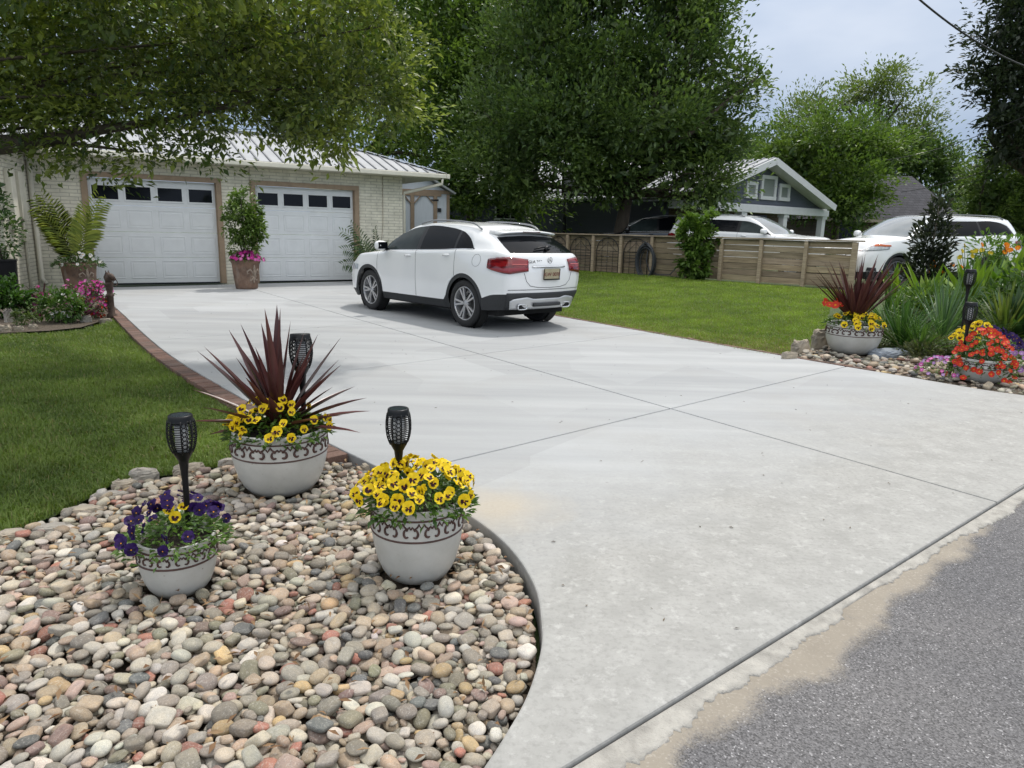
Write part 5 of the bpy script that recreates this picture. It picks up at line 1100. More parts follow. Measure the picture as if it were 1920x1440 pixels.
for px, py, lb in ((80, 575, 'maroon spiky plant between the pink flowers of the left bed'), (150, 598, 'maroon spiky plant low beside the pale rock')):
    p = G0(px, py); tag(link('spiky_plant', swords('spiky_plant', 14, (.3, .55), .05, 75, px, (.05, .012, .025), (.11, .03, .05), .6), swordm, None, (p[0], p[1], -.02)), lb, 'spiky plant', 'maroon spiky plants')
for i, (px, py, w_, d_, h_, lb, mi) in enumerate([(10, 617, 36, .6, .16, 'flat brown rock at the left frame edge by the front lawn', 0), (35, 616, 28, .6, .13, 'tan rock between two others by the left flower bed', 0), (62, 612, 26, .6, .12, 'small tan rock right of its neighbours by the left flower bed', 0), (18, 600, 24, .9, .30, 'white rounded boulder in the left flower bed', 1), (162, 600, 32, .6, .17, 'pale grey rock below the red flowers', 1), (197, 598, 34, .5, .09, 'flat pale rock beside the hitching post', 0)]):
    o = rock(px, py, w_, d_, h_, lb, mi, seed=40 + 2 * i, sink=.02, group='rocks around the left flower bed')
# dark pot and shrub by the wing
p = G0(12, 553); R1_ = wd_at(p, 46) / 2; hh = z_at(p[0], p[1], 489)
t_ = thing('dark_pot', 'large black square pot at the left frame edge', 'planter', tuple(p), WRZ); mb = MB(); mb.box((0, 0, hh / 2), (R1_ * 1.7, R1_ * 1.7, hh), None, 1.12); mb.build('pot_body', blk, t_, bevel=.02); MB().box((0, 0, hh + .01), (R1_ * 2.0, R1_ * 2.0, .05)).build('rim', blk, t_, bevel=.01)
shrub('leafy_plant', 'dark leafy shrub growing from the black pot', 'plant', (p[0], p[1], p[2] + hh), [(0, 0, .5, .42, .4, .5), (-.1, 0, 1.1, .35, .35, .4)], 700, .12, .06, (.02, .06, .015), (.09, .15, .05))
# ------------------------------------------------------------------ trees
barkm = M('tree_bark', (.075, .06, .045), .95, .4, 9, .8, 30, stretch=(1, 1, .35)); crownm = leafmat('crown_leaf', .38, .42)
def tree(name, label, base, fork, blobs, nl, L, W, cA, cB, clump, tr=.18, group='trees', sprig=.30, cat='tree', dens=.7, shell=.25, twigs=5, flat=.7, upb=.25, limb=.55, lift=.35, extra=(), tpow=1.0, fill=.05):
    """blobs: (px, py, Y, rx, ry, rz); fork: height where the limbs start"""
    t_ = thing(name, label, cat, tuple(base), 0, group); base = np.array(base, float)
    B = np.array([[*(atY(b[0], b[1], b[2]) - base), b[3], b[4], b[5]] for b in blobs]); vol = (B[:, 3] * B[:, 4] * B[:, 5]) ** .7
    nc = max(len(B), nl // clump); bk = rng.choice(len(B), nc, p=vol / vol.sum()); cd = rdir(nc); rad = (shell + (1 - shell) * rng.random(nc) ** dens)[:, None] * (1 + .12 * np.clip(rng.normal(size=(nc, 1)), -1.5, 1.5))
    CP = B[bk, :3] + cd * rad * B[bk, 3:]; ck = rng.integers(0, nc, nl); sz = sprig * (.6 + .8 * rng.random(nc))
    off = np.clip(rng.normal(size=(nl, 3)), -1.45, 1.45) * np.array([1, 1, flat]) * sz[ck][:, None] * .42 + unit(cd + [0, 0, lift])[ck] * (np.clip(rng.normal(size=(nl, 1)), -1.3, 1.3) + .3) * sz[ck][:, None] * .55
    P = CP[ck] + off; D = unit(off + 1e-6) * .8 + cd[ck] * .5 + rdir(nl) * .7 + [0, 0, upb]; N = rdir(nl) * .7 + [0, 0, 1.]
    tn = np.clip(.6 * rng.random(nc)[ck] + .4 * rng.random(nl), 0, 1) ** tpow
    V, F, T = leaves(P, D, N, L * (sv := rng.uniform(.45, 1.5, nl)), W * sv * rng.uniform(.8, 1.2, nl), mixcol(cA, cB, tn), .2, .1)
    if fill:
        n2 = int(nl * fill); b2 = rng.choice(len(B), n2, p=vol / vol.sum()); P2 = B[b2, :3] + rdir(n2) * (rng.random((n2, 1)) ** .4) * .72 * B[b2, 3:]
        v2, f2, t2 = leaves(P2, rdir(n2), rdir(n2) * .8 + [0, -.4, .4], L * 2.4 * rng.uniform(.7, 1.2, n2), W * 2.6 * rng.uniform(.7, 1.2, n2), mixcol(cA, np.asarray(cB) * .8, rng.random(n2)), .2, .1)
        F = np.concatenate([F, f2 + len(V)]); V = np.concatenate([V, v2]); T = np.concatenate([T, t2])
    link('crown', npmesh('crown', V, F, T), crownm, t_)
    mb = MB(); fk = np.array(fork, float); mid = fk * .5 + [rng.normal() * .1, rng.normal() * .1, 0]
    mb.tube([(0, 0, -.4), tuple(mid * .1), tuple(mid), tuple(fk)], [tr * 1.35, tr * 1.1, tr * .9, tr * .75], 10)
    for i, b in enumerate(B):
        if b[3] < .35: continue
        c = b[:3]; m1 = fk * .5 + c * .5 + rng.normal(size=3) * .12 * np.linalg.norm(c - fk) * np.array([1, 1, .5]); m1[2] = max(m1[2], .5 * (fk[2] + c[2]) + (.12 if limb < .2 else -.3) * abs(rng.normal())); pts = catmull([fk, fk * .75 + m1 * .25 + [0, 0, .1], m1, c * .8 + m1 * .2, c], 4); r_ = np.linspace(tr * limb, tr * limb * .2, len(pts)); mb.tube(pts, r_, 7)
        js = np.where(bk == i)[0]
        for j in js[:twigs]: 
            q = pts[rng.integers(len(pts) // 2, len(pts))]; mm = (q + CP[j]) / 2 + rng.normal(size=3) * .08; mb.tube([q, mm, CP[j]], [tr * limb * .18, tr * limb * .12, tr * limb * .06], 5)
    for pts, rs in extra: mb.tube(catmull([np.array(q) - base for q in pts], 5), np.interp(np.linspace(0, 1, 5 * (len(pts) - 1) + 1), np.linspace(0, 1, len(rs)), rs), 8)
    mb.build('trunk', barkm, t_); return t_
# big oak whose branches hang over the lawn from the left
ob = np.array([-8.3, 7.6, -.05])
OAK = [(-170, 60, 8, 1.5, 1.3, 1.0), (40, 80, 8, 1.1, 1.3, .9), (50, 215, 7.6, .75, .7, .38), (240, 80, 8, 1.0, 1.3, .9), (235, 205, 7.6, .9, .8, .42), (420, 70, 8.1, 1.0, 1.2, .85), (440, 195, 7.8, .72, .7, .42), (590, 50, 8.3, .95, 1.0, .8), (600, 165, 8, .62, .7, .48), (715, 50, 8.5, .58, .9, .72), (700, 160, 8.4, .44, .6, .40),
       (80, -200, 8, 1.6, 1.6, .7), (380, -200, 8.4, 1.5, 1.6, .7), (630, -160, 9, 1.0, 1.2, .6), (-330, -60, 8, 1.2, 1.2, .9), (-200, 200, 7.8, .9, .8, .5), (170, -150, 6.2, 1.5, 1.2, .7), (480, -230, 6.2, 1.3, 1.1, .7), (330, -420, 6.2, 1.3, 1.1, .6),
       (60, 275, 7.5, .30, .3, .20), (180, 275, 7.5, .26, .3, .20), (290, 280, 7.5, .33, .3, .20), (385, 280, 7.7, .25, .3, .20), (500, 262, 7.9, .28, .3, .26), (640, 240, 8.1, .26, .3, .22), (560, 240, 8, .22, .3, .2), (755, 195, 8.5, .2, .3, .2), (180, 315, 7.5, .10, .12, .10), (480, 310, 7.8, .10, .12, .09), (345, 315, 7.6, .12, .12, .08)]
tree('oak_tree', 'large oak reaching over the front lawn from the left edge with small glossy leaves', ob, (.4, .1, 2.1), OAK, 76000, .076, .037, (.043, .078, .025), (.315, .365, .068), 85, .30, sprig=.30, dens=.6, shell=.1, twigs=5, limb=.10, tpow=1.7, lift=.1, fill=.0, extra=[([atY(-330, 300, 7.6), atY(-60, 277, 7.6), atY(90, 262, 7.6), atY(190, 243, 7.6), atY(330, 222, 7.7), atY(470, 190, 7.8)], [.13, .11, .075, .05, .03, .015]), ([atY(90, 262, 7.6), atY(160, 272, 7.6), atY(260, 285, 7.6)], [.035, .02, .008])])
gz_ = .34
def tb(px, Y, z=.34): p = atY(px, 440, Y); return np.array([p[0], p[1], z])
# dense tree beyond the fence
tree('shade_tree', 'large dense dark green tree beyond the fence behind the parked white car', tb(1155, 25.), (.3, 0, 2.3),
     [(1150, 130, 25, 2.6, 2.4, 2.0), (1010, 130, 25, 2.2, 2.2, 1.9), (1285, 130, 25, 1.9, 2.1, 1.9), (1080, 245, 24, 2.2, 2.1, 1.5), (1215, 255, 24, 2.2, 2.1, 1.5), (1320, 255, 24.5, 1.35, 1.8, 1.5), (950, 250, 25, 1.9, 2, 1.6), (1140, -40, 25.5, 2.6, 2.4, 1.9), (1020, -20, 26, 2.1, 2.2, 1.7), (1270, -10, 25.5, 1.6, 2, 1.7), (1385, 170, 25, .8, 1, .8), (1370, 245, 25, .6, 1, .6), (1325, 40, 25.5, .6, 1, .8), (1425, 140, 25, .35, .4, .25), (1300, 345, 24, 1.6, 1.4, .9), (1130, 325, 24, 1.6, 1.5, .8), (960, 335, 24.5, 1.5, 1.5, .7), (1345, 360, 24, .5, .9, .45)],
     80000, .165, .075, (.044, .084, .031), (.175, .25, .07), 130, .26, sprig=.80, dens=.6, tpow=1.3, lift=.8, twigs=14, shell=.2)
BG = 'trees beyond the garage roof'
tree('shade_tree', 'bright green tree filling the gap above the garage roof', tb(640, 33.), (0, 0, 3), [(560, 160, 33, 3.2, 2.5, 2.6), (690, 120, 33, 3.0, 2.5, 2.6), (800, 180, 32, 2.6, 2.4, 2.6), (620, -20, 34, 3.4, 3, 2.6), (770, 10, 33, 2.8, 2.6, 2.6), (440, 80, 34, 3.2, 3, 2.8), (730, 260, 31, 2.3, 2, 1.6), (830, 300, 31, 1.6, 1.5, 1.3)], 34000, .22, .10, (.07, .13, .028), (.27, .37, .07), 80, .25, BG, sprig=.95)
tree('shade_tree', 'deep green tree between the garage and the dense tree beyond the fence', tb(880, 30.), (0, 0, 2.6), [(880, 130, 30, 2.4, 2.2, 2.4), (900, 260, 29, 2.2, 2, 2.0), (870, 20, 31, 2.4, 2.2, 2.2), (960, 30, 31, 2.2, 2.2, 2.2), (870, 350, 28.5, 1.6, 1.4, 1.3), (970, 370, 28.5, 1.5, 1.4, 1.0)], 28000, .20, .09, (.03, .07, .02), (.15, .23, .045), 80, .22, BG, sprig=.85)
tree('shade_tree', 'tree behind the left end of the garage roof glimpsed through the oak leaves', tb(150, 36.), (0, 0, 3), [(60, 130, 36, 4, 3, 2.4), (260, 120, 36, 4, 3, 2.6), (160, 0, 37, 4, 3, 2.6), (380, 30, 37, 3.4, 3, 2.8)], 9000, .30, .14, (.03, .07, .02), (.10, .17, .035), 20, .25, BG, sprig=1.3)
BT = 'trees beyond the houses'
tree('shade_tree', 'line tree behind the long dark house roof', tb(1130, 46.), (0, 0, 3), [(900, 330, 46, 4, 3, 3), (1060, 320, 46, 4, 3, 3), (1220, 320, 46, 4, 3, 3), (1340, 330, 46, 3, 3, 2.5), (980, 220, 47, 4.5, 3, 3), (1200, 200, 47, 4.5, 3, 3)], 14000, .36, .17, (.018, .045, .014), (.06, .11, .03), 24, .3, BT, sprig=1.6)
tree('shade_tree', 'wide domed dark green tree between the gabled house and the shingled roof', tb(1565, 37.), (0, 0, 2.4), [(1560, 270, 37, 2.6, 2.4, 1.5), (1480, 290, 37, 1.8, 2, 1.3), (1620, 285, 37, 1.7, 2, 1.4), (1540, 340, 36, 2.4, 2, 1.3), (1600, 350, 35, 1.4, 1.6, 1.3), (1590, 400, 34.5, 1.2, 1.2, .9), (1450, 320, 38, 1.2, 1.4, 1.0)], 28000, .20, .09, (.045, .095, .026), (.17, .25, .055), 80, .2, BT, sprig=.75, flat=.40, dens=.5)
tree('tall_tree', 'tall airy tree with loose pale clumps rising behind the domed tree', tb(1630, 52.), (.5, 0, 7), [(1690, 190, 52, 2.2, 2, 1.6), (1640, 170, 52, 2.0, 2, 1.4), (1580, 190, 52, 2.0, 2, 1.4), (1720, 240, 52, 1.8, 2, 1.4), (1520, 205, 52, 1.6, 2, 1.2), (1680, 255, 52, 2.2, 2, 1.4), (1600, 240, 52, 2.4, 2, 1.5), (1470, 225, 52, 1.5, 2, 1.1), (1745, 265, 52, 1.0, 1, .8), (1660, 145, 52, 1.2, 1, .8)], 11000, .26, .11, (.07, .11, .045), (.20, .25, .085), 60, .3, BT, sprig=.85, flat=.6, fill=.0, dens=.9, twigs=8)
tree('shade_tree', 'rounded tree between the shingled roof and the power line', tb(1755, 50.), (0, 0, 2.5), [(1730, 300, 50, 2.2, 2, 1.4), (1770, 318, 50, 1.5, 1.6, 1.2), (1690, 290, 50, 2, 2, 1.2), (1805, 350, 52, 1.0, 1.6, 1.0)], 8000, .28, .13, (.035, .075, .03), (.12, .18, .05), 24, .2, BT, sprig=.9)
tree('magnolia_tree', 'nearly black magnolia cut off by the top right corner', tb(1960, 24.), (0, 0, 2.5), [(1905, 40, 24, 1.1, 1.3, 1.2), (1870, 120, 24, .8, 1, .7), (1900, 190, 24, 1.2, 1.2, 1.1), (1865, 225, 24, .7, .8, .55), (1930, 260, 24, 1.3, 1.2, .9), (1980, 100, 24.5, 2, 1.8, 2.0), (1885, 285, 24, .6, .7, .35), (1950, -60, 24.5, 1.6, 1.6, 1.5)], 18000, .18, .08, (.015, .026, .017), (.055, .075, .04), 60, .25, BT, sprig=.45, dens=.5)
tree('young_tree', 'small round green tree behind the rear of the right white car', tb(1865, 27.), (0, 0, 1.2), [(1865, 345, 27, 1.2, 1.2, 1.0), (1855, 395, 27, .9, 1, .8), (1905, 390, 27, 1.2, 1.2, 1.0), (1860, 300, 27, .6, .7, .5), (1925, 330, 27, .8, .9, .7), (1850, 440, 27, .8, .9, .6), (1920, 445, 27, 1.1, 1, .6)], 17000, .14, .065, (.05, .10, .03), (.17, .24, .065), 55, .12, BT, sprig=.42)
tree('shade_tree', 'far trees closing the view behind the right white car', tb(1850, 60.), (0, 0, 2.), [(1790, 400, 60, 3, 2, 2), (1880, 400, 60, 4, 2, 2), (1960, 400, 60, 4, 2, 2.5)], 6000, .4, .2, (.03, .06, .025), (.09, .14, .05), 24, .2, BT, sprig=1.3)
tree('shade_tree', 'dark tree behind the gabled house roof on the left side', tb(1400, 44.), (0, 0, 2.5), [(1400, 300, 44, 1.7, 2, 1.3), (1360, 330, 44, 1.6, 2, 1.3), (1440, 350, 44, 1.6, 2, 1.3)], 6000, .28, .13, (.025, .06, .02), (.085, .14, .035), 24, .2, BT, sprig=1.0)
# service wires
wire = M('wire_black', (.02, .02, .022), .6, .1, 10)
def cable(label, a, b, sag, r_): 
    P = [a + (b - a) * k - np.array([0, 0, sag * 4 * k * (1 - k)]) for k in np.linspace(0, 1, 24)]; o = MB().tube(P, r_, 5).build('power_cable', wire); tag(o, label, 'cable', 'overhead service wires')
cable('thick overhead cable sweeping across the top right corner', atY(1700, -22, 12), atY(2020, 150, 15), .25, .016)
cable('thin overhead wire above the shingled roof, upper of two', atY(1660, 300, 30), atY(1930, 215, 22), .2, .012)
cable('thin overhead wire above the shingled roof, lower of two', atY(1690, 360, 30), atY(1960, 275, 22), .2, .012)
# ------------------------------------------------------------------ cars: lofted bodies
def cur(kn):
    X = np.array(kn[0::2], float); Yv = np.array(kn[1::2], float); h = np.diff(X); d = np.diff(Yv) / h; m_ = np.zeros(len(X)); m_[1:-1] = np.where(d[:-1] * d[1:] > 0, 2 * d[:-1] * d[1:] / (d[:-1] + d[1:] + 1e-12), 0); m_[0], m_[-1] = d[0], d[-1]
    def f(x):
        x = np.clip(x, X[0], X[-1]); i = np.clip(np.searchsorted(X, x) - 1, 0, len(h) - 1); t_ = (x - X[i]) / h[i]
        return (2 * t_ ** 3 - 3 * t_ ** 2 + 1) * Yv[i] + (t_ ** 3 - 2 * t_ ** 2 + t_) * h[i] * m_[i] + (-2 * t_ ** 3 + 3 * t_ ** 2) * Yv[i + 1] + (t_ ** 3 - t_ ** 2) * h[i] * m_[i + 1]
    return f
paintw = bpy.data.materials.new('car_paint_white'); t = NT(paintw); t.out(t.mix(t.mapr(t.noise(t.coords(), 2, 4), .3, .7), (.82, .83, .835), (.86, .865, .87)), .25, None, 0, .5, .8)
paintb = bpy.data.materials.new('car_paint_black'); t = NT(paintb); t.out((.008, .008, .010), .2, None, 0, .5, .8)
clad = M('cladding_plastic', (.028, .030, .033), .55, .15, 40, .1, 200); rubber = M('tyre_rubber', (.018, .018, .019), .75, .2, 30, .2, 120); alloy = M('alloy_silver', (.50, .50, .51), .30, .08, 10, metal=.75); chrome = M('chrome', (.75, .76, .78), .12, .04, 10, metal=1.0)
gtint = M('car_glass', (.006, .007, .009), .02, .1, 3, spec=.09); gfront = M('car_glass_clear', (.030, .040, .040), .02, .4, 3, spec=.14); wsm = M('windscreen', (.16, .18, .19), .03, .2, 2, spec=.7, coat=.5)
redl = bpy.data.materials.new('tail_lens'); t = NT(redl); t.out(t.mix(t.mapr(t.noise(t.mapping(t.coords(), (1, 1, 7)), 3, 3), .45, .55), (.11, .004, .008), (.26, .010, .014)), .08, None, 0, .6, .5)
headl = M('head_lens', (.42, .45, .48), .05, .4, 14, spec=.7, coat=.5); dark = M('underbody', (.01, .01, .01), .9, .2, 10); silver = M('skid_silver', (.56, .57, .58), .35, .06, 10, metal=.5); seamm = M('seam_dark', (.10, .10, .105), .8, .1, 10); amber = M('amber_lens', (.5, .10, .02), .1, .2, 10)
GX = np.array([0, .88, 1.2, 2.05, 3.0, 3.57, 3.74, 4.42])
def make_car(name, label, loc, rz, X2, zs, wsc, paint, wins, doors, tyre, drop7=.55, cladh=1.0, rimcol=None, scale=1.0, lamps=None, roofk=None, spokes=5, detail=True, body_clad=None, z6k=None):
    X2 = np.array(X2, float); wp = lambda x: np.interp(x, GX, X2); L = X2[-1]; fa, ra = X2[1], X2[5]
    def K(*kn):
        k = list(kn)
        for i in range(0, len(k), 2): k[i] = float(wp(k[i]))
        return cur(k)
    zl = lambda *kn: (lambda f: (lambda x: f(x) * zs))(K(*kn)); yl = lambda *kn: (lambda f: (lambda x: f(x) * wsc))(K(*kn))
    roof = roofk or 0.
    z4 = zl(0, .70, .15, .82, .5, .92, 1.2, .985, 1.5, 1.03, 2.2, 1.055, 3.0, 1.085, 3.6, 1.115, 4.1, 1.115, 4.42, 1.07); y4 = yl(0, .60, .2, .75, .6, .85, 1.2, .865, 2.2, .872, 3.2, .872, 3.8, .84, 4.2, .785, 4.42, .70)
    z3 = zl(0, .60, .3, .76, .9, .85, 2.2, .88, 3.4, .935, 4.42, .90); y3 = yl(0, .66, .25, .82, .6, .885, 1.2, .888, 2.2, .882, 3.2, .893, 3.7, .902, 4.1, .855, 4.42, .745)
    z2 = zl(0, .44, .3, .54, .9, .62, 2.2, .60, 3.4, .64, 4.42, .70); y2 = yl(0, .68, .25, .84, .6, .898, 1.3, .888, 2.2, .885, 3.1, .897, 3.7, .908, 4.1, .865, 4.42, .76)
    z1 = zl(0, .33, .5, .35, 2, .36, 3, .37, 3.9, .44, 4.2, .525, 4.42, .54); y1 = yl(0, .67, .25, .83, .6, .895, 1.3, .872, 2.2, .868, 3.1, .885, 3.7, .905, 4.1, .865, 4.42, .755)
    z0 = zl(0, .20, 1, .235, 3, .245, 4, .29, 4.42, .31); y0 = yl(0, .60, .25, .78, .7, .87, 1.4, .80, 3.0, .80, 3.6, .87, 4.1, .82, 4.42, .70)
    z6a = zl(0, .0, 1.24, .0, 1.5, .145, 1.8, .275, 2.1, .345, 2.5, .362, 3.0, .318 + roof, 3.35, .245 + roof * 1.5, 3.6, .12 + roof * 1.4, 3.74, .0 + roof * .2, 3.85, .0, 4.42, .0)
    z7 = zl(0, .735, .15, .845, .5, .94, 1.2, 1.035, 1.5, 1.205, 1.8, 1.362, 2.05, 1.452, 2.5, 1.492, 3.0, 1.487 + roof * .1, 3.6, 1.452 + roof * .35, 4.0, 1.42 + roof * .6, 4.42, 1.372 + roof * .7)
    y7 = yl(0, .50, .2, .62, .6, .72, 1.2, .755, 1.5, .705, 2.05, .60, 2.5, .588, 3.4, .578, 4.42, .545)
    xb = [np.linspace(0, L, 64)]; R_ = tyre * 1.095
    for c in (fa, ra): xb.append(c + R_ * np.cos(np.linspace(0, PI, 17))); xb.append(c + (R_ + .05) * np.array([-1, 1])); xb.append(np.array([c - R_ - 1e-3, c + R_ + 1e-3]))
    for q in list(wins) + [doors]: xb.append(np.array(q))
    Xb = np.unique(np.round(np.concatenate(xb), 4)); Xb = Xb[(Xb >= 0) & (Xb <= L)]; J = len(Xb)
    Z4 = z4(Xb); Z5 = Z4 + .018; Z6 = Z5 + .012 + (z6a(Xb) if z6k is None else cur(z6k)(Xb)); Z7 = np.maximum(z7(Xb), Z6 + .01); Y4 = y4(Xb)
    Y5 = Y4 - .018 * sstep((Xb - wp(1.0)) / .3) - .01; Y6 = np.maximum(Y5 - .012 - (Z6 - Z5 - .012) * .52, y7(Xb) + .02); Y7 = np.minimum(y7(Xb), Y6 - .012)
    Z1 = z1(Xb) * 1.0; Z0 = z0(Xb); Y1 = y1(Xb); Y0 = y0(Xb); Z2 = z2(Xb); Y2 = y2(Xb)
    for c in (fa, ra):
        dx = np.abs(Xb - c); a0 = np.where(dx <= R_, tyre + np.sqrt(np.maximum(R_ ** 2 - dx ** 2, 0)), 0); R2 = R_ + .06 * cladh; a1 = np.where(dx <= R2, tyre + np.sqrt(np.maximum(R2 ** 2 - dx ** 2, 0)), 0)
        Z0 = np.maximum(Z0, a0); Z1 = np.maximum(Z1, a1); inn = dx <= R_; Y0 = np.where(inn, Y1 - .004, Y0)
    Z1 = np.maximum(Z1, Z0 + .02); Z2 = np.maximum(Z2, Z1 + .03); Z3 = np.maximum(z3(Xb), Z2 + .02); Z4 = np.maximum(Z4, Z3 + .02)
    df = [.10, .03, 0, .02, .10, .13, .16, .22]; dr = [.12, .03, 0, .0, .04, .05, .06, drop7]; rk = [.4, .3, .3, .3, .3, .35, .4, 1.0]
    rows = []
    for i, (Yr, Zr) in enumerate(zip((Y0, Y1, Y2, y3(Xb), Y4, Y5, Y6, Y7), (Z0, Z1, Z2, Z3, Z4, Z5, Z6, Z7))):
        Xr = Xb + df[i] * (1 - sstep(Xb / .7)) - dr[i] * sstep((Xb - (L - rk[i])) / rk[i]); rows.append(np.stack([Xr, Yr, Zr], -1))
    rows = np.array(rows)           # 8 x J x 3
    sub = [1, 2, 3, 3, 1, 4, 4]; grid = []; seg = []
    for i, n_ in enumerate(sub):
        for k in range(n_):
            s_ = k / n_
            if i in (1, 2, 3):
                a, b, c, d = rows[max(i - 1, 1)], rows[i], rows[i + 1], rows[min(i + 2, 5)]
                q = .5 * (2 * b + (c - a) * s_ + (2 * a - 5 * b + 4 * c - d) * s_ ** 2 + (3 * b - a - 3 * c + d) * s_ ** 3)
            else:
                q = rows[i] * (1 - s_) + rows[i + 1] * s_; bul = {5: .012, 6: .03}.get(i, 0) * 4 * s_ * (1 - s_); q = q + np.array([0, 1, .3]) * bul * np.minimum(1, (rows[i + 1][:, 2] - rows[i][:, 2]) / .2)[:, None]
            grid.append(q); seg.append(i)
    grid.append(rows[7]); S = np.array(grid).transpose(1, 0, 2); Kn = S.shape[1]     # J x K x 3
    xm = (fa + ra) / 2
    def W(p): return np.stack([xm - p[..., 0], p[..., 1], p[..., 2]], -1)
    NU = 14; u_ = np.linspace(-1, 1, NU + 1); bF, bR = .13, .10
    bow = K(0, bF, .6, .16, 1.2, .20, 2.05, .06, 2.6, .0, 3.5, -.02, 4.42, -bR * .6); crown = K(0, .02, .6, .045, 1.2, .035, 2.05, .035, 2.6, .04, 4.0, .035, 4.42, .03)
    top = np.zeros((J, NU + 1, 3)); top[:, :, 0] = S[:, -1, 0][:, None] - bow(Xb)[:, None] * (1 - u_ ** 2); top[:, :, 1] = S[:, -1, 1][:, None] * u_; top[:, :, 2] = S[:, -1, 2][:, None] + crown(Xb)[:, None] * (1 - u_ ** 2)
    vf = np.arange(Kn) / (Kn - 1)
    def endpatch(col, b, cr, sgn):
        z_ = col[:, 2]; w_ = sstep((z_ - z_.min()) / (np.ptp(z_)) * 3 - 2); bb = np.interp(np.arange(Kn), [0, Kn * .3, Kn - 1], b)
        E = np.zeros((Kn, NU + 1, 3)); E[:, :, 0] = col[:, 0][:, None] + sgn * bb[:, None] * (1 - np.abs(u_) ** 2); E[:, :, 1] = col[:, 1][:, None] * u_; E[:, :, 2] = z_[:, None] + cr * w_[:, None] * (1 - u_ ** 2); return E
    rear = endpatch(S[-1], [bR * 1.1, bR * 1.2, bR * .6], .03, 1); frontp = endpatch(S[0], [bF * .9, bF * 1.2, bF], .02, -1)
    cat = {}
    def addf(key, pts): cat.setdefault(key, []).append(pts)
    for j in range(J - 1):
        xmid = (Xb[j] + Xb[j + 1]) / 2
        for k in range(Kn - 1):
            sg_ = seg[k]; q = [S[j, k], S[j + 1, k], S[j + 1, k + 1], S[j, k + 1]]; key = 'body'
            if sg_ == 0: key = 'cladding'
            elif sg_ == 5 and wp(1.28) < xmid < wins[-1][1] + .06 and rows[6][j, 2] - rows[5][j, 2] > .016:
                key = 'pillar'
                for n_, (a, b) in enumerate(wins):
                    if a <= xmid <= b: key = f'window{n_}'
            elif sg_ in (1, 2, 3, 4):
                for n_ in range(len(doors) - 1):
                    if doors[n_] <= xmid <= doors[n_ + 1]: key = f'door{n_}'
            for s_ in (1, -1):
                pts = [np.array([p[0], p[1] * s_, p[2]]) for p in q]; kk = key if not (key.startswith('door') or key.startswith('window')) else key + ('L' if s_ > 0 else 'R')
                addf(kk, pts if s_ > 0 else pts[::-1])
        for i in range(NU):
            q = [top[j, i], top[j + 1, i], top[j + 1, i + 1], top[j, i + 1]]; um = abs((u_[i] + u_[i + 1]) / 2)
            addf('windscreen' if wp(1.22) < xmid < wp(2.05) and um < .95 else 'body', q[::-1])
    for k in range(Kn - 1):
        for i in range(NU):
            q = [rear[k, i], rear[k, i + 1], rear[k + 1, i + 1], rear[k + 1, i]]; sg_ = seg[k]
            addf('rear_window' if sg_ == 6 and k < Kn - 2 else 'cladding' if sg_ == 0 else 'body', q[::-1])
            q = [frontp[k, i], frontp[k, i + 1], frontp[k + 1, i + 1], frontp[k + 1, i]]
            addf('cladding' if sg_ == 0 else 'body', q)
    root = thing(name, label, 'car', loc, rz, None, scale)
    def emit(key, nm, mat_, parent=root):
        if key not in cat: return None
        Q = W(np.array(cat[key])); n_ = len(Q); bm_ = bmesh.new(); vs = [bm_.verts.new(p) for p in Q.reshape(-1, 3)]
        for i in range(n_):
            try: bm_.faces.new(vs[4 * i:4 * i + 4])
            except ValueError: pass
        bmesh.ops.remove_doubles(bm_, verts=bm_.verts, dist=4e-4); bmesh.ops.dissolve_degenerate(bm_, dist=1e-5, edges=bm_.edges); bmesh.ops.recalc_face_normals(bm_, faces=bm_.faces)
        for f in bm_.faces: f.smooth = True
        if key == 'pillar':
            left_ = set(bm_.faces)
            while left_:
                isl, st_ = set(), [left_.pop()]
                while st_:
                    f = st_.pop(); isl.add(f)
                    for e in f.edges:
                        for g in e.link_faces:
                            if g in left_: left_.discard(g); st_.append(g)
                vm = {}; vv = []; ff = []
                for f in isl:
                    for v in f.verts:
                        if v not in vm: vm[v] = len(vv); vv.append(tuple(v.co))
                    ff.append([vm[v] for v in f.verts])
                me = bpy.data.meshes.new(nm); me.from_pydata(vv, [], ff); me.polygons.foreach_set('use_smooth', [True] * len(ff)); me.update(); link(nm, me, mat_, parent)
            bm_.free(); return None
        me = bpy.data.meshes.new(nm); bm_.to_mesh(me); bm_.free(); return link(nm, me, mat_, parent)
    emit('body', 'body', paint); emit('cladding', 'cladding', body_clad or clad); emit('pillar', 'window_pillar', blk); emit('windscreen', 'windscreen', wsm); emit('rear_window', 'rear_window', gtint)
    dobs = {}
    for n_ in range(len(doors) - 1):
        for s_ in 'LR':
            d_ = emit(f'door{n_}{s_}', 'door', paint); dobs[(n_, s_)] = d_
    for n_ in range(len(wins)):
        for s_ in 'LR': emit(f'window{n_}{s_}', 'side_window', gfront if n_ == 0 else gtint)
    # helpers on the skin
    kof = lambda i: sum(sub[:i])
    def side(x, kf, s_=1, off=0.):
        j = np.interp(x, Xb, np.arange(J)); j0 = min(int(j), J - 2); k0 = min(int(kf), Kn - 2); fj, fk = j - j0, kf - k0
        a, b, c, d = S[j0, k0], S[j0 + 1, k0], S[j0, k0 + 1], S[j0 + 1, k0 + 1]; p = a * (1 - fj) * (1 - fk) + b * fj * (1 - fk) + c * (1 - fj) * fk + d * fj * fk
        n_ = np.cross(b - a, c - a); n_ = n_ / (np.linalg.norm(n_) + 1e-9); n_ = n_ if n_[1] > 0 else -n_; p = p + n_ * off; return W(np.array([p[0], p[1] * s_, p[2]]))
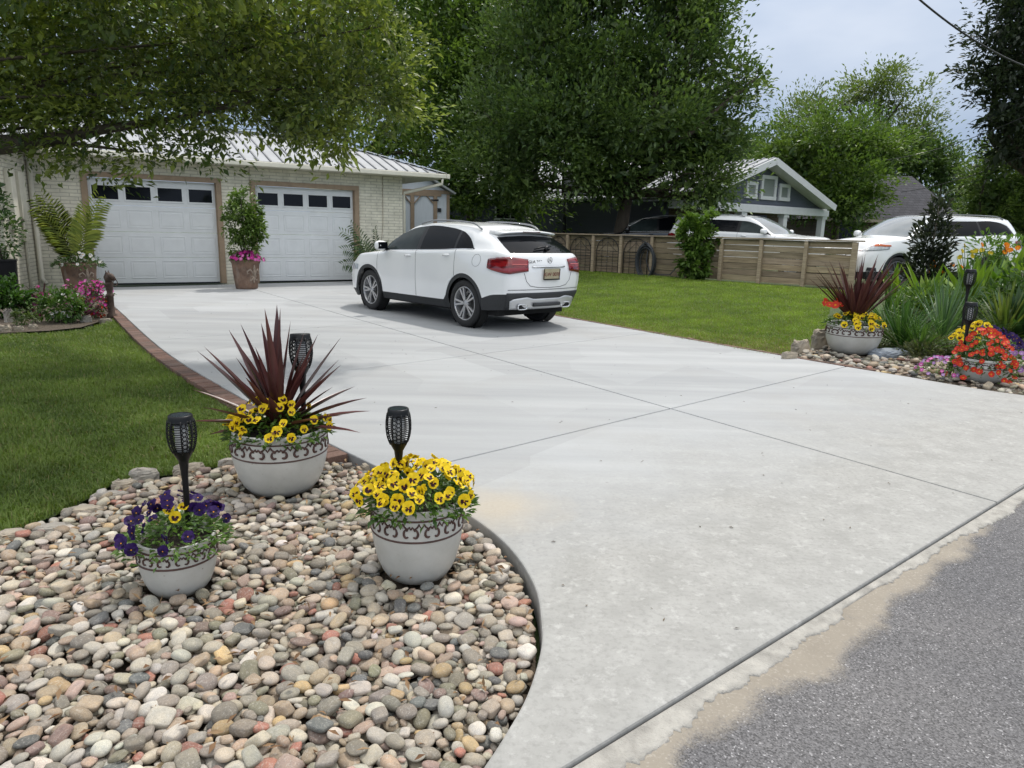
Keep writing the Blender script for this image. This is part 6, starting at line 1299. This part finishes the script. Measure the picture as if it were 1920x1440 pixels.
    def kz(j, z_): return float(np.interp(z_, S[j, :, 2], np.arange(Kn)))
    def sidez(x, z_, s_=1, off=0.): return side(x, kz(int(np.argmin(np.abs(Xb - x))), z_), s_, off)
    def endz(E, u, z_, off=0.):
        col = S[-1] if E is rear else S[0]; kf = float(np.interp(z_, col[:, 2], np.arange(Kn))); k0 = min(int(kf), Kn - 2); fk = kf - k0; iu = (u + 1) / 2 * NU; i0 = min(int(iu), NU - 1); fu = iu - i0
        p = (E[k0, i0] * (1 - fu) + E[k0, i0 + 1] * fu) * (1 - fk) + (E[k0 + 1, i0] * (1 - fu) + E[k0 + 1, i0 + 1] * fu) * fk
        n_ = np.cross(E[k0, i0 + 1] - E[k0, i0], E[k0 + 1, i0] - E[k0, i0]); n_ /= np.linalg.norm(n_) + 1e-9; sgn = 1 if E is rear else -1; n_ = n_ if n_[0] * sgn > 0 else -n_; return W(p + n_ * off)
    car_ = dict(root=root, W=W, side=side, sidez=sidez, endz=endz, rear=rear, frontp=frontp, Xb=Xb, S=S, L=L, fa=fa, ra=ra, kof=kof, xm=xm, wp=wp, zs=zs, top=top)
    # seams
    mb = MB()
    for dX in doors:
        for s_ in (1, -1): mb.tube([side(dX, k, s_, .0005) for k in np.arange(kof(1), kof(5) + .1, 1)], .0035, 4)
    mb.build('door_seam', seamm, root)
    # wheels
    for X_, s_ in ((fa, 1), (ra, 1), (fa, -1), (ra, -1)):
        jj = int(np.argmin(np.abs(Xb - X_))); yw = S[jj, 1, 1] - .03; wy = .225
        wl_ = bpy.data.objects.new('wheel', None); COL.objects.link(wl_); wl_.parent = root; wl_.location = (xm - X_, s_ * (yw - wy / 2), tyre); wl_.rotation_euler = (0, 0, 0 if s_ > 0 else PI)
        Rx = Matrix.Rotation(-PI / 2, 3, 'X'); hw_ = wy / 2; rr = tyre * .70
        MB().lathe([(rr, -hw_ * .9), (tyre * .95, -hw_), (tyre, -hw_ * .7), (tyre, hw_ * .7), (tyre * .985, hw_ * .86), (tyre * .93, hw_), (tyre * .80, hw_ * 1.03), (rr + .005, hw_ * .92), (rr, hw_ * .8)], 44, R=Rx).build('tyre', rubber, wl_)
        rm = MB(); rm.lathe([(rr + .004, hw_ * .9), (rr - .008, hw_ * .93), (rr - .016, hw_ * .82), (rr - .02, -hw_ * .6), (.03, -hw_ * .6)], 40, R=Rx); rm.lathe([(0, hw_ * .80), (.035, hw_ * .78), (.058, hw_ * .66), (.062, hw_ * .3)], 20, R=Rx)
        for q in range(spokes):
            for dq in ((-.17, .17) if spokes == 5 else (0,)):
                a = 2 * PI * q / spokes + .3; p0 = Vector((math.sin(a + dq * .9) * .045, hw_ * .66, math.cos(a + dq * .9) * .045)); p1 = Vector((math.sin(a + dq) * (rr - .012), hw_ * .80, math.cos(a + dq) * (rr - .012)))
                rm.bar(p0, p1, .030 if spokes == 5 else .034, .03, (0, 1, 0))
        rm.build('rim', rimcol or alloy, wl_, bevel=.004); MB().lathe([(0, -hw_ * .2), (rr * .62, -hw_ * .2), (rr * .62, -hw_ * .45)], 24, R=Rx).build('brake_disc', M('brake_grey', (.12, .12, .12), .5, .2, 20), wl_)
    mb = MB()
    for X_ in (fa, ra): mb.lathe([(R_ + .004, -.68 * wsc), (R_ + .004, -.93 * wsc + .09)], 28, (xm - X_, 0, tyre), R=Matrix.Rotation(PI / 2, 3, 'X'), a0=-PI / 2 - .9 + PI / 2, a1=PI * 1.5); mb.lathe([(R_ + .004, .68 * wsc), (R_ + .004, .93 * wsc - .09)], 28, (xm - X_, 0, tyre), R=Matrix.Rotation(PI / 2, 3, 'X'), a0=-.9, a1=PI * 1.5)
    mb.box((xm - L / 2, 0, .27), (L * .88, 1.40 * wsc, .12)); mb.box((xm - L / 2, 0, .55), (L * .86, 1.25 * wsc, .5)); mb.build('underbody', dark, root)
    # handles, mirrors, rails
    for n_ in range(len(doors) - 1):
        for s_ in (1, -1):
            X_ = doors[n_ + 1] - .20; kk = kof(3) + 1.6; h = MB(); a, b = Vector(side(X_ - .11, kk, s_, .022)), Vector(side(X_ + .09, kk, s_, .022)); c = Vector(side(X_ - .08, kk, s_, -.003)); d = Vector(side(X_ + .06, kk, s_, -.003))
            h.tube([tuple(c), tuple(a * .7 + c * .3 + Vector((-.02, 0, 0))), tuple(a * .5 + b * .5), tuple(b * .7 + d * .3 + Vector((.02, 0, 0))), tuple(d)], [.012, .014, .014, .014, .012], 7); dp = dobs[(n_, 'L' if s_ > 0 else 'R')]; h.build('handle', paint, dp or root)
    for s_ in (1, -1):
        p = Vector(side(wp(1.42), kof(5) + .3, s_, .0)); mo = MB(); cs = Vector((p.x - .02, p.y + s_ * .13, p.z + .075)); V, F = ico(3); V = np.sign(V) * np.abs(V) ** .72; mo.add([(cs.x + v[0] * .075 - .02 * v[1] * s_, cs.y + v[1] * .115, cs.z + v[2] * .078) for v in V], [tuple(f) for f in F], True); mr = mo.build('mirror', paint, root)
        MB().tube([(p.x - .02, p.y - s_ * .02, p.z + .01), (p.x - .02, p.y + s_ * .07, p.z + .03)], .028, 8).build('mirror_arm', blk, mr); MB().box((cs.x - .074, cs.y, cs.z), (.012, .17, .11)).build('mirror_glass', gtint, mr)
    rl = MB()
    for s_ in (1, -1):
        xs = np.linspace(wp(2.15), wp(3.9), 14); P = [side(x, Kn - 1.5, s_, .0) + np.array([0, 0, .018 + .035 * min(1, 6 * q * (1 - q))]) for x, q in zip(xs, np.linspace(0, 1, 14))]; rl.tube(P, .014, 6)
    rl.build('roof_rail', M('rail_grey', (.25, .26, .27), .35, .1, 10, metal=.6), root)
    ch = MB()
    for s_ in (1, -1): ch.tube([side(x, kof(5) - .05, s_, .004) for x in np.linspace(wp(1.3), wins[-1][1] - .02, 30)], .006, 5)
    ch.build('window_chrome', chrome, root)
    return car_
def skin_patch(pts, mat_, nm, parent):   # pts: n x m grid of world-local points
    pts = np.array(pts); a, b = pts.shape[:2]; idx = np.arange(a * b).reshape(a, b); F = np.stack([idx[:-1, :-1], idx[:-1, 1:], idx[1:, 1:], idx[1:, :-1]], -1).reshape(-1, 4)
    me = npmesh(nm, pts.reshape(-1, 3), F, smooth=True); o = link(nm, me, mat_, parent); so2 = o.modifiers.new('thick', 'SOLIDIFY'); so2.thickness = .012; so2.offset = 0; return o
def lamp(c, end, s_, u0, z0, z1, xs, mat_, nm, off=.010, tz=.25):
    """lamp wrapping a body corner: end patch from u0 to the corner, then along the side to xs"""
    E = c['rear'] if end == 'rear' else c['frontp']; X1 = c['L'] if end == 'rear' else 0.; rows = []
    for v in np.linspace(0, 1, 7):
        r_ = []
        for u in np.linspace(u0, .985, 9):
            k = (u - u0) / (.985 - u0); zz0 = z0 + (z1 - z0) * .16 * (1 - k); zz1 = z1 - (z1 - z0) * .12 * (1 - k); r_.append(c['endz'](E, u * s_, zz0 + (zz1 - zz0) * v, off))
        for x in np.linspace(0, 1, 9)[1:]:
            k = x ** 1.0; zz0 = z0 + (z1 - z0) * tz * k ** 1.5 * 1.2; zz1 = z1 - (z1 - z0) * tz * .6 * k ** 2; X_ = X1 + (xs - X1) * x; r_.append(c['sidez'](X_, zz0 + (zz1 - zz0) * v, s_, off))
        rows.append(r_)
    return skin_patch(rows, mat_, nm, c['root'])
# ---------------- the white crossover on the driveway
cpos = np.array([-.72, 10.91]); cdir = unit(np.array([-.665, .747])); crz = math.atan2(cdir[1], cdir[0]); CSC = 1.045
left = np.array([-cdir[1], cdir[0]]); cen = cpos + cdir * 1.35 * CSC - left * .75 * CSC
c = make_car('parked_car', 'white compact crossover parked on the driveway in front of the garage doors', (cen[0], cen[1], .001), crz, GX, 1.0, .93, paintw, [(1.36, 2.30), (2.40, 3.28), (3.33, 3.74)], [1.18, 2.33, 3.36], .348, scale=CSC)
r = c['root']; Lc = c['L']; E = c['rear']; ez = lambda u, z, o=0.: c['endz'](E, u, z, o)
for s_ in (1, -1):
    tl = lamp(c, 'rear', s_, .58, .82, 1.045, Lc - .33, redl, 'tail_light', .012); MB().tube([ez(s_ * u, .945, .026) for u in np.linspace(.62, .95, 8)], .006, 5).tube([ez(s_ * u, .925, .024) for u in np.linspace(.62, .95, 8)], .004, 5).build('light_bar', petmat('lens_pink', (.75, .22, .22)), tl)
# rear details
mb = MB(); mb.tube([ez(u, .915, .012) for u in np.linspace(-.42, .48, 14)], .011, 6); mb.build('chrome_strip', chrome, r)
pc = Vector(ez(0.0, .815, .02)); n_ = Vector((-1, 0, .12)).normalized(); Rp = Matrix.Rotation(math.radians(-5), 3, 'Y'); pl = MB().box(pc, (.012, .31, .16), Rp).build('license_plate', M('plate_tan', (.42, .37, .25), .4, .15, 9), r, bevel=.003)
def textpart(s, size, at, nm, mat_, parent, tilt=-5, sx=1.0):
    o = link(nm, text_mesh(s, size), mat_, parent); q = Matrix((Vector((0, -1, 0)), Vector((0, 0, 1)), Vector((-1, 0, 0)))).transposed().to_4x4(); o.matrix_local = Matrix.Translation(at) @ Matrix.Rotation(math.radians(tilt), 4, 'Y') @ q @ Matrix.Diagonal((sx, 1, 1, 1)); return o
mb = MB()
for dz in (.073, -.073): mb.box((pc.x - .008, pc.y, pc.z + dz), (.006, .312, .016), Rp)
for dy in (.152, -.152): mb.box((pc.x - .007, pc.y + dy, pc.z), (.006, .012, .15), Rp)
mb.build('plate_frame', blk, pl); textpart('JGW 0070', .075, pc + Vector((-.009, 0, -.004)), 'plate_number', M('plate_red', (.16, .03, .025), .5, .1, 9), pl)
textpart('GLA 250', .058, Vector(ez(.40, .985, .006)), 'model_badge', M('badge_grey', (.10, .10, .11), .3, .1, 9, metal=.6), r, -4, 1.25)
mb = MB(); sc_ = Vector(ez(0, 1.005, .012)); mb.tube([(sc_.x, sc_.y + .042 * math.cos(q), sc_.z + .042 * math.sin(q)) for q in np.linspace(0, 2 * PI, 22)], .005, 5)
for q in (PI / 2, PI / 2 + 2 * PI / 3, PI / 2 - 2 * PI / 3): mb.tube([(sc_.x, sc_.y, sc_.z), (sc_.x, sc_.y + .042 * math.cos(q), sc_.z + .042 * math.sin(q))], [.007, .002], 5)
mb.build('emblem', M('emblem_chrome', (.45, .46, .47), .2, .1, 9, metal=.9), r)
mb = MB(); mb.tube([ez(.30, 1.135, .02), ez(.05, 1.15, .03), ez(-.32, 1.165, .022)], [.010, .012, .008], 6); mb.tube([ez(-.02, 1.125, .02), ez(-.12, 1.150, .035), ez(-.28, 1.162, .03)], [.026, .022, .012], 8); mb.build('wiper', blk, r)
# spoiler
sp = []; Tt = c['top'][-1]
mb = MB(); V = []
for i, u in enumerate(np.linspace(-.96, .96, 13)):
    y = u * .56; zc = 1.375 + .032 * (1 - u * u); x0 = 3.80; x1 = 4.06 + .07 * (1 - u * u); V += [(c['xm'] - x0, y, zc + .030), (c['xm'] - x1 + .03, y, zc + .004), (c['xm'] - x1, y, zc - .014), (c['xm'] - x1 + .05, y, zc - .032), (c['xm'] - x0, y, zc - .02)]
F = []
for i in range(12):
    for k in range(5): a = i * 5 + k; b = i * 5 + (k + 1) % 5; F.append((a, b, b + 5, a + 5))
F += [tuple(range(5)), tuple(60 + k for k in range(5))[::-1]]; mb.add(V, F, True); spo = mb.build('spoiler', paintw, r, fix=True); MB().box((c['xm'] - 4.118, 0, 1.392), (.012, .34, .014)).build('brake_light', petmat('lens_dark', (.10, .012, .012)), spo)
# dark band, silver skid, tail pipes
band = [[ez(u, z, .006) for u in np.linspace(-.995, .995, 21)] for z in np.linspace(.32, .555, 6)]; skin_patch(band, clad, 'bumper_band', r)
sk = []
for v in np.linspace(0, 1, 6):
    sk.append([ez(u, .335 + (.475 - .06 * abs(u) ** 3 + .035 * sstep((abs(u) - .35) / .2) * (1 - sstep((abs(u) - .85) / .15)) - .335) * v, .035 * (1 - .5 * v)) for u in np.linspace(-.92, .92, 25)])
skin_patch(sk, silver, 'skid_plate', r)
mb = MB(); dk = MB()
for s_ in (1, -1):
    p = Vector(ez(s_ * .63, .375, .05)); ring = [(p.x, p.y + .085 * np.sign(math.cos(q)) * abs(math.cos(q)) ** .5, p.z + .036 * np.sign(math.sin(q)) * abs(math.sin(q)) ** .5) for q in np.linspace(0, 2 * PI, 25)]; mb.tube(ring, .010, 6); dk.add([(q[0] + .01, q[1], q[2]) for q in ring[:-1]], [tuple(range(24))])
mb.build('exhaust_tip', chrome, r); dk.build('exhaust_opening', dark, r)
mb = MB(); mb.tube([ez(u, .40, .05) for u in np.linspace(-.38, .38, 9)], .028, 6); mb.build('lower_grille', clad, r)
# tailgate outline, fuel flap, reflectors
mb = MB(); gate = [ez(.66, .83, .003), ez(.60, .72, .003), ez(.5, .655, .003), ez(.3, .63, .003), ez(0, .625, .003), ez(-.3, .63, .003), ez(-.5, .655, .003), ez(-.60, .72, .003), ez(-.66, .83, .003)]; mb.tube(gate, .004, 4); 
mb.tube([c['sidez'](3.86 + .085 * math.cos(q), .985 + .085 * math.sin(q), -1, .001) for q in np.linspace(0, 2 * PI, 24)], .0022, 4); mb.tube([c['sidez'](3.86 + .085 * math.cos(q), .985 + .085 * math.sin(q), 1, .001) for q in np.linspace(0, 2 * PI, 24)], .0022, 4); mb.tube([ez(u, .60, .004) for u in np.linspace(-.98, .98, 20)], .004, 4); mb.build('panel_seam', seamm, r)
for s_ in (1, -1): lamp(c, 'front', s_, .62, .66, .80, .55, headl, 'headlight', .008)
MB().box(Vector(c['endz'](c['frontp'], 0, .58, .0)), (.06, .9, .2)).build('grille', clad, r)
# ---------------- three-row white car on the right
def carpose(px, py, rz_deg, zoff=0.): p = G(px, py); return p
p = G(1672, 541); a = math.radians(180 + 17); d_ = np.array([math.cos(a), math.sin(a)]); lf = np.array([-d_[1], d_[0]])
X2 = [0, .95, 1.20, 2.02, 3.40, 3.74, 4.42, 4.88]; cen = p[:2] - d_ * (3.74 - .95) / 2 - lf * .83
print('SUV', p, cen)
s = make_car('parked_car', 'silver white three row car parked beyond the fence end on the right', (cen[0], cen[1], p[2]), a, X2, 1.155, 1.06, paintw, [(1.42, 2.40), (2.48, 3.36), (3.42, 4.50)], [1.22, 2.44, 3.40], .375, drop7=.34, cladh=.9, roofk=.12, z6k=[0, 0, 1.24, 0, 1.5, .15, 1.8, .28, 2.02, .335, 2.6, .35, 3.4, .345, 4.0, .31, 4.32, .23, 4.55, .0, 4.88, 0], spokes=5, rimcol=M('alloy_dark', (.20, .20, .21), .3, .1, 10, metal=.7))
for s_ in (1, -1):
    lamp(s, 'front', s_, .50, .86, 1.00, .62, headl, 'headlight', .010, .35); lamp(s, 'front', s_, .88, .955, 1.02, .66, amber, 'turn_signal', .016, .3); lamp(s, 'rear', s_, .55, 1.02, 1.2, 4.88 - .40, redl, 'tail_light', .012)
fz = lambda u, z, o=0.: s['endz'](s['frontp'], u, z, o)
gr = MB()
for z in np.linspace(.60, .88, 5): gr.tube([fz(u, z, .012) for u in np.linspace(-.5, .5, 12)], .016, 6)
gr.build('grille', chrome, s['root']); skin_patch([[fz(u, z, .004) for u in np.linspace(-.52, .52, 12)] for z in np.linspace(.56, .90, 5)], clad, 'grille_backing', s['root'])
for s_ in (1, -1): MB().tube([fz(s_ * .80 + .07 * math.cos(q), .50 + .06 * math.sin(q), .012) for q in np.linspace(0, 2 * PI, 16)], .012, 5).build('fog_light', chrome, s['root'])
# ---------------- white estate and black car beyond the fence
p = atY(1440, 440, 21.5); nose = p[:2] + [-.35, .5] + 2.5 * np.array([math.cos(math.radians(-30)), math.sin(math.radians(-30))]); a = math.radians(-42); cw = nose - 2.5 * np.array([math.cos(a), math.sin(a)]); X3 = [0, .95, 1.55, 2.45, 3.7, 4.0, 4.6, 5.1]
s = make_car('parked_car', 'white high car with roof rails facing right beyond the fence', (cw[0], cw[1], .34), a, X3, 1.17, 1.08, paintw, [(1.75, 2.62), (2.72, 3.62), (3.72, 4.6)], [1.5, 2.66, 3.68], .38, drop7=.3, roofk=.1, z6k=[0, 0, 1.58, 0, 1.9, .15, 2.2, .27, 2.5, .33, 3.2, .34, 3.9, .33, 4.4, .28, 4.6, .22, 4.75, 0, 5.1, 0])
for s_ in (1, -1): lamp(s, 'front', s_, .5, .84, 1.0, .6, headl, 'headlight'); lamp(s, 'rear', s_, .55, 1.0, 1.2, 4.7, redl, 'tail_light')
p = atY(1235, 440, 25.5); a = math.radians(180 - 12)
s = make_car('parked_car', 'black car with a low rounded roof in the shade beyond the fence', (p[0] - .15, p[1], .34), a, X2, 1.15, 1.03, paintb, [(1.55, 2.42), (2.50, 3.36), (3.42, 4.40)], [1.30, 2.46, 3.44], .36, drop7=.4, roofk=.04)
for s_ in (1, -1): lamp(s, 'front', s_, .5, .78, .92, .6, headl, 'headlight'); lamp(s, 'rear', s_, .55, .95, 1.1, 4.5, redl, 'tail_light')
